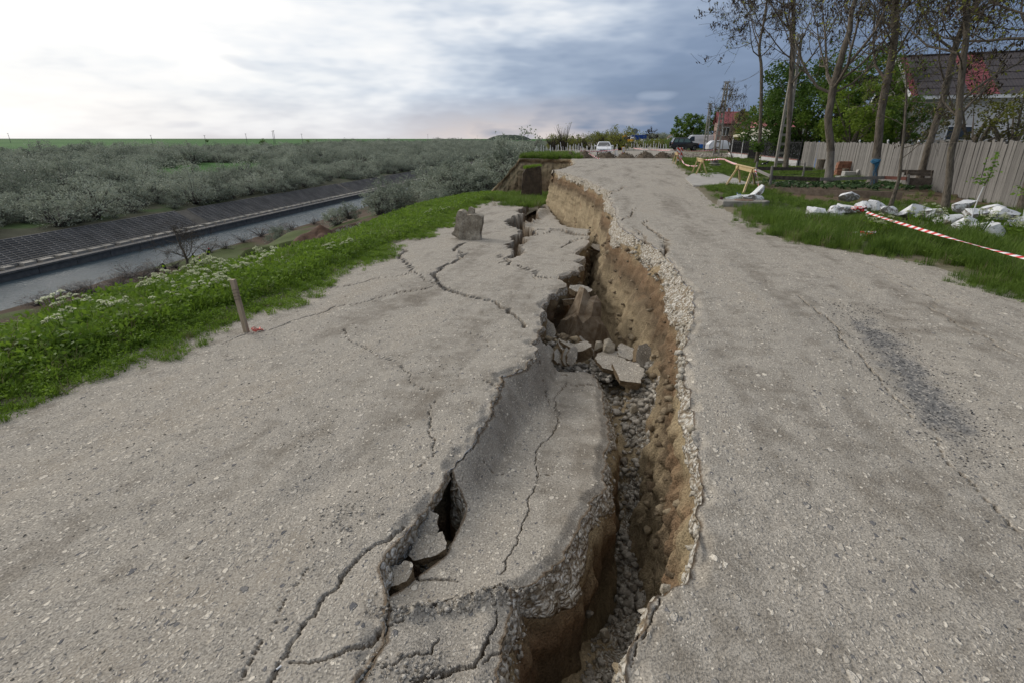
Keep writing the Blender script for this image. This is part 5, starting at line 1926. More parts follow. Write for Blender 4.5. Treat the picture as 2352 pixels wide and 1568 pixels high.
scrap('barrier_tape', 'bunched tape caught on the first white stones', G(1975, 486, 0.30), 0.10, 14, 6, None, 0.07)
scrap('barrier_tape', 'torn piece of tape lying in the verge grass', G(1985, 545, 0.06), 0.16, 7, 7, None, 0.05)
for k, (p, q, lab) in enumerate([((1333, 347), (1420, 344), 'far tape from the post behind the heaps to the young trees'), ((1455, 341), (1552, 345), 'far tape across the grass beyond the heaps'), ((1552, 345), (1640, 345), 'far tape in front of the black car')]):
    tape('barrier_tape', lab, sag(AY(*p, 60 + 14 * (k == 1)), AY(*q, 62 + 0 * k), 0.12, 6), 0.10, None, 0.4, 11 + k)

# ---- manhole slab, white rocks and rubbish on it
mx, my = 4.12, 16.95
mh = thing('manhole_slab', 'raised concrete manhole slab with a rusty lid in the verge', 'manhole', (mx, my, 0.0), 0.1)
b = MB()
b.prism([(-0.70, -0.32), (0.50, -0.36), (0.72, -0.12), (0.66, 0.34), (-0.55, 0.38), (-0.74, 0.12)], -0.1, 0.17)
bevel_obj(b.obj('slab', CONC, mh), 0.025, 2)
b = MB()
b.prism([(0.27 * math.cos(t), 0.27 * math.sin(t)) for t in np.linspace(0, 6.28, 24, endpoint=False)], 0.165, 0.185)
b.obj('lid', mat('rusty_iron', (0.14, 0.085, 0.06), (0.26, 0.19, 0.15), 8, 0.9, 0.4), mh)


def stone(name, label, loc, dims, rot, mat_, seed, group=None, n=20, cat='stone', sub=1):
    rng = random.Random(seed)
    me = rock_mesh(name, mat_, rng, *dims, n=n)
    bm = bmesh.new()
    bm.from_mesh(me)
    bmesh.ops.subdivide_edges(bm, edges=bm.edges, cuts=2, use_grid_fill=True)
    bm.verts.index_update()
    cq = np.array([v.co[:] for v in bm.verts])
    m_ = max(dims)
    kq = fbm(cq[:, 0] * 9 + cq[:, 1] * 4, cq[:, 2] * 9 - cq[:, 1] * 5, 500 + seed, 4) + 0.5 * np.abs(fbm(cq[:, 0] * 9 / m_, (cq[:, 2] + cq[:, 1]) * 9 / m_, 520 + seed, 3))
    for v in bm.verts:
        v.co = v.co * (1 + 0.20 * float(kq[v.index]))
    bm.to_mesh(me)
    bm.free()
    o = link(bpy.data.objects.new(name, me))
    o.location = loc
    o.rotation_euler = rot
    return tag(o, label, cat, group)


stone('painted_rock', 'tall white painted rock leaning on the manhole slab', (mx + 0.42, my + 0.50, 0.28), (0.30, 0.30, 0.82), (0.35, 0.62, 0.2), WHITESTONE, 31)
stone('painted_rock', 'low white painted rock behind the manhole lid', (mx + 0.30, my + 0.30, 0.22), (0.72, 0.34, 0.26), (0.0, 0.1, 0.1), WHITESTONE, 32)
bag = thing('plastic_bag', 'clear plastic bag of empty bottles beside the white rocks', 'bag', (mx - 0.12, my + 0.45, 0.0))
m3, t3 = new_mat('clear_plastic')
pb = t3.n('ShaderNodeBsdfPrincipled', i={'Base Color': (0.75, 0.80, 0.82, 1), 'Roughness': 0.25, 'Alpha': 0.45})
out(t3, pb.outputs[0], m3)
o = stone('film', 'x', (0, 0, 0.17), (0.66, 0.40, 0.34), (0, 0, 0), m3, 33)
del o['label'], o['category']
o.parent = bag
for k in range(4):
    b = MB()
    q = V3((-0.2 + 0.13 * k, RNG.uniform(-0.08, 0.08), 0.12 + 0.05 * (k % 2)))
    d = V3((RNG.uniform(-1, 1), RNG.uniform(-1, 0.2), 0.3)).normalized()
    b.tube([q, q + d * 0.16, q + d * 0.20, q + d * 0.22], [0.035, 0.035, 0.014, 0.014], 8)
    b.tube([q + d * 0.22, q + d * 0.24], 0.017, 8, 1)
    b.obj('bottle', [m3, mat('blue_cap', (0.02, 0.10, 0.45), None, 5, 0.4, 0)], bag)
stone('small_pot', 'dark little broken pot left of the manhole slab', (mx - 0.62, my + 0.10, 0.20), (0.14, 0.12, 0.12), (0.2, 0.3, 0.4), mat('dark_clay', (0.05, 0.045, 0.045), (0.12, 0.05, 0.04), 9), 34, cat='pot')

# ---- concrete pad, garden path
b = MB()
pad = [G(*p) for p in [(1592, 429), (1574, 412), (1590, 401), (1650, 399), (1672, 407), (1722, 421), (1712, 427), (1660, 430)]]
pad = [(p[0], p[1]) for p in pad]
b.prism(pad, -0.1, 0.045)
b.obj('concrete_pad', mat('pale_pad', (0.40, 0.385, 0.355), (0.29, 0.275, 0.25), 1.6, 0.92, 0.4, 0.02, world=True), kind='structure', label='pale concrete pad between road and garden')
b = MB()
p0, p1, p2, p3 = G(1722, 419), G(2085, 420), G(2085, 427), G(1728, 424)
b.prism([(q[0], q[1]) for q in (p3, p2, p1, p0)], -0.1, 0.055)
b.obj('garden_path', CONC, kind='structure', label='narrow concrete path behind the vegetable bed')
b = MB()
bed = [G(1775, 442), G(2085, 452), G(2085, 428), G(1745, 426)]
n_ = 40
gx = np.linspace(6.0, 12.7, 60)
gy = np.linspace(20.6, 25.0, 40)
Xb, Yb = np.meshgrid(gx, gy)
Zb = 0.06 + 0.10 * fbm(Xb * 1.6, Yb * 1.6, 301, 4) + 0.05 * np.sin(Yb * 5) * 0.6
Zb = np.where((Xb < 6.2) | (Xb > 12.5) | (Yb < 20.75) | (Yb > 24.9), -0.1, Zb)
me = np_mesh('garden_bed', np.stack([Xb, Yb, Zb], -1).reshape(-1, 3), grid_faces(40, 60), SOIL, smooth=True)
link(bpy.data.objects.new('garden_bed', me), kind='structure', label='dug brown vegetable bed behind the board edging')


# ---- vegetables
def cabbage(seed):
    rs_ = np.random.RandomState(seed)
    P = np.stack([rs_.normal(0, 0.13, 40), rs_.normal(0, 0.13, 40), 0.04 + 0.16 * rs_.rand(40)], 1)
    return np_mesh('cabbage', *leaves(P, 0.15, rs_, 0.7), leaf_mat('cabbage_leaf%d' % seed, (0.035, 0.070, 0.025), (0.085, 0.145, 0.055), 0.3))


CAB = [cabbage(k) for k in range(3)]
for k in range(26):
    row = k % 3
    x = 6.9 + (k // 3) * 0.62 + RNG.uniform(-0.1, 0.1)
    y = 21.9 + row * 1.05 + RNG.uniform(-0.15, 0.15) + 0.03 * x
    o = thing('vegetable_plant', 'leafy green vegetable growing in the garden bed', 'plant', (x, y, 0.08), RNG.uniform(0, 6), 'vegetables in the bed')
    link(bpy.data.objects.new('leaves', CAB[k % 3]), o, kind='stuff')

# board edging of the bed
ed = thing('bed_edging', 'row of old boards on edge holding the vegetable bed', 'edging', (6.4, 20.9, 0))
pts_ = [G(1782, 446), G(1838, 449), G(1952, 455), G(2072, 459)]
for a, c in zip(pts_[:-1], pts_[1:]):
    b = MB()
    a, c = V3(a) - V3((6.4, 20.9, 0)), V3(c) - V3((6.4, 20.9, 0))
    c2 = a.lerp(c, 0.985)
    b.beam((a.x, a.y, 0.11), (c2.x, c2.y, 0.10 + RNG.uniform(-0.01, 0.02)), 0.03, 0.26)
    b.obj('board', mat('edging_board', (0.15, 0.115, 0.085), (0.26, 0.205, 0.155), 7, 0.9, 0.6, 0.01, world=True), ed)

# ---- rail fence
rf = thing('rail_fence', 'ramshackle rail fence of old boards and posts round the garden', 'fence', G(1767, 434))
O = V3(G(1767, 434))


def post(bpx, tpx, r=0.045, mat_=WOODG, nm='post'):
    y = G(*bpx)[1]
    b = MB()
    b.tube([V3(AY(*bpx, y)) - O - V3((0, 0, 0.1)), (V3(AY(*bpx, y)) + V3(AY(*tpx, y))) / 2 - O + V3((0.01, 0, 0)), V3(AY(*tpx, y)) - O], [r, r * 0.95, r * 0.85], 6)
    b.obj(nm, mat_, rf)
    return y


yA = post((1767, 434), (1774, 382), 0.055)
yB = post((1843, 409), (1849, 374), 0.05)
yC = post((1729, 423), (1740, 372), 0.05)
yD = post((2082, 441), (2087, 402), 0.05)


def rail(p, q, yp, yq, wd, mat_, nm='rail'):
    b = MB()
    b.beam(V3(AY(*p, yp)) - O, V3(AY(*q, yq)) - O, 0.03, wd)
    b.obj(nm, mat_, rf)


rail((1738, 388), (1866, 388.5), yC, yB + 2.0, 0.15, WOODD)
rail((1767, 408), (1885, 413), yA, 24.2, 0.15, WOODD)
rail((1884, 412.5), (2031, 408.5), 23.4, 23.6, 0.12, WOODG)
rail((2031, 408.5), (2082, 411), 23.62, yD, 0.12, mat('red_brown_board', (0.12, 0.045, 0.035), (0.18, 0.08, 0.06), 6))
rail((1740, 392), (1770, 405.5), yC - 0.1, yA - 0.06, 0.11, WOODG)
b = MB()
for (p, q, ya_, yb_) in [((1704, 372), (1849, 376), 27, yB), ((1774, 400), (1905, 396), yA, 23.8), ((1772, 420), (1903, 421), yA, 23.6), ((1740, 376), (1849, 378), yC, yB), ((1849, 392), (1903, 385), yB, 23.7)]:
    b.tube([p_ - O for p_ in sag(AY(*p, ya_), AY(*q, yb_), 0.05, 6)], 0.007, 4)
b.obj('wire', BLACKM, rf, kind='stuff')

# ---- board pen
bp = thing('board_pen', 'weathered pen of stacked horizontal boards against the plank fence', 'pen', G(2085, 441))
O2 = V3(G(2085, 441))
for k in range(6):
    b = MB()
    yy = 412 + 5.2 * k
    b.beam(V3(AY(2081, yy, 23.0)) - O2, V3(AY(2192 + RNG.uniform(-4, 3), yy + 0.5, 22.7)) - O2, 0.035, 0.095 + RNG.uniform(-0.01, 0.01))
    b.obj('board', mat('rotten_board', (0.065, 0.055, 0.046), (0.17, 0.145, 0.12), 6, 0.95, 0.9, 0.02, world=True), bp)
for k, yy in enumerate((393.5, 400)):
    b = MB()
    b.beam(V3(AY(2071 + 6 * k, yy, 23.2)) - O2, V3(AY(2202 - 40 * k, yy + 2.5, 22.9)) - O2, 0.035, 0.10)
    b.obj('board', WOODD, bp)
for px in (2084, 2140, 2190, 2199):
    b = MB()
    b.beam(V3(AY(px - 3, 446, 22.9)) - O2, V3(AY(px + 2, 392, 22.9)) - O2, 0.07, 0.07, up=(0, 1, 0))
    b.obj('post', WOODD, bp)

# ---- brick stack, stumps, white blocks
bs_ = thing('brick_stack', 'small stack of old red bricks in front of the plank fence', 'bricks', (12.62, 31.6, 0.02), 0.1)
BR = mat('old_brick', (0.26, 0.105, 0.060), (0.36, 0.20, 0.14), 14, 0.92, 0.5, 0.01, rnd=0.35)
b = MB()
b.box((-0.12, -0.06, 0), (0.12, 0.06, 0.065))
brm = b.mesh('brick', BR)
for r_ in range(11):
    for c_ in range(4):
        for d_ in range(2):
            if r_ == 10 and RNG.random() < 0.5:
                continue
            o = link(bpy.data.objects.new('brick', brm), bs_)
            o.location = (-0.38 + c_ * 0.255 + RNG.uniform(-0.02, 0.02), d_ * 0.13 + RNG.uniform(-0.03, 0.02), r_ * 0.069)
            o.rotation_euler = (0, 0, RNG.uniform(-0.1, 0.1))


def stump(label, px, h, r):
    x, y, z = G(*px)
    x = min(x, 12.6)
    b = MB()
    b.tube([(0, 0, -0.05), (0, 0, 0.06), (0.01, 0, h * 0.6), (0.02, 0.01, h)], [r * 1.15, r, r * 0.95, r], 10)
    root = thing('tree_stump', label, 'stump', (x, y, 0))
    b.obj('bole', BARK, root)
    b = MB()
    b.tube([(0.02, 0.01, h + 0.002), (0.02, 0.01, h + 0.008)], r * 0.93, 10)
    b.obj('cut_face', WOODP, root)


stump('tree stump by the joint of the plank fence', (1880, 397), 0.75, 0.22)
stump('short split stump right of the brick stack', (1938, 407), 0.42, 0.16)
for k, (px, lab, dm) in enumerate([((1972, 404), 'large white building block lying by the fence', (0.55, 0.3, 0.32)), ((1987, 403), 'white building block tipped against the large one', (0.28, 0.16, 0.4)), ((1983, 409), 'flat white slab below the white blocks', (0.55, 0.3, 0.12))]):
    x, y, z = G(*px)
    x = 12.2 - 0.25 * k if k != 1 else 12.55
    y = 30.2 - 0.5 * (k == 2)
    b = MB()
    b.box((-dm[0] / 2, -dm[1] / 2, 0), (dm[0] / 2, dm[1] / 2, dm[2]))
    o = b.obj('building_block', mat('aerated_concrete', (0.46, 0.45, 0.43), (0.36, 0.35, 0.33), 5))
    bevel_obj(o, 0.02, 2)
    o.location = (x, y, 0.02)
    o.rotation_euler = (0, 0.5 if k == 1 else 0, 0.15 + 0.2 * k)
    tag(o, lab, 'block')
# blue rag on the acacia
x, y, z = AY(2012, 372, ground_y(2000, 434) - 0.22)
rag = thing('blue_rag', 'blue cloth rag and net knotted round the acacia trunk', 'rag', (x, y, z))
BLUE = mat('blue_cloth', (0.02, 0.085, 0.16), (0.045, 0.15, 0.25), 20, 0.9, 0.6)
o = stone('cloth', 'x', (0, 0, 0), (0.42, 0.30, 0.26), (0, 0, 0), BLUE, 35)
del o['label'], o['category']
o.parent = rag
b = MB()
for k in range(5):
    b.tube([(RNG.uniform(-0.08, 0.1), -0.1, -0.05), (RNG.uniform(-0.1, 0.15), -0.12, -0.4), (RNG.uniform(-0.1, 0.3), -0.14, -0.75 - 0.1 * k)], [0.02, 0.012, 0.006], 5)
b.obj('loose_strands', BLUE, rag)

# ---- plank fence
pf = thing('plank_fence', 'tall fence of weathered vertical planks behind the trees', 'fence', (12.6, 30, 0))
FO = V3((12.6, 30, 0))
fl = [(11.1, 9.0), (11.5, 16.8), (12.1, 21.1), (13.2, 37.3), (13.45, 41.3)]
plank_meshes = []
for k in range(6):
    b = MB()
    hh = 1.62 + 0.04 * RNG.uniform(-1, 1)
    dx = RNG.uniform(-0.012, 0.012)
    wd = 0.076
    b.add([(-wd, -0.011, 0), (wd, -0.011, 0), (wd, 0.011, 0), (-wd, 0.011, 0), (-wd + dx, -0.011, hh), (wd + dx, -0.011, hh - RNG.uniform(-0.02, 0.03)), (wd + dx, 0.011, hh - 0.01), (-wd + dx, 0.011, hh)],
          [(0, 3, 2, 1), (4, 5, 6, 7), (0, 1, 5, 4), (1, 2, 6, 5), (2, 3, 7, 6), (3, 0, 4, 7)])
    plank_meshes.append(b.mesh('plank', WOODG))
cum = [0]
for a, c in zip(fl[:-1], fl[1:]):
    cum.append(cum[-1] + math.dist(a, c))
s = 0.0
kk = 0


def fence_at(s):
    k = max(j for j in range(len(cum)) if cum[j] <= s + 1e-9)
    k = min(k, len(fl) - 2)
    t = (s - cum[k]) / (cum[k + 1] - cum[k])
    a, c = fl[k], fl[k + 1]
    return a[0] + (c[0] - a[0]) * t, a[1] + (c[1] - a[1]) * t, math.atan2(c[1] - a[1], c[0] - a[0])


BLUEP = mat('blue_paint', (0.03, 0.13, 0.42), (0.05, 0.17, 0.46), 9, 0.6, 0.2)
while s < cum[-1]:
    x, y, a = fence_at(s)
    o = link(bpy.data.objects.new('plank', plank_meshes[kk % 6]), pf)
    near_ = 1 - sstep(22, 25, np.array(y))
    lean = 0.02 + 0.13 * float(near_) + RNG.uniform(-0.015, 0.015)
    o.location = V3((x + RNG.uniform(-0.012, 0.012), y, 0.04 + RNG.uniform(-0.03, 0.03))) - FO
    o.rotation_euler = Euler((-0.0, RNG.uniform(-0.015, 0.015) - 0.06 * float(near_), 0), 'XYZ')
    o.rotation_euler = (Matrix.Rotation(a, 4, 'Z') @ Matrix.Rotation(-0.5 * lean, 4, 'X') @ Matrix.Rotation(-0.75 * lean + RNG.uniform(-0.012, 0.012), 4, 'Y')).to_euler()
    o.scale = (1, 1, RNG.uniform(0.985, 1.03) * (1.02 + 0.09 * float(near_)))
    kk += 1
    s += 0.158
for sp in np.arange(0.4, cum[-1], 2.9):
    x, y, a = fence_at(sp)
    b = MB()
    b.beam((0.09, 0, -0.1), (0.10, 0.02, 1.74), 0.10, 0.10)
    o = b.obj('fence_post', WOODD, pf)
    o.location = V3((x, y, 0)) - FO
for a, c in zip(fl[:-1], fl[1:]):
    for hz in (0.45, 1.3):
        b = MB()
        b.beam(V3((a[0] + 0.05, a[1], hz)) - FO, V3((c[0] + 0.05, c[1] - 0.02, hz)) - FO, 0.05, 0.09)
        b.obj('back_rail', WOODD, pf)
x, y, a = fence_at(cum[-1] - 3.3)
b = MB()
b.box((-0.07, -0.045, 0.05), (0.07, -0.015, 1.75))
o = b.obj('blue_plank', BLUEP, pf)
o['label'] = 'bright blue painted board on the grey fence'
o.location = V3((x - 0.03, y, 0)) - FO
o.rotation_euler = (0, 0.05, a)
b = MB()
for k, (px, py) in enumerate([(1975, 324), (2040, 324), (2110, 325)]):
    q = V3(AY(px, py, 34 - 4 * k)) - FO
    b.tube([q + V3((0.0, 0, -0.12)), q, q + V3((0, 0, 0.06))], [0.02, 0.05, 0.015], 6)
b.obj('insulator', WHITE, pf, kind='stuff')

# ---- black metal fence on a low wall
mf = thing('metal_fence', 'black wrought metal fence with zigzag bars on a low white wall', 'fence', (13.5, 52, 0))
MO = V3((13.5, 52, 0))
mp = [(13.45, 41.8), (13.5, 52.6), (13.4, 56.0), (13.3, 64.5)]
SHEET = mat('dark_sheet', (0.018, 0.016, 0.016), (0.035, 0.032, 0.030), 4, 0.6, 0.1)
RED = mat('faded_red_coping', (0.32, 0.15, 0.13), (0.24, 0.12, 0.10), 4)
for (a, c, wall_) in ((mp[0], mp[1], True), (mp[1], mp[2], False), (mp[2], mp[3], True)):
    L = math.dist(a, c)
    if wall_:
        b = MB()
        b.beam(V3((a[0], a[1] + 0.02, 0.20)) - MO, V3((c[0], c[1] - 0.02, 0.20)) - MO, 0.24, 0.5)
        b.obj('low_wall', PLASTER, mf)
        b = MB()
        b.beam(V3((a[0], a[1] + 0.02, 0.47)) - MO, V3((c[0], c[1] - 0.02, 0.47)) - MO, 0.28, 0.05)
        b.obj('coping', RED, mf)
    npan = max(1, round(L / 1.75))
    z0_ = 0.52 if wall_ else 0.10
    for k in range(npan):
        p = V3((a[0] + (c[0] - a[0]) * k / npan, a[1] + (c[1] - a[1]) * k / npan, 0)) - MO
        q = V3((a[0] + (c[0] - a[0]) * (k + 1) / npan, a[1] + (c[1] - a[1]) * (k + 1) / npan, 0)) - MO
        b = MB()
        b.beam(p + V3((0, 0, 0.1)), p + V3((0, 0, 1.85)), 0.075, 0.075)
        b.obj('post', BLACKM, mf)
        b = MB()
        solid = (a[1] > 50)
        for hz in (z0_ + 0.04, 1.62):
            b.beam(p + V3((0, 0, hz)), q + V3((0, 0, hz)), 0.03, 0.04)
        nb = 15
        for j in range(1, nb):
            t = j / nb
            hh = 1.64 + 0.16 * (1 - abs(2 * t - 1))
            r_ = p.lerp(q, t)
            b.beam(r_ + V3((0, 0, z0_)), r_ + V3((0, 0, hh)), 0.022, 0.022)
        for zz in (0.95, 1.35):
            for (t0, t1, s0, s1) in ((0, 0.25, 0, 0.22), (0.25, 0.5, 0.22, 0), (0.5, 0.75, 0, 0.22), (0.75, 1, 0.22, 0)):
                b.beam(p.lerp(q, t0) + V3((-0.03, 0, zz + s0)), p.lerp(q, t1) + V3((-0.03, 0, zz + s1)), 0.02, 0.03)
        if solid:
            b.beam(p + V3((0.035, 0.02, (z0_ + 1.6) / 2)), q + V3((0.035, -0.02, (z0_ + 1.6) / 2)), 0.01, 1.05, 1)
        b.obj('panel', [BLACKM, SHEET], mf)

# ---- marquee behind it
mq = thing('marquee', 'cream canopy with scalloped edge behind the black fence', 'marquee', (14.6, 58.5, 0), 0.05)
CREAM = mat('cream_canvas', (0.56, 0.52, 0.40), (0.44, 0.40, 0.30), 1.5, 0.8, 0.2)
b = MB()
hw, hd = 1.9, 1.9
for (i, j) in ((-1, -1), (1, -1), (1, 1), (-1, 1)):
    pass
cs = [(-hw, -hd), (hw, -hd), (hw, hd), (-hw, hd)]
for k in range(4):
    a, c = cs[k], cs[(k + 1) % 4]
    b.add([(a[0], a[1], 2.22), (c[0], c[1], 2.22), (0, 0, 2.95)], [(0, 1, 2)])
    nsc = 12
    for j in range(nsc):
        t0, t1 = j / nsc, (j + 1) / nsc
        A = (a[0] + (c[0] - a[0]) * t0, a[1] + (c[1] - a[1]) * t0)
        B = (a[0] + (c[0] - a[0]) * t1, a[1] + (c[1] - a[1]) * t1)
        Mm = ((A[0] + B[0]) / 2, (A[1] + B[1]) / 2)
        b.add([(A[0], A[1], 2.22), (B[0], B[1], 2.22), (B[0], B[1], 2.10), (Mm[0], Mm[1], 2.03), (A[0], A[1], 2.10)], [(0, 4, 3, 2, 1)])
b.obj('canopy', CREAM, mq)
for p in cs:
    b = MB()
    b.tube([(p[0] * 0.98, p[1] * 0.98, -0.05), (p[0] * 0.98, p[1] * 0.98, 2.2)], 0.035, 6)
    b.obj('pole', WHITE, mq)


# ---- houses
def obj_box(root, nm, lo, hi, mat_, bev=0):
    b = MB()
    b.box(lo, hi)
    return b.obj(nm, mat_, root)


def window(root, c, wd, hg, axis='y', frame=WHITE):
    """window facing -y (axis 'y') or -x (axis 'x')"""
    b = MB()
    fr = 0.07
    for (u0, u1, v0, v1) in ((-wd / 2 - fr, wd / 2 + fr, -hg / 2 - fr, -hg / 2), (-wd / 2 - fr, wd / 2 + fr, hg / 2, hg / 2 + fr), (-wd / 2 - fr, -wd / 2, -hg / 2, hg / 2), (wd / 2, wd / 2 + fr, -hg / 2, hg / 2), (-0.03, 0.03, -hg / 2, hg / 2)):
        if axis == 'y':
            b.box((c[0] + u0, c[1] - 0.06, c[2] + v0), (c[0] + u1, c[1] + 0.02, c[2] + v1))
        else:
            b.box((c[0] - 0.06, c[1] + u0, c[2] + v0), (c[0] + 0.02, c[1] + u1, c[2] + v1))
    wo = b.obj('window', frame, root)
    b = MB()
    if axis == 'y':
        b.box((c[0] - wd / 2, c[1] - 0.025, c[2] - hg / 2), (c[0] + wd / 2, c[1] - 0.015, c[2] + hg / 2))
    else:
        b.box((c[0] - 0.025, c[1] - wd / 2, c[2] - hg / 2), (c[0] - 0.015, c[1] + wd / 2, c[2] + hg / 2))
    b.obj('pane', GLASS, wo)
    return wo


DARKROOF = corrugated('dark_roof_sheet', (0.030, 0.024, 0.026), (0.060, 0.046, 0.046))
REDROOF = corrugated('red_roof_sheet', (0.15, 0.026, 0.034), (0.23, 0.046, 0.050))
hA = thing('gabled_house', 'white gabled house with a dark sheet roof striped in red', 'house', (20.0, 45.0, 0), math.radians(-10))
LH, DH, ZR, ZE = 15.0, 4.9, 7.25, 4.45
obj_box(hA, 'wall', (0.25, -DH + 0.55, -0.1), (LH, DH - 0.55, ZE - 0.1), PLASTER)
b = MB()
b.add([(0.25, -DH + 0.55, ZE - 0.1), (0.25, DH - 0.55, ZE - 0.1), (0.25, 0, ZR - 0.12), (0.6, -DH + 0.55, ZE - 0.1), (0.6, DH - 0.55, ZE - 0.1), (0.6, 0, ZR - 0.12)], [(0, 2, 1), (3, 4, 5), (0, 3, 5, 2), (1, 2, 5, 4)])
b.obj('gable', mat('grey_gable', (0.36, 0.36, 0.33), (0.28, 0.28, 0.25), 1.5), hA)
sl = math.hypot(DH, ZR - ZE)
# roof slopes as separate sheets, courses lapping each other
for sd in (-1, 1):
    for ci in range(6):
        t0, t1 = ci / 6, (ci + 1) / 6 + 0.012
        bands = [(0.0, 0.42, 1), (0.42, 3.1, 0), (3.1, 4.6, 1), (4.6, 9.5, 0), (9.5, 11, 1), (11, LH + 0.4, 0)] if sd < 0 else [(0.0, LH + 0.4, 0)]
        for (u0, u1, mi) in bands:
            b = MB()
            y0_, z0_ = sd * DH * (1 - (1 - t0)), 0
            za, zb = ZR - (ZR - ZE) * t0, ZR - (ZR - ZE) * t1
            ya, yb = sd * DH * t0, sd * DH * t1
            lift = 0.03 * (5 - ci) / 5
            nco = max(2, int((u1 - u0) / 0.09))
            vs, fs = [], []
            for j in range(nco + 1):
                u = u0 + (u1 - u0) * j / nco
                w_ = 0.012 * (j % 2)
                vs += [(u - 0.3, ya, za + lift + w_ + 0.006), (u - 0.3, yb, zb + lift + w_ + 0.03)]
            for j in range(nco):
                q = (2 * j, 2 * j + 2, 2 * j + 3, 2 * j + 1)
                fs.append(q if sd > 0 else q[::-1])
            b.add(vs, fs)
            b.obj('roof_sheet', REDROOF if mi else DARKROOF, hA)
b = MB()
b.beam((-0.3, 0, ZR + 0.05), (LH + 0.1, 0, ZR + 0.05), 0.3, 0.06)
b.obj('ridge_cap', DARKROOF, hA)
b = MB()
b.box((-0.28, -DH - 0.02, ZE - 0.22), (LH, -DH + 0.06, ZE + 0.0))
b.obj('fascia', WHITE, hA)
b = MB()
b.beam((-0.33, -DH, ZE - 0.06), (-0.33, 0, ZR - 0.06), 0.06, 0.22)
b.beam((-0.33, DH, ZE - 0.06), (-0.33, 0, ZR - 0.06), 0.06, 0.22)
b.obj('barge_board', WHITE, hA)
for u in (3.0, 7.0, 11.0):
    window(hA, (u, -DH + 0.55, 2.0), 1.3, 1.2)
obj_box(hA, 'lean_to_wall', (2.2, -DH - 2.6, -0.1), (12.5, -DH + 0.5, 1.75), mat('grey_render', (0.30, 0.29, 0.28), (0.2, 0.19, 0.18), 1.2))
b = MB()
b.box((2.0, -DH - 2.8, 1.76), (12.7, -DH + 0.5, 1.84))
b.obj('lean_to_roof', PLASTER, hA)

hB = thing('red_roofed_house', 'pinkish two storey house under a bright red sheet roof', 'house', (18.6, 90, 0), math.radians(-4))
PINK = mat('pink_render', (0.30, 0.20, 0.17), (0.24, 0.16, 0.14), 1.0)
obj_box(hB, 'wall', (-2.4, -2.2, 0), (2.1, 3.0, 4.2), PINK)
b = MB()
b.add([(-2.7, -2.6, 4.0), (1.9, -2.6, 4.0), (1.9, 0.4, 5.75), (-2.7, 0.4, 5.75)], [(0, 1, 2, 3)])
b.add([(-2.7, 3.4, 4.0), (1.9, 3.4, 4.0), (1.9, 0.4, 5.75), (-2.7, 0.4, 5.75)], [(3, 2, 1, 0)])
b.obj('roof', REDROOF, hB)
obj_box(hB, 'chimney', (-1.0, 0.6, 5.2), (-0.6, 1.0, 6.3), PINK)
obj_box(hB, 'side_wall', (2.1, -1.0, 0), (3.2, 3.0, 3.6), PINK)
b = MB()
b.add([(1.85, -1.5, 3.55), (3.5, -1.5, 3.55), (3.5, 1.0, 4.75), (1.85, 1.0, 4.75)], [(0, 1, 2, 3)])
b.obj('side_roof', REDROOF, hB)
for u in (-1.2, 0.8):
    window(hB, (u, -2.2, 2.9), 0.9, 1.1)
hC = thing('tiled_house', 'white house with a pink tiled roof behind the marquee', 'house', (17.8, 68, 0), math.radians(-6))
obj_box(hC, 'wall', (-1.2, -2, 0), (4, 3, 3.2), WHITE)
b = MB()
TILE = mat('pink_tiles', (0.40, 0.14, 0.15), (0.30, 0.09, 0.10), 10, 0.7, 0.5, 0.02)
b.add([(-1.5, -2.4, 3.1), (4.2, -2.4, 3.1), (3.6, 0.5, 4.5), (-0.6, 0.5, 4.5)], [(0, 1, 2, 3)])
b.add([(-1.5, -2.4, 3.1), (-0.6, 0.5, 4.5), (-1.5, 3.4, 3.1)], [(0, 1, 2)])
b.obj('roof', TILE, hC)
window(hC, (0.4, -2, 1.9), 1.0, 1.1)


# ---- lattice concrete poles
def lattice_pole(label, base, top, w0, w1, rungs):
    base, top = V3(base), V3(top)
    root = thing('utility_pole', label, 'utility pole', base)
    ax = top - base
    d = V3((1, 0.25, 0)).normalized()
    for sgn in (-1, 1):
        b = MB()
        b.beam(d * sgn * w0 / 2 - V3((0, 0, 0.2)), ax + d * sgn * w1 / 2, 0.15, 0.20, up=(0, 1, 0))
        b.obj('leg', CONC, root)
    for k in range(rungs):
        t = (k + 0.7) / rungs
        w_ = w0 + (w1 - w0) * t
        b = MB()
        b.beam(ax * t - d * w_ / 2, ax * t + d * w_ / 2, 0.09, 0.16)
        b.obj('rung', CONC, root)
    b = MB()
    for k in range(3):
        z = ax * (0.985 - 0.05 * k)
        b.tube([z - d * 0.35, z + d * 0.35], 0.02, 5)
        for sgn in (-1, 1):
            b.tube([z + d * 0.33 * sgn, z + d * 0.33 * sgn + V3((0, 0, 0.14))], [0.03, 0.045], 6)
    b.obj('bracket', mat('grey_steel', (0.16, 0.16, 0.165), (0.1, 0.1, 0.1), 8, 0.5, 0), root)
    return base + ax


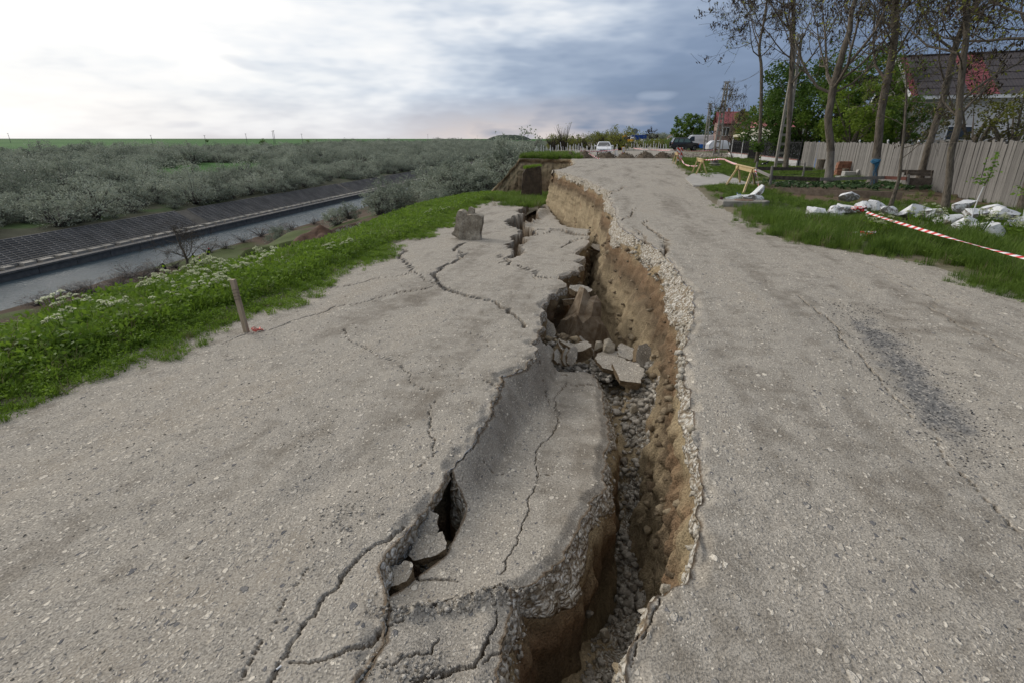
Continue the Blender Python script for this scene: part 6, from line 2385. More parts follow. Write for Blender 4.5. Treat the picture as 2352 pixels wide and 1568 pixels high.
pA = lattice_pole('lattice concrete pole near the saplings, in front of the red roof', G(1643, 362), AY(1670, 188, 65.0), 0.60, 0.26, 13)
pB = lattice_pole('slimmer lattice concrete pole beside the white van', (13.75, 83, 0.15), AY(1632, 238, 83), 0.50, 0.22, 12)
pC = lattice_pole('leaning lattice concrete pole at the black fence, cut by tree crowns', G(1790, 387), AY(1838, 78, G(1790, 387)[1]), 0.62, 0.24, 14)
for k, (a, c, dz, dx) in enumerate([(pA, pB, 0.7, 0.25), (pA, pB, 0.9, -0.25), (pA, pC, 0.9, 0.2), (pA, pC, 1.1, -0.2), (pB, V3((22, 84, 5.2)), 0.4, 0), (pA, V3((19.5, 88, 4.6)), 0.5, 0.1), (pC, V3((3.0, 8.0, 9.0)), 0.5, 0.1)][:6]):
    b = MB()
    b.tube(sag(V3(a) + V3((dx, 0, 0.05)), V3(c) + V3((dx, 0, 0.05)), dz, 14), 0.012, 4)
    o = b.obj('overhead_cable', BLACKM)
    tag(o, ['upper cable between the two upright poles', 'lower cable between the two upright poles', 'upper cable from the near pole to the leaning pole', 'lower cable from the near pole to the leaning pole', 'service cable from the slim pole to the right', 'service cable from the near pole to the red roofed house'][k], 'cable')

# ---- white painted stones
wst = [((1875, 503), (0.56, 0.40, 0.36), 'low rounded white painted stone, first at the left end of the row'),
       ((1914, 503), (0.46, 0.40, 0.40), 'stone with grey top and white lower rim, second in the row'),
       ((1942, 489), (0.62, 0.45, 0.30), 'flat grey stone under the stacked white one'),
       ((1945, 473), (0.72, 0.46, 0.30), 'stone half white half bare on top of the flat grey one'),
       ((1978, 488), (0.42, 0.36, 0.36), 'upright white stone wrapped by the tape end'),
       ((2003, 486), (0.58, 0.42, 0.34), 'domed white stone right of the tape end'),
       ((2035, 498), (0.52, 0.42, 0.38), 'square white stone in the middle of the row'),
       ((2088, 500), (0.86, 0.46, 0.44), 'long sloping white stone, biggest of the row'),
       ((2142, 505), (0.66, 0.42, 0.36), 'white topped stone with dark front near the sapling'),
       ((2176, 517), (0.62, 0.48, 0.34), 'broad white stone with grey underside left of the sapling'),
       ((2199, 503), (0.66, 0.36, 0.30), 'tilted white slab lying on the broad stone'),
       ((2213, 530), (0.62, 0.44, 0.36), 'grey stone with white patches below the sapling stem'),
       ((2232, 517), (0.62, 0.40, 0.24), 'thin grey white slab right of the sapling stem'),
       ((2262, 514), (0.54, 0.40, 0.28), 'white stone on top of the right heap'),
       ((2290, 520), (0.60, 0.42, 0.36), 'rounded grey white stone right of the heap top'),
       ((2255, 536), (0.56, 0.42, 0.32), 'dark stone at the bottom of the right heap'),
       ((2280, 542), (0.46, 0.40, 0.30), 'low grey stone at the right foot of the heap'),
       ((2345, 529), (0.80, 0.55, 0.36), 'large pale stone at the right edge of the view')]
lift = {3: 0.27, 10: 0.30, 12: 0.26, 13: 0.30, 14: 0.22}
for k, (px, dm, lab) in enumerate(wst):
    x, y, z = G(px[0], px[1] + 3)
    zz = lift.get(k, 0.0)
    if zz:
        x, y, _ = G(px[0], px[1] + 12)
    o = stone('painted_stone', lab, (x, y, zz + dm[2] * 0.44), (dm[0] * 1.02, dm[1], dm[2] * 1.05), (RNG.uniform(-0.25, 0.25), RNG.uniform(-0.3, 0.3), RNG.uniform(-0.5, 0.5)), WHITESTONE, 600 + k, 'white painted stones along the verge')

# stack of old slabs in the grass
ssx, ssy, _ = G(1641, 384)
for k in range(4):
    o = stone('stone_slab', ['bottom slab of the low stack in the grass', 'second slab of the low stack in the grass', 'third slab of the low stack in the grass', 'tilted top slab of the low stack in the grass'][k], (ssx + RNG.uniform(-0.1, 0.1), ssy, 0.08 + 0.13 * k), (0.9 - 0.05 * k, 0.5, 0.15), (0.0 if k < 3 else 0.1, 0.12 if k == 3 else 0.0, RNG.uniform(-0.3, 0.3)), CONC, 640 + k, n=26, cat='slab')

# ---- cat lying by the low wall
cxx, cyy, _ = G(1754, 384)
ct = thing('cat', 'black and white cat crouching in the grass by the low wall', 'cat', (cxx, cyy, zg(cxx, cyy)), 0.3)


def skin(name, nodes, edges, mats, parent, sub=2, root=0):
    me = bpy.data.meshes.new(name)
    me.from_pydata([n_[0] for n_ in nodes], edges, [])
    o = link(bpy.data.objects.new(name, me), parent)
    for mm in mats:
        me.materials.append(mm)
    md = o.modifiers.new('skin', 'SKIN')
    for k, n_ in enumerate(nodes):
        me.skin_vertices[0].data[k].radius = (n_[1], n_[1]) if not isinstance(n_[1], tuple) else n_[1]
        me.skin_vertices[0].data[k].use_root = (k == root)
    md.use_smooth_shade = True
    sb = o.modifiers.new('sub', 'SUBSURF')
    sb.levels = sb.render_levels = sub
    return o


m4, t4 = new_mat('cat_fur')
ps = t4.n('ShaderNodeTexCoord').outputs['Object']
out(t4, t4.n('ShaderNodeBsdfPrincipled', i={'Base Color': t4.mix(t4.ramp(t4.noise(ps, 5.5, 1), [(0.52, 0.0), (0.56, 1.0)]), (0.012, 0.012, 0.013), (0.75, 0.74, 0.72)), 'Roughness': 0.9}).outputs[0], m4)
nodes = [((0, 0, 0.17), 0.085), ((-0.16, 0, 0.16), 0.09), ((0.14, 0, 0.19), 0.07), ((0.22, 0, 0.26), 0.045), ((0.27, 0, 0.30), 0.058), ((0.33, 0, 0.285), 0.030),
         ((0.16, 0.06, 0.10), 0.03), ((0.18, 0.06, 0.02), 0.022), ((0.16, -0.06, 0.10), 0.03), ((0.18, -0.06, 0.02), 0.022),
         ((-0.15, 0.09, 0.09), 0.045), ((-0.08, 0.10, 0.02), 0.025), ((-0.15, -0.09, 0.09), 0.045), ((-0.08, -0.10, 0.02), 0.025),
         ((-0.27, 0.02, 0.10), 0.022), ((-0.36, 0.10, 0.03), 0.018), ((-0.33, 0.22, 0.03), 0.015), ((0.265, 0.035, 0.365), 0.012), ((0.265, -0.035, 0.365), 0.012)]
skin('body', nodes, [(0, 1), (0, 2), (2, 3), (3, 4), (4, 5), (2, 6), (6, 7), (2, 8), (8, 9), (1, 10), (10, 11), (1, 12), (12, 13), (1, 14), (14, 15), (15, 16), (4, 17), (4, 18)], [m4], ct)


# ---- workers on the bench by the canal
def worker(label, px, py, d, pose, helmet):
    x, y, z = AY(px, py, d)
    zt = float(z_land(np.array([x]), np.array([y]))[0])
    root = thing('person', label, 'person', (x, y, zt), pose * 1.3)
    b_ = 0.25 * (pose % 2)
    nodes = [((0, 0, 0.95), 0.15), ((0.05 * b_, -b_ * 0.5, 1.20), 0.16), ((0.05, -b_, 1.42), 0.17), ((0.05, -b_ * 1.2, 1.54), 0.065), ((0.05, -b_ * 1.35, 1.64), 0.095), ((0.05, -b_ * 1.45, 1.72), 0.085),
             ((0.10, 0, 0.88), 0.105), ((0.13, -0.03, 0.48), 0.075), ((0.13, 0, 0.08), 0.05), ((0.13, -0.13, 0.04), 0.045), ((-0.10, 0, 0.88), 0.105), ((-0.13, -0.08, 0.48), 0.075), ((-0.14, 0.02, 0.08), 0.05), ((-0.14, -0.11, 0.04), 0.045),
             ((0.24, -b_, 1.40), 0.07), ((0.31, -b_ - 0.08, 1.14), 0.052), ((0.28, -b_ - 0.30, 1.02), 0.036), ((0.28, -b_ - 0.40, 1.0), 0.042), ((-0.15, -b_, 1.40), 0.07), ((-0.24, -b_ - 0.05, 1.14), 0.052), ((-0.18, -b_ - 0.27, 1.0), 0.036), ((-0.17, -b_ - 0.37, 0.98), 0.042)]
    ed_ = [(0, 1), (1, 2), (2, 3), (3, 4), (4, 5), (0, 6), (6, 7), (7, 8), (8, 9), (0, 10), (10, 11), (11, 12), (12, 13), (2, 14), (14, 15), (15, 16), (16, 17), (2, 18), (18, 19), (19, 20), (20, 21)]
    skin('body', nodes, ed_, [mat('work_clothes', (0.02, 0.022, 0.03), (0.045, 0.045, 0.055), 9)], root, 1)
    v = [((0.03 * b_, -b_ * 0.25, 0.98), 0.25), ((0.05 * b_, -b_ * 0.5, 1.22), 0.26), ((0.05, -b_, 1.45), 0.25)]
    skin('hi_vis_vest', v, [(0, 1), (1, 2)], [mat('hi_vis_yellow', (0.50, 0.75, 0.02), (0.42, 0.65, 0.02), 6, 0.6, 0)], root, 1)
    b2 = MB()
    c_ = V3((0.05, -b_ * 1.45, 1.71))
    b2.tube([c_ - V3((0, 0, 0.02)), c_ + V3((0, 0, 0.04)), c_ + V3((0, 0, 0.09)), c_ + V3((0, 0, 0.115))], [0.135, 0.115, 0.08, 0.02], 10)
    b2.obj('helmet', helmet, root, smooth=True)


RH = mat('red_helmet', (0.45, 0.02, 0.05), None, 5, 0.4, 0)
WH = mat('white_helmet', (0.7, 0.7, 0.72), None, 5, 0.4, 0)
worker('person in yellow vest and red helmet bending, farthest right of the workers', 484, 612, 68, 1, RH)
worker('person in yellow vest with white helmet, back turned, between the other workers', 452, 625, 66, 2, WH)
worker('person in yellow vest and pink red helmet close behind the flowers', 467, 630, 64, 3, RH)
worker('person in yellow vest stooping, farthest left of the workers', 388, 652, 60, 5, WH)

# ------------------------------------------------------------------ vehicles
TYRE = mat('tyre_rubber', (0.012, 0.012, 0.012), (0.025, 0.025, 0.025), 30, 0.85, 0.3)
RIM = mat('alloy_rim', (0.50, 0.51, 0.52), (0.40, 0.41, 0.42), 10, 0.35, 0, metal=0.8)
DKPL = mat('dark_plastic', (0.022, 0.022, 0.024), (0.04, 0.04, 0.04), 20, 0.6, 0)
CHROME = mat('chrome', (0.6, 0.6, 0.62), (0.5, 0.5, 0.5), 5, 0.15, 0, metal=1.0)
LAMPG = mat('lamp_glass', (0.62, 0.64, 0.66), (0.35, 0.37, 0.4), 25, 0.15, 0, spec=0.6)
REDL = mat('red_lamp', (0.35, 0.01, 0.01), (0.25, 0.01, 0.01), 20, 0.25, 0)
AMBER = mat('amber_lamp', (0.65, 0.18, 0.02), (0.5, 0.14, 0.02), 20, 0.3, 0)


def wheel(root, c, r, wd, rim=RIM):
    b = MB()
    n = 22
    prof = [(r * 0.62, -wd / 2), (r * 0.93, -wd / 2), (r, -wd * 0.34), (r, wd * 0.34), (r * 0.93, wd / 2), (r * 0.62, wd / 2)]
    vs = [(p[0] * math.cos(2 * math.pi * k / n), p[1], p[0] * math.sin(2 * math.pi * k / n)) for k in range(n) for p in prof]
    m = len(prof)
    b.add(vs, [(k * m + j, k * m + j + 1, ((k + 1) % n) * m + j + 1, ((k + 1) % n) * m + j) for k in range(n) for j in range(m - 1)])
    w_ = link(bpy.data.objects.new('wheel', b.mesh('tyre', TYRE, True)), root)
    w_.location = c
    b = MB()
    sg = -1 if c[1] < 0 else 1
    for k in range(5):
        a = 2 * math.pi * k / 5
        d = V3((math.cos(a), 0, math.sin(a)))
        b.beam(V3((0, sg * wd * 0.38, 0)), d * r * 0.62 + V3((0, sg * wd * 0.40, 0)), 0.10, 0.05, up=(0, 1, 0))
    b.tube([(0, sg * wd * 0.30, 0), (0, sg * wd * 0.44, 0)], 0.07, 10)
    b.tube([(0, sg * wd * 0.05, 0), (0, sg * wd * 0.12, 0)], r * 0.62, 20, 1)
    b.obj('rim', [rim, DKPL], w_)


def car_body(outline, W, belt, roof, tum):
    def hw(z):
        t = max(0.0, min(1.0, (z - belt) / (roof - belt)))
        lo = 0.06 * max(0, (0.45 - z)) / 0.45
        return W / 2 - tum * t - lo
    return hw


def loft(outline, hw, paint, root, name='body', bev=0.045):
    b = MB()
    n = len(outline)
    st = (-1.0, -0.8, 0.8, 1.0)
    vs = []
    for (x, z) in outline:
        for s in st:
            crown = 0.0 if abs(s) > 0.9 else 0.02
            vs.append((x, hw(z) * s, z + (crown if z > 0.6 else 0)))
    fs = []
    for k in range(n):
        k2 = (k + 1) % n
        for j in range(3):
            fs.append((k * 4 + j, k * 4 + j + 1, k2 * 4 + j + 1, k2 * 4 + j))
    fs.append(tuple(k * 4 for k in reversed(range(n))))
    fs.append(tuple(k * 4 + 3 for k in range(n)))
    b.add(vs, fs)
    o = b.obj(name, paint, root)
    bm = bmesh.new()
    bm.from_mesh(o.data)
    bmesh.ops.recalc_face_normals(bm, faces=bm.faces)
    bm.to_mesh(o.data)
    bm.free()
    return bevel_obj(o, bev, 2)


def side_panes(root, polys, hw, nm='side_window', mat_=GLASS):
    for pl in polys:
        for s in (-1, 1):
            b = MB()
            vs = [(x, s * (hw(z) + 0.006), z) for x, z in pl] + [(x, s * (hw(z) - 0.02), z) for x, z in pl]
            n = len(pl)
            b.add(vs, [tuple(range(n)) if s < 0 else tuple(reversed(range(n)))] + [(i, (i + 1) % n, n + (i + 1) % n, n + i) for i in range(n)])
            b.obj(nm, mat_, root)


def cross_pane(root, p, q, hw, nm, inset=0.10, mat_=GLASS):
    """pane across the car between side-view points p (low) and q (high), pushed out a little"""
    d = V3((q[0] - p[0], 0, q[1] - p[1])).normalized()
    nrm = V3((-d.z, 0, d.x))
    if nrm.z < 0:
        nrm = -nrm
    a, c = V3((p[0], 0, p[1])) + nrm * 0.028, V3((q[0], 0, q[1])) + nrm * 0.028
    b = MB()
    h0, h1 = hw(p[1]) - inset, hw(q[1]) - inset
    b.add([(a.x, -h0, a.z), (a.x, h0, a.z), (c.x, h1, c.z), (c.x, -h1, c.z)], [(0, 1, 2, 3)])
    o = b.obj(nm, mat_, root)
    md = o.modifiers.new('thick', 'SOLIDIFY')
    md.thickness = 0.01


def plate(root, x, z, s):
    b = MB()
    b.box((x - 0.01, -0.26, z - 0.055), (x + 0.01, 0.26, z + 0.055))
    b.obj('number_plate', WHITE, root)


# black three door off-roader, side on
sx_, sy2, _ = AY(1572, 340, 86)
suv = thing('parked_car', 'black three door off-road car with spare wheel on its tail', 'car', (sx_, sy2, 0.21), 0.06)
BLKP = mat('black_car_paint', (0.010, 0.011, 0.013), (0.016, 0.017, 0.019), 3, 0.28, 0, coat=0.6)
ol = [(-2.0, 0.55), (-2.05, 0.95), (-1.98, 1.15), (-1.75, 1.72), (-1.60, 1.78), (0.1, 1.77), (0.30, 1.72), (0.95, 1.15), (1.85, 1.02), (2.06, 0.90), (2.10, 0.55), (2.02, 0.42), (1.62, 0.42), (1.52, 0.66), (1.30, 0.78), (1.06, 0.66), (0.96, 0.40), (-0.86, 0.40), (-0.96, 0.66), (-1.20, 0.78), (-1.44, 0.66), (-1.54, 0.42), (-1.95, 0.45)]
hw = car_body(ol, 1.80, 1.12, 1.78, 0.20)
loft(ol, hw, BLKP, suv)
side_panes(suv, [[(-0.28, 1.17), (0.78, 1.17), (0.26, 1.62), (-0.22, 1.65)], [(-1.08, 1.17), (-0.42, 1.17), (-0.36, 1.65), (-0.95, 1.66)], [(-1.80, 1.20), (-1.22, 1.17), (-1.08, 1.66), (-1.55, 1.66)]], hw, mat_=mat('tinted_glass', (0.10, 0.16, 0.15), (0.07, 0.11, 0.11), 3, 0.1, 0))
cross_pane(suv, (0.98, 1.17), (0.36, 1.66), hw, 'windscreen')
for (x, s) in ((1.29, 1), (1.29, -1), (-1.20, 1), (-1.20, -1)):
    wheel(suv, (x, 0.76 * s, 0.36), 0.36, 0.22)
    b = MB()
    pts_ = [(x + 0.46 * math.cos(t), s * (hw(0.6) + 0.0), 0.36 + 0.46 * math.sin(t)) for t in np.linspace(-0.1, 3.24, 12)]
    b.tube(pts_, 0.05, 6)
    b.obj('wheel_arch', DKPL, suv)
for (lo, hi, nm) in (((1.95, -0.86, 0.42), (2.16, 0.86, 0.72), 'bumper'), ((-2.14, -0.86, 0.42), (-1.95, 0.86, 0.72), 'bumper'), ((-0.8, -0.90, 0.38), (0.9, -0.86, 0.46), 'sill'), ((-0.8, 0.86, 0.38), (0.9, 0.90, 0.46), 'sill')):
    b = MB()
    b.box(lo, hi)
    bevel_obj(b.obj(nm, DKPL, suv), 0.03, 2)
for s in (-1, 1):
    b = MB()
    b.box((1.90, s * 0.80 - 0.10, 0.82), (2.07, s * 0.80 + 0.08, 0.98))
    b.obj('headlight', LAMPG, suv)
    b = MB()
    b.box((1.80, s * 0.86 - 0.06, 0.86), (1.92, s * 0.86 + 0.045, 0.97))
    b.obj('indicator', AMBER, suv)
    b = MB()
    b.box((-2.03, s * 0.80 - 0.05, 0.95), (-1.90, s * 0.80 + 0.10, 1.12))
    b.obj('tail_light', REDL, suv)
    b = MB()
    b.box((0.62, s * 0.92 - 0.10, 1.16), (0.76, s * 0.92 + 0.10, 1.30))
    bevel_obj(b.obj('mirror', DKPL, suv), 0.03, 2)
    b = MB()
    b.beam((-1.45, s * 0.56, 1.83), (0.0, s * 0.56, 1.83), 0.04, 0.04)
    b.obj('roof_rail', DKPL, suv)
sw = link(bpy.data.objects.new('spare_wheel', None), suv)
sw.location = (-2.14, 0.1, 1.0)
sw.rotation_euler = (0, 0, math.pi / 2)
b = MB()
b.tube([(0, -0.10, 0), (0, 0.10, 0)], 0.34, 20)
sp = b.obj('spare_wheel_cover', TYRE, suv)
bpy.data.objects.remove(sw)
sp.location = (-2.14, 0.1, 1.0)
sp.rotation_euler = (0, 0, math.pi / 2)
bevel_obj(sp, 0.05, 2)

# white van facing left behind it
vx, vy, _ = AY(1598, 335, 93)
van = thing('parked_van', 'white panel van parked behind the black car', 'van', (vx, vy, 0.22), math.pi + 0.03)
WPAINT = mat('white_car_paint', (0.62, 0.63, 0.66), (0.58, 0.59, 0.62), 2, 0.3, 0, coat=0.4)
ol = [(-2.45, 0.45), (-2.48, 1.2), (-2.42, 2.12), (-2.30, 2.20), (0.75, 2.20), (0.98, 2.10), (1.62, 1.32), (2.30, 1.08), (2.46, 0.85), (2.48, 0.45), (2.05, 0.38), (1.95, 0.62), (1.68, 0.74), (1.40, 0.62), (1.30, 0.35), (-1.05, 0.35), (-1.15, 0.62), (-1.42, 0.74), (-1.70, 0.62), (-1.80, 0.38)]
hw = car_body(ol, 1.98, 1.25, 2.2, 0.12)
loft(ol, hw, WPAINT, van)
side_panes(van, [[(0.45, 1.32), (1.50, 1.32), (0.98, 1.95), (0.48, 2.0)]], hw)
cross_pane(van, (1.62, 1.36), (1.02, 2.06), hw, 'windscreen')
b = MB()
b.box((-0.9, 0.975, 1.32), (-0.2, 0.985, 1.62))
b.obj('side_lettering', mat('pale_grey_print', (0.45, 0.48, 0.52), (0.6, 0.62, 0.65), 6, 0.5, 0), van)
for (x, s) in ((1.68, 1), (1.68, -1), (-1.42, 1), (-1.42, -1)):
    wheel(van, (x, 0.84 * s, 0.34), 0.34, 0.22)
for s in (-1, 1):
    b = MB()
    b.box((-2.50, s * 0.88 - 0.05, 0.75), (-2.44, s * 0.88 + 0.06, 1.15))
    b.obj('tail_light', REDL, van)
    b = MB()
    b.box((2.20, s * 0.82 - 0.12, 0.82), (2.44, s * 0.82 + 0.08, 1.02))
    b.obj('headlight', LAMPG, van)
    b = MB()
    b.box((1.30, s * 1.06 - 0.10, 1.32), (1.42, s * 1.06 + 0.08, 1.62))
    b.obj('mirror', DKPL, van)
for (lo, hi) in (((2.38, -0.92, 0.36), (2.54, 0.92, 0.66)), ((-2.54, -0.92, 0.36), (-2.42, 0.92, 0.58))):
    b = MB()
    b.box(lo, hi)
    bevel_obj(b.obj('bumper', DKPL, van), 0.04, 2)

# blue trailer
tx, ty, _ = AY(1619, 345, 85)
tr = thing('trailer', 'small blue box trailer beside the white van', 'trailer', (tx, ty, 0.20), 0.03)
BLUT = mat('blue_trailer_paint', (0.012, 0.09, 0.34), (0.02, 0.12, 0.40), 4, 0.4, 0)
b = MB()
for (lo, hi) in (((-0.85, -0.55, 0.42), (0.85, -0.51, 0.92)), ((-0.85, 0.51, 0.42), (0.85, 0.55, 0.92)), ((-0.85, -0.51, 0.42), (-0.81, 0.51, 0.92)), ((0.81, -0.51, 0.42), (0.85, 0.51, 0.92)), ((-0.85, -0.55, 0.38), (0.85, 0.55, 0.42))):
    b.box(lo, hi)
b.obj('box', BLUT, tr)
for s in (-1, 1):
    wheel(tr, (0.1, 0.64 * s, 0.27), 0.27, 0.15)
    b = MB()
    b.tube([(0.1 + 0.33 * math.cos(t), s * 0.64, 0.27 + 0.33 * math.sin(t)) for t in np.linspace(0.2, 2.94, 9)], 0.03, 5)
    b.obj('mudguard', DKPL, tr)
b = MB()
b.beam((-0.85, 0, 0.40), (-1.6, 0, 0.42), 0.08, 0.08)
b.tube([(-1.5, 0, 0.0), (-1.5, 0, 0.55)], 0.03, 6)
b.obj('drawbar', DKPL, tr)
# white estate car seen from the front
ex, ey, _ = G(1385, 358)
est = thing('parked_car', 'white estate car facing the camera behind the earth heaps', 'car', (ex, ey + 3.2, 0.03), -math.pi / 2 + 0.02)
ol = [(-2.38, 0.50), (-2.40, 0.95), (-2.25, 1.05), (-1.80, 1.44), (-1.55, 1.49), (0.0, 1.49), (0.25, 1.45), (1.08, 0.98), (2.05, 0.86), (2.34, 0.72), (2.42, 0.50), (2.36, 0.28), (1.85, 0.26), (1.76, 0.50), (1.48, 0.63), (1.20, 0.50), (1.10, 0.24), (-1.10, 0.24), (-1.20, 0.50), (-1.48, 0.63), (-1.76, 0.50), (-1.86, 0.27), (-2.3, 0.3)]
hw = car_body(ol, 1.84, 0.98, 1.49, 0.24)
WP2 = mat('bright_white_paint', (0.76, 0.77, 0.79), (0.74, 0.75, 0.77), 2, 0.22, 0, coat=0.6)
loft(ol, hw, WP2, est, bev=0.07)
cross_pane(est, (1.04, 1.02), (0.30, 1.43), hw, 'windscreen', 0.12)
side_panes(est, [[(-0.05, 1.02), (0.92, 1.02), (0.25, 1.40), (0.0, 1.41)], [(-1.9, 1.06), (-0.15, 1.02), (-0.1, 1.41), (-1.6, 1.40)]], hw)
b = MB()
b.add([(2.40, -0.52, 0.62), (2.40, 0.52, 0.62), (2.425, 0.44, 0.40), (2.425, -0.44, 0.40)], [(0, 1, 2, 3)])
b.add([(2.41, -0.60, 0.655), (2.41, 0.60, 0.655), (2.44, 0.50, 0.36), (2.44, -0.50, 0.36), (2.445, -0.42, 0.42), (2.445, 0.42, 0.42)], [(3, 2, 5, 4)], 1)
o = b.obj('grille', [DKPL, CHROME], est)
b = MB()
b.tube([(2.43, 0.11 * math.cos(t), 0.56 + 0.085 * math.sin(t)) for t in np.linspace(0, 6.283, 17)], 0.013, 5)
b.tube([(2.435, -0.10, 0.60), (2.435, -0.04, 0.545), (2.435, 0, 0.525), (2.435, 0.04, 0.545), (2.435, 0.10, 0.60)], 0.011, 5)
b.obj('emblem', CHROME, est)
plate(est, 2.46, 0.36, 1)
for s in (-1, 1):
    b = MB()
    b.add([(2.33, s * 0.56, 0.66), (2.10, s * 0.87, 0.76), (2.12, s * 0.88, 0.64), (2.37, s * 0.60, 0.56)], [(0, 1, 2, 3) if s > 0 else (3, 2, 1, 0)])
    o = b.obj('headlight', LAMPG, est)
    o.modifiers.new('thick', 'SOLIDIFY').thickness = 0.10
    b = MB()
    b.box((2.30, s * 0.72 - 0.12, 0.30), (2.41, s * 0.72 + 0.10, 0.40))
    b.obj('fog_lamp', DKPL, est)
    b = MB()
    b.box((0.80, s * 1.02 - 0.12, 0.98), (0.92, s * 1.02 + 0.09, 1.12))
    bevel_obj(b.obj('mirror', WP2, est), 0.03, 2)
    for x in (1.48, -1.48):
        wheel(est, (x, s * 0.80, 0.33), 0.33, 0.21)


# far small vehicles
def far_car(label, px, py, d, paint, rz, van_=False, lights=False):
    x, y, z = AY(px, py, d)
    root = thing('distant_van' if van_ else 'distant_car', label, 'van' if van_ else 'car', (x, y, 0.24), rz)
    ol = [(-2.1, 0.3), (-2.1, 0.9), (-1.6, 1.4), (0.2, 1.42), (0.95, 0.95), (2.0, 0.8), (2.1, 0.3)] if not van_ else [(-2.4, 0.3), (-2.4, 2.2), (0.9, 2.2), (1.6, 1.3), (2.3, 1.0), (2.4, 0.3)]
    rf_ = 1.42 if not van_ else 2.2
    h = car_body(ol, 1.8, 0.9, rf_, 0.15)
    loft(ol, h, paint, root)
    cross_pane(root, (0.93, 1.0) if not van_ else (1.55, 1.38), (0.3, 1.36) if not van_ else (0.98, 2.05), h, 'windscreen')
    for xx in (1.3, -1.3):
        for s in (-1, 1):
            wheel(root, (xx, s * 0.8, 0.3), 0.3, 0.2)
    if lights:
        for s in (-1, 1):
            b = MB()
            b.box((2.36, s * 0.7 - 0.12, 0.75), (2.46, s * 0.7 + 0.12, 0.95))
            b.obj('headlight', mat('lit_headlight', (1.0, 0.92, 0.7), (1, 0.9, 0.65), 3, 0.3, 0, emit=3.0), root)


SILV = mat('silver_paint', (0.35, 0.36, 0.38), (0.3, 0.3, 0.32), 3, 0.3, 0, metal=0.4)
far_car('distant white van with lit headlights on the road', 1453, 325, 210, WPAINT, -math.pi / 2, True, True)
far_car('small distant silver car right of the lit van', 1478, 326, 250, SILV, -math.pi / 2 + 0.3)
far_car('distant white car parked by the concrete wall', 1512, 323, 255, WPAINT, 0.1)
far_car('distant dark blue car beside the white one', 1502, 324, 262, mat('navy_paint', (0.01, 0.015, 0.05), None, 3, 0.3, 0), 0.2)
far_car('white car half hidden behind the near concrete pole', 1659, 340, 80, WPAINT, 0.1)
# blue lorry and yellow machine far along the road
lx, ly, _ = AY(1468, 318, 300)
lo_ = thing('lorry', 'distant lorry with a long blue box body', 'lorry', (lx, ly, 0.24), 0.2)
b = MB()
b.box((-4, -1.25, 1.0), (3.6, 1.25, 3.5))
b.obj('box_body', mat('blue_tarpaulin', (0.015, 0.05, 0.22), (0.02, 0.07, 0.28), 2, 0.5, 0), lo_)
b = MB()
b.box((-6.0, -1.2, 0.6), (-4.2, 1.2, 3.0))
bevel_obj(b.obj('cab', WPAINT, lo_), 0.15, 2)
for xx in (-5.1, 1.5, 2.7):
    for s in (-1, 1):
        wheel(lo_, (xx, s * 1.1, 0.5), 0.5, 0.3)


def excavator(label, loc, rz, sc=1.0):
    root = thing('excavator', label, 'excavator', loc, rz)
    root.scale = (sc, sc, sc)
    YEL = mat('machine_yellow', (0.62, 0.34, 0.02), (0.5, 0.26, 0.02), 3, 0.5, 0.1)
    for s in (-1, 1):
        b = MB()
        b.prism([(-1.6, 0.25), (-1.35, 0.0), (1.35, 0.0), (1.6, 0.25), (1.6, 0.55), (1.3, 0.8), (-1.3, 0.8), (-1.6, 0.55)], s * 0.95 - 0.25, s * 0.95 + 0.25, 0, Matrix.Rotation(math.pi / 2, 4, 'X'))
        b.obj('track', TYRE, root)
    b = MB()
    b.prism([(-1.9, -1.15), (1.2, -1.15), (1.2, 1.15), (-1.9, 1.15), (-2.2, 0.6), (-2.2, -0.6)], 0.95, 1.95)
    bevel_obj(b.obj('house', YEL, root), 0.08, 2)
    b = MB()
    b.box((-0.2, 0.15, 1.95), (1.35, 1.15, 2.95))
    cb = bevel_obj(b.obj('cab', DKPL, root), 0.08, 2)
    b = MB()
    b.box((0.0, 0.13, 2.1), (1.2, 0.14, 2.8))
    b.box((1.36, 0.25, 2.1), (1.37, 1.05, 2.8))
    b.box((0.0, 1.16, 2.1), (1.2, 1.17, 2.8))
    b.obj('glass', GLASS, cb)
    b = MB()
    b.beam((1.0, -0.3, 1.7), (2.6, -0.3, 3.5), 0.35, 0.5)
    b.beam((2.55, -0.3, 3.5), (4.2, -0.3, 3.1), 0.32, 0.42)
    b.obj('boom', YEL, root)
    b = MB()
    b.beam((4.15, -0.3, 3.3), (3.7, -0.3, 1.2), 0.28, 0.36)
    b.obj('arm', YEL, root)
    b = MB()
    b.prism([(3.3, 0.3), (3.9, 0.2), (4.1, 0.7), (3.9, 1.25), (3.5, 1.2)], -0.1, 0.9, 0, Matrix.Rotation(math.pi / 2, 4, 'X') @ Matrix.Translation((0, 0, -0.1)))
    b.obj('bucket', DKPL, root)
    return root


exx, exy, _ = AY(1012, 468, 118)
excavator('yellow excavator on the bank below the grass slope, half hidden', (exx, exy, float(z_land(np.array([exx]), np.array([exy]))[0])), 1.9, 1.0)
qx, qy, _ = AY(1447, 325, 190)
excavator('distant yellow digger beside the lit van', (qx, qy, 0.24), 2.6, 0.75)

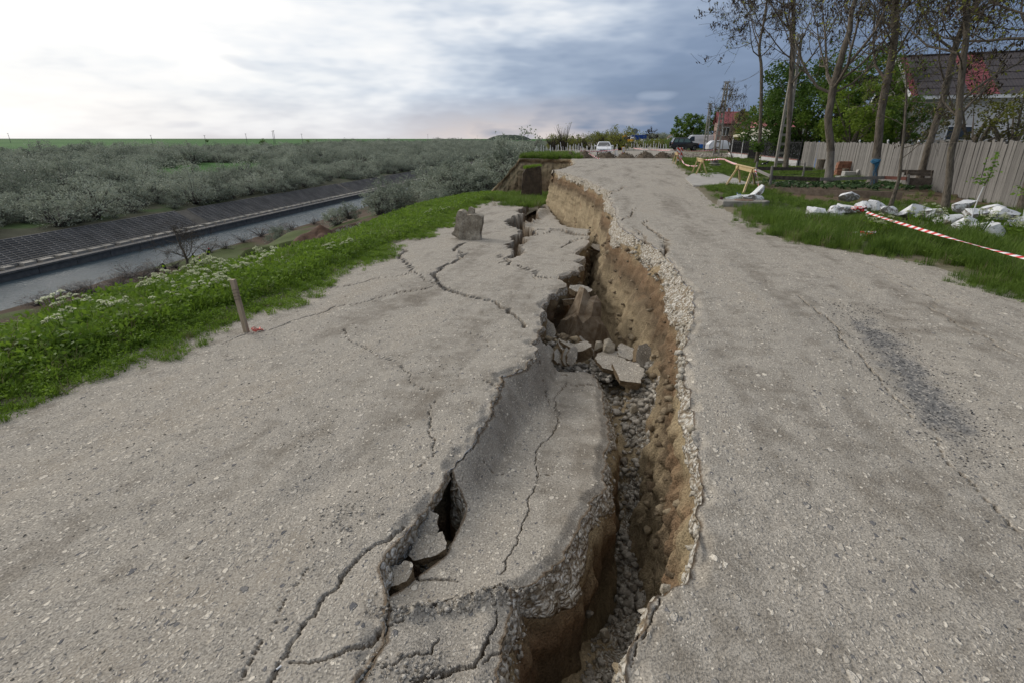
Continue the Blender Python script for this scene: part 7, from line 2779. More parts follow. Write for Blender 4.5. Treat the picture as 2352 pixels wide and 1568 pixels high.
# ------------------------------------------------------------------ heaps across the road
HB = [(1309, 0.45, 0.55), (1342, 1.05, 0.66), (1390, 1.20, 0.58), (1437, 1.10, 0.50), (1483, 1.15, 0.64), (1522, 0.95, 0.60), (1552, 0.9, 0.5)]
hl = ['small heap of broken road at the cliff edge', 'heap of brown earth behind the taped post', 'heap of brown rubble in front of the white car', 'low rubble heap behind the red and yellow board', 'rounded earth heap right of the board', 'earth heap at the right end of the road', 'last low heap behind the far sawhorse']
for k, (px, rw, hh) in enumerate(HB):
    x, y, _ = G(px, 364.0)
    nr_, na = 16, 40
    R_, A_ = np.meshgrid(np.linspace(0, 1, nr_), np.linspace(0, 2 * np.pi, na, endpoint=False), indexing='ij')
    xx = R_ * np.cos(A_) * rw * (1.0 + 0.1 * fbm(A_ * 1.2, A_ * 0 + k, 700, 2))
    yy = R_ * np.sin(A_) * 0.85
    zz = hh * (1 - R_ ** 1.6) * (1 + 0.5 * fbm(xx * 1.8 + k * 9, yy * 1.8, 701, 3)) + 0.20 * np.abs(fbm(xx * 6 + k, yy * 6, 703, 4)) - 0.12
    i = np.arange(nr_ * na).reshape(nr_, na)
    F = np.stack([i[:-1].ravel(), i[1:].ravel(), np.roll(i, -1, 1)[1:].ravel(), np.roll(i, -1, 1)[:-1].ravel()], 1)
    o = link(bpy.data.objects.new('earth_heap', np_mesh('earth_heap', np.stack([xx, yy, zz], -1).reshape(-1, 3), F, MOUND)))
    o.location = (x, y + 0.5, 0.0)
    tag(o, hl[k], 'heap', 'heaps barring the road')
rs = np.random.RandomState(19)
pts_ = []
for k, (px, rw, hh) in enumerate(HB):
    x, y, _ = G(px, 364)
    for j in range(90):
        a, r_ = rs.uniform(0, 6.28), math.sqrt(rs.rand()) * 1.05
        pts_.append((x + rw * r_ * math.cos(a), y + 0.5 + 0.85 * r_ * math.sin(a), max(hh * (1 - r_ ** 1.6), 0) + 0.02))
scatter_rocks('rubble', pts_, rs.uniform(0.05, 0.20, len(pts_)), MOUND, 20, 'lumps of rubble on the heaps')
pts_ = [(x, y, 0.03 + 0.22 * max(0, 1 - ((y - 66) / 5) ** 2) * rs.rand()) for x, y in zip(rs.uniform(6.2, 14.5, 1500), rs.uniform(61.5, 71, 1500))]
scatter_rocks('gravel', pts_, rs.uniform(0.06, 0.24, 1500), RUBBLE, 21, 'spread grey gravel in front of the black car')

# ---- signs and boards
STR = new_mat('hazard_stripes')
m5, t5 = STR
sp5 = t5.n('ShaderNodeSeparateXYZ', i={0: t5.n('ShaderNodeTexCoord').outputs['Object']})
f5 = t5.math('GREATER_THAN', t5.math('FRACT', t5.math('MULTIPLY', t5.math('ADD', sp5.outputs[0], sp5.outputs[2]), 2.6)), 0.5)
out(t5, t5.n('ShaderNodeBsdfPrincipled', i={'Base Color': t5.mix(f5, (0.75, 0.74, 0.72), (0.60, 0.05, 0.03)), 'Roughness': 0.4}).outputs[0], m5)
m6, t6 = new_mat('red_yellow_stripes')
sp6 = t6.n('ShaderNodeSeparateXYZ', i={0: t6.n('ShaderNodeTexCoord').outputs['Object']})
f6 = t6.math('GREATER_THAN', t6.math('FRACT', t6.math('MULTIPLY', t6.math('MULTIPLY_ADD', sp6.outputs[0], 0.8, sp6.outputs[2]), 2.2)), 0.5)
out(t6, t6.n('ShaderNodeBsdfPrincipled', i={'Base Color': t6.mix(f6, (0.75, 0.52, 0.03), (0.62, 0.06, 0.02)), 'Roughness': 0.4}).outputs[0], m6)
x, y, _ = G(1432, 362.5)
wb = thing('warning_board', 'upright red and yellow striped warning board with a white notice', 'sign', (x, y - 0.5, 0.02), 0.1)
b = MB()
b.box((-0.17, -0.015, 0.05), (0.17, 0.015, 1.08))
o = bevel_obj(b.obj('board', m6, wb), 0.006, 2)
o.rotation_euler = (0.0, -0.10, 0)
b = MB()
b.box((-0.13, -0.028, 0.50), (0.13, -0.018, 1.04))
o = b.obj('notice', WHITE, wb)
o.rotation_euler = (0.0, -0.10, 0)
b = MB()
b.box((-0.10, -0.032, 0.88), (0.10, -0.029, 0.92))
b.box((-0.10, -0.032, 0.78), (0.06, -0.029, 0.80))
b.box((-0.10, -0.032, 0.70), (0.08, -0.029, 0.72))
b.box((-0.10, -0.032, 0.62), (0.04, -0.029, 0.64))
o = b.obj('print', mat('grey_print', (0.2, 0.2, 0.2), None, 4, 0.6, 0), wb, kind='stuff')
o.rotation_euler = (0.0, -0.10, 0)
b = MB()
b.box((-0.35, -0.2, 0.0), (0.35, 0.2, 0.10))
bevel_obj(b.obj('foot', TYRE, wb), 0.03, 2)
for k, (px, py, yy, lab) in enumerate([(1559, 371, 47.6, 'red and white striped hazard board behind the far sawhorse'), (1563, 366, 49.0, 'second striped hazard board leaning behind the first')]):
    x, y, _ = AY(px, py, yy)
    hz = thing('hazard_board', lab, 'sign', (x, y, 0.05), 0.2 + 0.3 * k)
    b = MB()
    b.box((-0.16, -0.012, 0.10), (0.16, 0.012, 1.15))
    o = bevel_obj(b.obj('board', m5, hz), 0.006, 2)
    o.rotation_euler = (0, -0.12 + 0.1 * k, 0)
    b = MB()
    b.tube([(0, 0.04, -0.1), (0.02, 0.04, 1.0)], 0.02, 6)
    b.obj('stand', DKPL, hz)
x, y, _ = G(1333, 365)
tp = thing('taped_post', 'thin wooden post wrapped in red and white tape by the cliff', 'post', (x, y, 0))
b = MB()
b.beam((0, 0, -0.2), (0.03, 0, 1.05), 0.06, 0.06)
b.obj('post', WOODP, tp)
tape('tape_wrap', None, [V3((0.05 * math.cos(a), 0.05 * math.sin(a), 0.55 + 0.045 * a)) for a in np.linspace(0, 10, 26)], 0.10, tp, 0.1, 8)
tape('barrier_tape', 'loose end of tape trailing over the rubble below the taped post', [V3((x + 0.8, y + 0.2, 0.5)), V3((x + 1.3, y - 0.2, 0.25)), V3((x + 1.7, y - 0.4, 0.06)), V3((x + 2.0, y - 0.4, 0.02))], 0.10, None, 1.0, 9)
sgx, sgy, _ = G(1455, 346)
sg = thing('road_sign', 'grey back of a round road sign on a tall post', 'sign', (sgx, sgy, 0.2))
b = MB()
b.tube([(0, 0, -0.2), (0, 0, 3.3)], 0.04, 8)
b.obj('post', mat('zinc', (0.24, 0.25, 0.26), (0.2, 0.2, 0.2), 6, 0.5, 0), sg)
b = MB()
b.tube([(0, -0.05, 2.85), (0, -0.08, 2.85)], 0.48, 24)
b.obj('disc', mat('sign_back', (0.10, 0.13, 0.17), (0.13, 0.16, 0.20), 4, 0.5, 0), sg)

# ---- young plantation behind the cliff
rs = np.random.RandomState(31)
b = MB()
b.tube([(0, 0, -0.1), (0.01, 0, 0.55), (0.0, 0.01, 1.0)], [0.045, 0.04, 0.035], 6)
wtm = b.mesh('tree_guard', WHITE)
k = 0
for px in list(np.linspace(1214, 1420, 54)) + list(np.linspace(1438, 1530, 16)):
    yy = rs.uniform(62, 80) if px < 1430 else rs.uniform(84, 94)
    x, y, _ = AY(px + rs.uniform(-2, 2), 345, yy)
    if x < -8.4:
        yy = 63 - rs.rand() * 2
        x, y, _ = AY(px, 345, yy)
        if x < -8.7:
            continue
    o = link(bpy.data.objects.new('whitewashed_stake', wtm))
    o.location = (x, y, zg(x, y))
    o.rotation_euler = (rs.normal(0, 0.05), rs.normal(0, 0.07), 0)
    sz = rs.uniform(0.7, 1.35)
    o.scale = (rs.uniform(0.7, 1.2), 1, sz)
    tag(o, 'whitewashed stem of a young tree in the plantation', 'stake', 'whitewashed stems behind the cliff')
BUD = [shrub_mesh(800 + k, 900, 0.11, LEAF_B, TWIG, 30, 0.30, 120, 0.6) for k in range(3)]
LEG = [shrub_mesh(820 + k, 120, 0.07, LEAF_B, TWIG, 20, 0.25, 120, 0.9) for k in range(2)]
blab = []
for k, px in enumerate(np.linspace(1232, 1545, 22)):
    yy = rs.uniform(86, 104)
    if px > 1440:
        yy += 12
    x, y, _ = AY(px, 335, yy)
    if x < -8.6:
        x = -8.5 + rs.rand()
    s = rs.uniform(1.2, 1.9) * (1.3 if abs(px - 1415) < 12 or abs(px - 1290) < 10 else 1.0) * (0.7 if px > 1440 else 1)
    o = link(bpy.data.objects.new('hedge_bush', BUD[k % 3]))
    o.location = (x, y, zg(x, y) - 0.1)
    o.rotation_euler = (0, 0, rs.uniform(0, 6))
    o.scale = (s * 1.1, s, s * rs.uniform(1.1, 1.5))
    tag(o, 'yellow green budding bush of the hedge behind the plantation', 'bush', 'budding hedge behind the plantation')
for k, (px, hgt) in enumerate([(1240, 2.4), (1262, 2.8), (1296, 4.4), (1330, 2.6), (1412, 3.4), (1375, 2.2), (1225, 2.6)]):
    yy = 84 + k
    x, y, _ = AY(px, 330, yy)
    o = link(bpy.data.objects.new('bare_bush', LEG[k % 2]))
    o.location = (max(x, -8.6), y, 0.05)
    o.rotation_euler = (0, 0, k)
    o.scale = (hgt * 0.42, hgt * 0.42, hgt * 0.68)
    tag(o, ['leggy bare bush second from the left in the hedge', 'leggy bare bush third from the left in the hedge', 'large rounded bare bush above the hedge, tallest of all', 'thin bare bush right of the tallest one', 'leggy bush rising above the white car', 'thin bare bush just left of the white car', 'leggy bare bush at the left end of the hedge'][k], 'bush')

# ---- far buildings
hall = thing('farm_hall', 'long pale hall with two blue crescents on its roof', 'building', (32.5, 262, 0.2))
obj_box(hall, 'wall', (-3.2, -3, 0), (9, 6, 1.7), mat('cream_render', (0.46, 0.43, 0.35), (0.4, 0.37, 0.3), 1))
b = MB()
pr = [(-3.3, 1.65), (-3.0, 3.1), (-2.2, 3.8), (9.2, 3.9), (9.4, 1.65)]
b.add([(-3.3, -3.3, 1.65), (9.4, -3.3, 1.65), (9.3, 1.5, 4.2), (-2.9, 1.5, 4.2), (-3.3, 6.3, 1.65), (9.4, 6.3, 1.65)], [(0, 1, 2, 3), (3, 2, 5, 4), (0, 3, 4)])
b.obj('roof', mat('pale_sheet_roof', (0.52, 0.54, 0.53), (0.44, 0.46, 0.45), 1, 0.6), hall)
for cx_ in (-0.6, 2.2):
    b = MB()
    b.tube([(cx_ + 0.55 * math.cos(t), -1.3 - 0.55 * math.sin(t) * 0.88, 2.92 + 0.55 * math.sin(t) * 0.47) for t in np.linspace(-1.2, 1.9, 10)], [0.04, 0.12, 0.17, 0.2, 0.2, 0.2, 0.2, 0.17, 0.12, 0.04], 5)
    b.obj('crescent', mat('dull_blue', (0.16, 0.25, 0.36), None, 3, 0.6, 0), hall)
obj_box(hall, 'chimney', (0.9, -2.2, 2.0), (1.35, -1.8, 3.9), CONC)
hs = thing('farm_house', 'small white gabled house left of the long pale hall', 'house', (27.8, 258, 0.2))
obj_box(hs, 'wall', (-1.8, -1, 0), (1.5, 3, 2.0), PLASTER)
b = MB()
b.add([(-1.8, -1.0, 2.0), (1.5, -1.0, 2.0), (0.3, -1.0, 3.5)], [(0, 1, 2)])
b.obj('gable', PLASTER, hs)
b = MB()
b.add([(0.3, -1.2, 3.6), (1.9, -1.2, 1.9), (3.0, 3, 1.9), (2.8, 3, 3.9)], [(0, 1, 2, 3)])
b.add([(0.3, -1.2, 3.6), (-2.1, -1.2, 1.95), (-2.1, 3, 1.95), (0.3, 3, 3.9)], [(3, 2, 1, 0)])
b.obj('roof', mat('brown_tiles', (0.13, 0.075, 0.06), (0.18, 0.10, 0.08), 4), hs)
for u in (-1.0, 0.5):
    window(hs, (u, -1.0, 0.9), 0.6, 0.7)
cwl = thing('boundary_wall', 'long grey concrete wall in front of the far buildings', 'wall', (33, 244, 0.2))
for k in range(9):
    b = MB()
    b.box((-8.5 + k * 2.5, -0.1, 0), (-8.5 + k * 2.5 + 2.44, 0.1, 1.25))
    b.obj('wall_panel', CONC, cwl)
rp = thing('rusty_post', 'rust red iron post beside the near concrete pole', 'post', (13.1, 72, 0.1))
b = MB()
b.tube([(0, 0, 0), (0, 0, 2.2)], 0.12, 8)
b.obj('shaft', mat('rust', (0.20, 0.05, 0.025), (0.12, 0.035, 0.02), 6), rp)
# green skip
gs = thing('skip', 'green metal skip behind the hedge', 'skip', (AY(1400, 338, 120)[0] + 1, 122, 0.2))
b = MB()
b.prism([(-1.6, 0.3), (1.6, 0.3), (2.0, 1.6), (-2.0, 1.6)], -0.9, 0.9, 0, Matrix.Rotation(math.pi / 2, 4, 'X'))
b.obj('body', mat('green_paint', (0.02, 0.09, 0.05), None, 4), gs)

# far hill, tree line, power poles
hx = np.linspace(-1, 1, 60)
hy = np.linspace(-1, 1, 20)
HX, HY = np.meshgrid(hx, hy)
HZ = 13.5 * np.clip(1 - np.abs(HX) ** 5, 0, 1) * np.clip(1 - np.abs(HY) ** 3, 0, 1) * (0.8 + 0.2 * np.cos(HX * 2)) + 1.6 * fbm(HX * 8, HY * 6, 901, 4)
me = np_mesh('hill', np.stack([-272 + HX * 58, 1500 + HY * 60, HZ - 2.0], -1).reshape(-1, 3), grid_faces(20, 60), COVER, smooth=True, attrs={'cover': np.tile([[0.045, 0.06, 0.045]], (1200, 1))})
link(bpy.data.objects.new('hill', me), kind='structure', label='low dark flat topped hill on the horizon')
tl = []
for k in range(420):
    y = rs.uniform(420, 900)
    x = rs.uniform(-0.02, 0.17) * y + rs.uniform(-10, 10)
    tl.append((x, y, 0.0))
for k in range(260):
    y = rs.uniform(700, 1500)
    tl.append((-0.10 * y - rs.uniform(0, 90), y, float(z_land(np.array([-0.10 * y - 40]), np.array([y]))[0]) + 0.5))
point_cloud('distant_wood', np.array(tl), rs.rand(len(tl)) * 6.28, rs.uniform(2.5, 6.0, len(tl)), rs.randint(5, size=len(tl)), SRC_S, 'far belt of trees and scrub along the horizon')
for k, (px, h_) in enumerate([(22, 8), (348, 6), (471, 6), (566, 9), (628, 14), (631, 15), (694, 9), (983, 9), (1096, 6)]):
    d = 640
    x, y, z = AY(px, 320, d)
    zt = float(z_land(np.array([x]), np.array([y]))[0])
    if x > -395:
        sc_ = 430 / max(1e-3, -x)
        x, y = x * sc_, y * sc_
        zt = float(z_land(np.array([x]), np.array([y]))[0])
    dist = math.hypot(x, y)
    hgt = (1.9 - zt) + h_ / 1176 * dist
    pp_ = thing('power_pole', ['far power pole at the left edge of the field', 'far power pole, second from the left', 'far power pole beside the tiny left bush', 'far power pole left of the tall pair', 'left one of the tall pair of far poles', 'right one of the tall pair of far poles', 'far power pole right of the tall pair', 'far power pole above the middle of the canal', 'far power pole nearest the flat hill'][k], 'utility pole', (x, y, zt))
    b = MB()
    b.tube([(0, 0, -0.3), (0, 0, hgt)], [0.30, 0.22], 6)
    b.obj('shaft', CONCD, pp_)
    b = MB()
    b.beam((-1.6, 0, hgt - 0.5), (1.6, 0, hgt - 0.5), 0.2, 0.25)
    b.obj('cross_arm', CONCD, pp_)

# soil mounds on the bank
for k, (px, py, r_, h_, lab) in enumerate([(738, 543, 2.6, 1.0, 'brown soil mound on the bank below the grass, farther one'), (20, 725, 4.5, 1.6, 'brown churned soil mound at the left edge of the view')]):
    x, y, z = G(px, py, -6.0 if k == 0 else -13.0)
    zt = float(z_land(np.array([x]), np.array([y]))[0])
    if k == 0:
        x, y, z = AY(px, py, 34)
        zt = min(z, 99) - 0.4
    nr_, na = 16, 40
    R_, A_ = np.meshgrid(np.linspace(0, 1, nr_), np.linspace(0, 2 * np.pi, na, endpoint=False), indexing='ij')
    xx, yy = R_ * np.cos(A_) * r_, R_ * np.sin(A_) * r_
    zz = h_ * (1 - R_ ** 1.5) + 0.4 * fbm(xx, yy, 760 + k, 4) - 0.3 * R_ - 1.2 * (R_ > 0.98)
    i = np.arange(nr_ * na).reshape(nr_, na)
    F = np.stack([i[:-1].ravel(), i[1:].ravel(), np.roll(i, -1, 1)[1:].ravel(), np.roll(i, -1, 1)[:-1].ravel()], 1)
    o = link(bpy.data.objects.new('soil_mound', np_mesh('soil_mound', np.stack([xx, yy, zz], -1).reshape(-1, 3), F, mat('red_brown_soil', (0.055, 0.032, 0.022), (0.12, 0.07, 0.045), 3, 0.95, 0.9, 0.05, world=True, fine=20), smooth=True)))
    o.location = (x, y, zt)
    tag(o, lab, 'mound')

# ------------------------------------------------------------------ rubble in the fissure
SLABM = ROAD


def slab(label, px, z, dims, rot, seed, yoff=0.0, th=0.085, cat='slab', mats=None):
    """an irregular broken plate of road"""
    x, y, _ = G(px[0], px[1], z)
    rng = random.Random(seed)
    bm = bmesh.new()
    n = 8
    tp_, bt_ = [], []
    for k in range(n):
        a = 2 * math.pi * (k + rng.uniform(-0.3, 0.3)) / n
        ex = 2.6
        c_, s2 = math.cos(a), math.sin(a)
        r = (abs(c_) ** ex + abs(s2) ** ex) ** (-1 / ex) * rng.uniform(0.86, 1.05)
        tp_.append(bm.verts.new((r * c_ * dims[0] / 2, r * s2 * dims[1] / 2, th / 2)))
        bt_.append(bm.verts.new((r * c_ * dims[0] / 2 * rng.uniform(0.86, 1.0), r * s2 * dims[1] / 2 * rng.uniform(0.86, 1.0), -th / 2 * rng.uniform(0.7, 1.3))))
    bm.faces.new(tp_)
    bm.faces.new(bt_[::-1])
    for k in range(n):
        f = bm.faces.new((tp_[k], bt_[k], bt_[(k + 1) % n], tp_[(k + 1) % n]))
        f.material_index = 1
    bmesh.ops.triangulate(bm, faces=bm.faces)
    bmesh.ops.subdivide_edges(bm, edges=bm.edges, cuts=4, use_grid_fill=True)
    bm.verts.index_update()
    cq = np.array([v.co[:] for v in bm.verts])
    kq = fbm(cq[:, 0] * 16 + cq[:, 2] * 9 + seed, cq[:, 1] * 16 - cq[:, 2] * 7, 820, 3)
    for v in bm.verts:
        q = v.co
        k = float(kq[v.index])
        rr_ = V3((q.x, q.y, 0))
        v.co = q + rr_.normalized() * k * 0.03 + V3((0, 0, 0.006 * k))
    me = bpy.data.meshes.new('broken_slab')
    bm.to_mesh(me)
    bm.free()
    me.materials.append(SLABM)
    me.materials.append(EDGE)
    o = link(bpy.data.objects.new('broken_slab', me))
    o.location = (x, y + yoff, z)
    o.rotation_euler = rot
    return tag(o, label, cat, 'broken plates of road in the fissure')


EDGE = stone_material('broken_edge', (0.15, 0.105, 0.06), (0.36, 0.285, 0.19), 16)
slab('cracked plate at the head of the dropped strip, left of two large ones', (1402, 832), -1.02, (0.42, 0.62), (0.10, -0.08, 0.15), 1)
slab('largest square plate resting on the rubble by the standing wall', (1441, 858), -1.00, (0.42, 0.66), (0.06, 0.05, 0.05), 2, th=0.10)
slab('small plate behind the largest square one', (1438, 812), -0.98, (0.30, 0.50), (0.10, 0.06, 0.15), 3)
slab('brown plate standing on edge against the ochre wall', (1474, 818), -0.92, (0.26, 0.42), (0.95, 0.5, 0.4), 4)
slab('plate leaning against the sunken road edge above the dark hole', (1258, 755), -0.95, (0.24, 0.40), (0.9, -0.5, 0.2), 5)
slab('upper cap plate on top of the earth pillar', (1330, 680), -0.74, (0.46, 0.36), (0.16, 0.14, 0.4), 6, 0.30, 0.12)
slab('lower cap plate on the front of the earth pillar', (1312, 698), -0.88, (0.38, 0.30), (-0.25, -0.12, 0.1), 7, 0.12, 0.11)
slab('loose plate in the left gap, upright on rubble', (972, 1209), -0.40, (0.19, 0.20), (0.55, 0.15, 0.2), 8, th=0.06)
slab('flat crumbled plate low in the left gap', (985, 1262), -0.42, (0.24, 0.18), (0.12, -0.20, 0.4), 9, th=0.06)
slab('dark crumbled plate at the lower end of the left gap', (918, 1325), -0.36, (0.17, 0.15), (0.1, -0.15, 0.1), 10, th=0.06)
slab('small plate hinged at the upper end of the left gap', (1050, 1112), -0.42, (0.10, 0.16), (0.2, -0.7, 0.1), 11, th=0.05)
for k, (px, rt) in enumerate([((1262, 812), (0.5, 0.5, 0.5)), ((1280, 818), (0.6, 0.6, 0.4)), ((1298, 822), (0.7, 0.6, 0.4)), ((1312, 820), (0.8, 0.5, 0.3)), ((1290, 800), (0.3, 0.6, 0.6)), ((1306, 796), (0.2, 0.3, 1.0)), ((1250, 804), (0.6, 0.4, 0.9))]):
    slab(['tilted slice at the head of the strip, first from the left', 'tilted slice at the head of the strip, second from the left', 'tilted slice at the head of the strip, third from the left', 'tilted slice at the head of the strip, fourth from the left', 'tilted slice lying behind the second one', 'flat slice behind the fourth tilted one', 'narrow slice wedged under the sunken road edge'][k], px, -0.98 + 0.02 * k, (0.16, 0.32), rt, 30 + k, th=0.05)
slab('lone grey plate far down the fissure, below the bend', (1376, 572), -1.35, (0.55, 0.4), (0.4, 0.3, 0.2), 50)
slab('thick broken plate with pale gravel crust in the middle of the rubble', (1336, 806), -1.0, (0.34, 0.24), (0.1, -0.25, 0.3), 51, th=0.16)

for k in range(14):
    yk = RNG.uniform(6.4, 10.8)
    uk = RNG.uniform(0.06, 0.62)
    xk = float(lerp_poly(LEDGE, yk) + (lerp_poly(LIP, yk) - lerp_poly(LEDGE, yk)) * uk)
    zk = float(z_floor(np.array([xk]), np.array([yk]))[0])
    o = slab('jagged plate of broken road thrown among the clods of the fissure', (1300, 800), zk + 0.10, (RNG.uniform(0.22, 0.5), RNG.uniform(0.2, 0.36)), (RNG.uniform(-0.7, 0.7), RNG.uniform(-0.7, 0.7), RNG.uniform(0, 3)), 200 + k, th=RNG.uniform(0.07, 0.13))
    o.location = (xk, yk, zk + 0.12)
# earth pillar
pl = stone('earth_pillar', 'tall lump of brown earth and gravel standing in the fissure', (-0.30, 8.7, -1.95), (1.20, 1.30, 2.80), (0.04, -0.04, 0.3), stone_material('pillar_earth', (0.13, 0.09, 0.055), (0.50, 0.43, 0.33), 7), 700, n=60, cat='earth')
for v in pl.data.vertices:
    q = v.co
    v.co = q + q.normalized() * 0.22 * float(fbm(np.array([q.x * 5 + q.z * 2]), np.array([q.y * 5 + q.z * 4]), 830, 4)[0])
# larger stones
for k, (px, z, s, lab, dark) in enumerate([((1494, 1176), -1.72, 0.17, 'pale rounded rock deep in the slot by the wall', 0), ((1488, 1103), -1.60, 0.16, 'grey rock above the pale one in the slot', 1), ((1510, 1220), -1.75, 0.13, 'small pale rock below the rounded one', 0), ((1499, 1003), -1.40, 0.20, 'lump of whitish conglomerate on the rubble slope', 0), ((1497, 950), -1.25, 0.20, 'whitish rock high on the rubble slope', 0), ((1456, 940), -1.15, 0.16, 'pale block at the top of the rubble slope', 0), ((1400, 800), -0.92, 0.26, 'jagged heap of white gravel crust in the middle of the rubble', 0), ((1375, 795), -1.0, 0.2, 'white crust lump left of the jagged one', 0), ((1528, 1352), -0.10, 0.075, 'pale stone balanced on the broken lip nearest the camera', 0), ((1556, 1362), -0.12, 0.06, 'second pale stone on the broken lip nearest the camera', 0), ((1390, 1455), -1.18, 0.10, 'pale stone on the gravel bank below the lip', 0), ((1440, 1320), -1.5, 0.09, 'tan stone on the crest of the gravel bank', 1), ((1352, 1408), -1.15, 0.08, 'pair of tan stones stuck to the brown slope', 1)]):
    x, y, _ = G(px[0], px[1], z)
    stone('rock', lab, (x, y, z), (s, s * 0.85, s * 0.75), (0.3 * k, 0.2 * k, k), PALE if not dark else RUBBLE, 720 + k, 'rocks in the fissure', cat='rock')

# many small stones
rs = np.random.RandomState(41)


def on_floor(n, y0, y1, u0, u1, sm, sM, seed, lab, mat_=RUBBLE, pw=2.2):
    y = rs.uniform(y0, y1, n)
    u = rs.uniform(u0, u1, n)
    a, c = lerp_poly(LEDGE, y), lerp_poly(LIP, y)
    x = a + (c - a) * u
    z = z_floor(x, y)
    scatter_rocks('rubble', np.stack([x, y, z], 1), sm + (sM - sm) * rs.rand(n) ** pw, mat_, seed, lab)


on_floor(1500, 3.2, 7.3, 0.66, 1.0, 0.025, 0.13, 51, 'grey rubble banked against the standing wall')
on_floor(800, 0.9, 3.2, 0.66, 1.0, 0.018, 0.085, 52, 'small rubble filling the near end of the fissure')
on_floor(1500, 5.4, 8.4, 0.05, 0.97, 0.025, 0.14, 53, 'rubble plugging the fissure behind the dropped strip')
on_floor(420, 1.8, 3.0, -0.05, 0.20, 0.02, 0.07, 54, 'brown rubble in the gap left of the dropped strip')
on_floor(500, 8, 20, 0.1, 0.95, 0.05, 0.2, 55, 'clods on the floor of the far fissure')
# pale stones in the broken lip
n = 900
y = np.concatenate([rs.uniform(1.2, 5.5, 300), rs.uniform(5.5, 12, 400), rs.uniform(12, 33, 200)])
d = rs.rand(n) ** 1.3 * np.interp(y, [0, 4.5, 6.5, 11, 14, 33], [0.13, 0.15, 0.34, 0.34, 0.26, 0.32])
x = x_lip(y) - off_right(y, d) * 0.9 - rs.rand(n) * 0.02
scatter_rocks('gravel', np.stack([x, y, -d - 0.03], 1), (0.010 + 0.075 * rs.rand(n) ** 4) * (1 + 0.05 * y), PALE, 61, 'pale bedding gravel bared along the broken lip', 0.4)
n = 900
y = rs.uniform(0.9, 6.2, n)
d = rs.rand(n) ** 1.2 * 0.20
x = x_mright(y) + 0.075 * sstep(0, 0.22, d) + rs.rand(n) * 0.015
scatter_rocks('gravel', np.stack([x, y, z_mid(x_mright(y), y) - d - 0.02], 1), 0.012 + 0.045 * rs.rand(n) ** 2, RUBBLE, 62, 'gravel bared along the side of the dropped strip', 0.4)
# clods and stones stuck in the cut faces
n = 850
y = np.concatenate([rs.uniform(1.5, 6, 380), rs.uniform(6, 14, 330), rs.uniform(14, 33, 140)])
d = 0.25 + 2.4 * rs.rand(n) ** 1.2
x = x_lip(y) - off_right(y, d) - 0.02
CLOD = stone_material('earth_clod', (0.13, 0.095, 0.06), (0.34, 0.275, 0.185), 8)
scatter_rocks('clods', np.stack([x, y, -d], 1), (0.010 + 0.13 * rs.rand(n) ** 5) * (1 + 0.03 * y), CLOD, 66, 'clods and stones stuck in the ochre face', 0.5)
n = 500
y = rs.uniform(6, 20, n)
d = 0.1 + 1.8 * rs.rand(n)
x = x_ledge(y) + 0.02 * d
scatter_rocks('clods', np.stack([x, y, zL(y) - d], 1), (0.03 + 0.16 * rs.rand(n) ** 2.5), CLOD, 67, 'clods on the face under the sunken road', 0.5)
on_floor(1500, 7.4, 12, 0.0, 0.6, 0.03, 0.24, 68, 'broken clods filling the fissure beyond the dropped strip', CLOD, 2.6)
n = 520
x = rs.uniform(-0.75, 0.25, n)
y = rs.uniform(6.35, 7.25, n)
scatter_rocks('rubble', np.stack([x, y, zM(y) - 0.16 + 0.10 * rs.rand(n)], 1), 0.03 + 0.13 * rs.rand(n) ** 2.5, RUBBLE, 69, 'broken road rubble heaped at the head of the dropped strip', 0.3)
# crumbled ridge across the near end of the strip
n = 420
t = rs.rand(n)
x = -0.95 + 0.62 * t + rs.normal(0, 0.03, n)
y = 1.66 + 0.42 * t + rs.normal(0, 0.035, n)
scatter_rocks('rubble', np.stack([x, y, z_mid(x, y)], 1), 0.008 + 0.035 * rs.rand(n) ** 2, RUBBLE, 63, 'crumbs of broken road along the pressure ridge', 0.3, 0.7)
n = 260
x = rs.uniform(-0.98, -0.55, n) + rs.normal(0, 0.02, n)
y = 1.35 + (x + 0.98) * 0.25 + rs.normal(0, 0.04, n)
scatter_rocks('rubble', np.stack([x, y, z_mid(x, y)], 1), 0.008 + 0.028 * rs.rand(n) ** 2, RUBBLE, 64, 'crumbs of broken road in the nearest cracks', 0.3, 0.7)
# loose pebbles lying on both halves of the road
n = 3000
y = 0.9 + 8.5 * rs.rand(n) ** 1.9
x = rs.uniform(-4.6, -0.95, n)
x = np.minimum(x, x_ledge(y) - 0.05)
sz = (0.004 + 0.020 * rs.rand(n) ** 3) * (1 + 0.05 * y)
for (px, py, m, r_) in ((775, 1190, 150, 0.13), (725, 1000, 90, 0.15), (990, 845, 60, 0.2)):
    c0 = GP(px, py, LA, LB)
    x = np.concatenate([x, c0[0] + rs.normal(0, r_ * 0.7, m)])
    y = np.concatenate([y, c0[1] + rs.normal(0, r_, m)])
    sz = np.concatenate([sz, 0.007 + 0.022 * rs.rand(m) ** 2])
scatter_rocks('gravel', np.stack([x, y, z_left(x, y)], 1), sz, RUBBLE, 71, 'loose pebbles on the sunken half of the road', 0.2, 0.6)
n = 3200
y = 0.9 + 8.0 * rs.rand(n) ** 1.9
x = x_lip(y) + 0.04 + (5.0 - x_lip(y)) * rs.rand(n)
scatter_rocks('gravel', np.stack([x, y, z_road(x, y)], 1), (0.004 + 0.022 * rs.rand(n) ** 3) * (1 + 0.05 * y), RUBBLE, 72, 'loose pebbles on the standing half of the road', 0.2, 0.6)
n = 1100
y = 3.2 + 3.6 * rs.rand(n)
x = 2.55 + 0.17 * (y - 3.5) + rs.normal(0, 0.20, n)
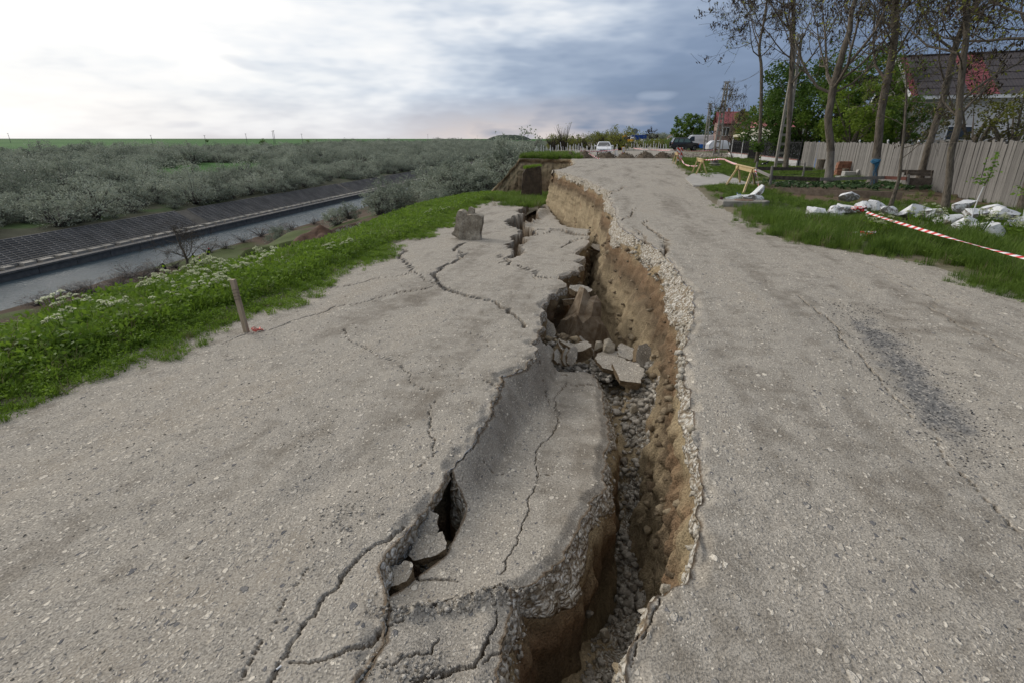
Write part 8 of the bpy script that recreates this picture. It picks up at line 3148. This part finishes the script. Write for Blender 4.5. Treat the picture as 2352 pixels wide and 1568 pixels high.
scatter_rocks('gravel', np.stack([x, y, z_road(x, y)], 1), 0.008 + 0.014 * rs.rand(n), stone_material('black_chippings', (0.05, 0.052, 0.056), (0.19, 0.185, 0.18)), 73, 'rolled dark chippings in the hollow of the road', 0.2, 0.7)
# debris beside the far grass, white litter
lx, ly, lz = GP(1165, 466, LA, LB)
n = 220
scatter_rocks('litter', np.stack([lx + rs.normal(0, 0.9, n), ly + rs.normal(0, 2.0, n), np.full(n, 0.0)], 1) + np.array([0, 0, 0]) * 0, rs.uniform(0.05, 0.22, n), stone_material('litter_scraps', (0.10, 0.09, 0.085), (0.62, 0.62, 0.64)), 81, 'burnt rubbish and white scraps at the edge of the sunken road', 0.2, 0.5)
lit = bpy.data.objects['litter']
co = np.empty(len(lit.data.vertices) * 3, np.float32)
lit.data.vertices.foreach_get('co', co)
co = co.reshape(-1, 3)
co[:, 2] += z_left(co[:, 0], co[:, 1]) - 0.02
lit.data.vertices.foreach_set('co', co.ravel())
for k, (px, py, s, lab) in enumerate([(700, 628, 0.24, 'pale rock lying in the grass at the road edge'), (1008, 505, 0.3, 'white rock in the grass left of the concrete block'), (990, 512, 0.22, 'small white rock beside the red earth patch')]):
    x, y, z = GP(px, py, LA, LB)
    z = float(z_leftall(np.array([x]), np.array([y]))[0])
    stone('rock', lab, (x, y, z + s * 0.2), (s * 1.3, s, s * 0.7), (0.1, 0.1, k), PALE, 760 + k, cat='rock')
# cigarette end near the crack
x, y, z = GP(641, 1532, LA, LB)
cg = thing('cigarette_end', 'white cigarette end lying beside the long crack', 'cigarette', (x, y, float(z_left(np.array([x]), np.array([y]))[0]) + 0.005), 1.1)
b = MB()
b.tube([(-0.012, 0, 0), (0.010, 0, 0)], 0.004, 8)
b.obj('paper', WHITE, cg)
b = MB()
b.tube([(-0.022, 0, 0), (-0.0125, 0, 0)], 0.0041, 8)
b.obj('filter', BLACKM, cg)

# soil block with turf left standing before the cliff
x0, y0, z0 = AY(1222, 404, 46.5)
zb = float(z_left(np.array([x0]), np.array([y0]))[0])
tb_ = thing('turf_block', 'dark block of topsoil capped with grass standing before the cliff', 'earth block', (x0, y0, z0), 0.15)
hb_ = AY(1222, 384, 46.5)[2] - z0
rough_prism('soil', [(-0.95, -1.6), (0.9, -1.6), (0.82, 0.1), (0.70, hb_ + 0.10), (0.1, hb_), (-0.55, hb_ - 0.12), (-0.8, 0.2)], 1.3, mat('topsoil', (0.040, 0.030, 0.022), (0.085, 0.062, 0.042), 4, 0.95, 0.9, 0.05, (1, 1, 0.4), fine=18), tb_, 5, 0.03, 5)
gv = []
gf = []
o_ = 0
for k in range(90):
    v, f = blades(16, RS, 0.16, 0.28, 0.007, 0.6)
    u = RS.uniform(-0.65, 0.7)
    gv.append(v + np.array([u, RS.uniform(-0.6, 0.6), hb_ - 0.03 + 0.12 * (u - 0.2) * 0.8]))
    gf.append(f + o_)
    o_ += len(v)
link(bpy.data.objects.new('turf', np_mesh('turf', np.vstack(gv), np.vstack(gf), GRASS_A)), tb_, kind='stuff')
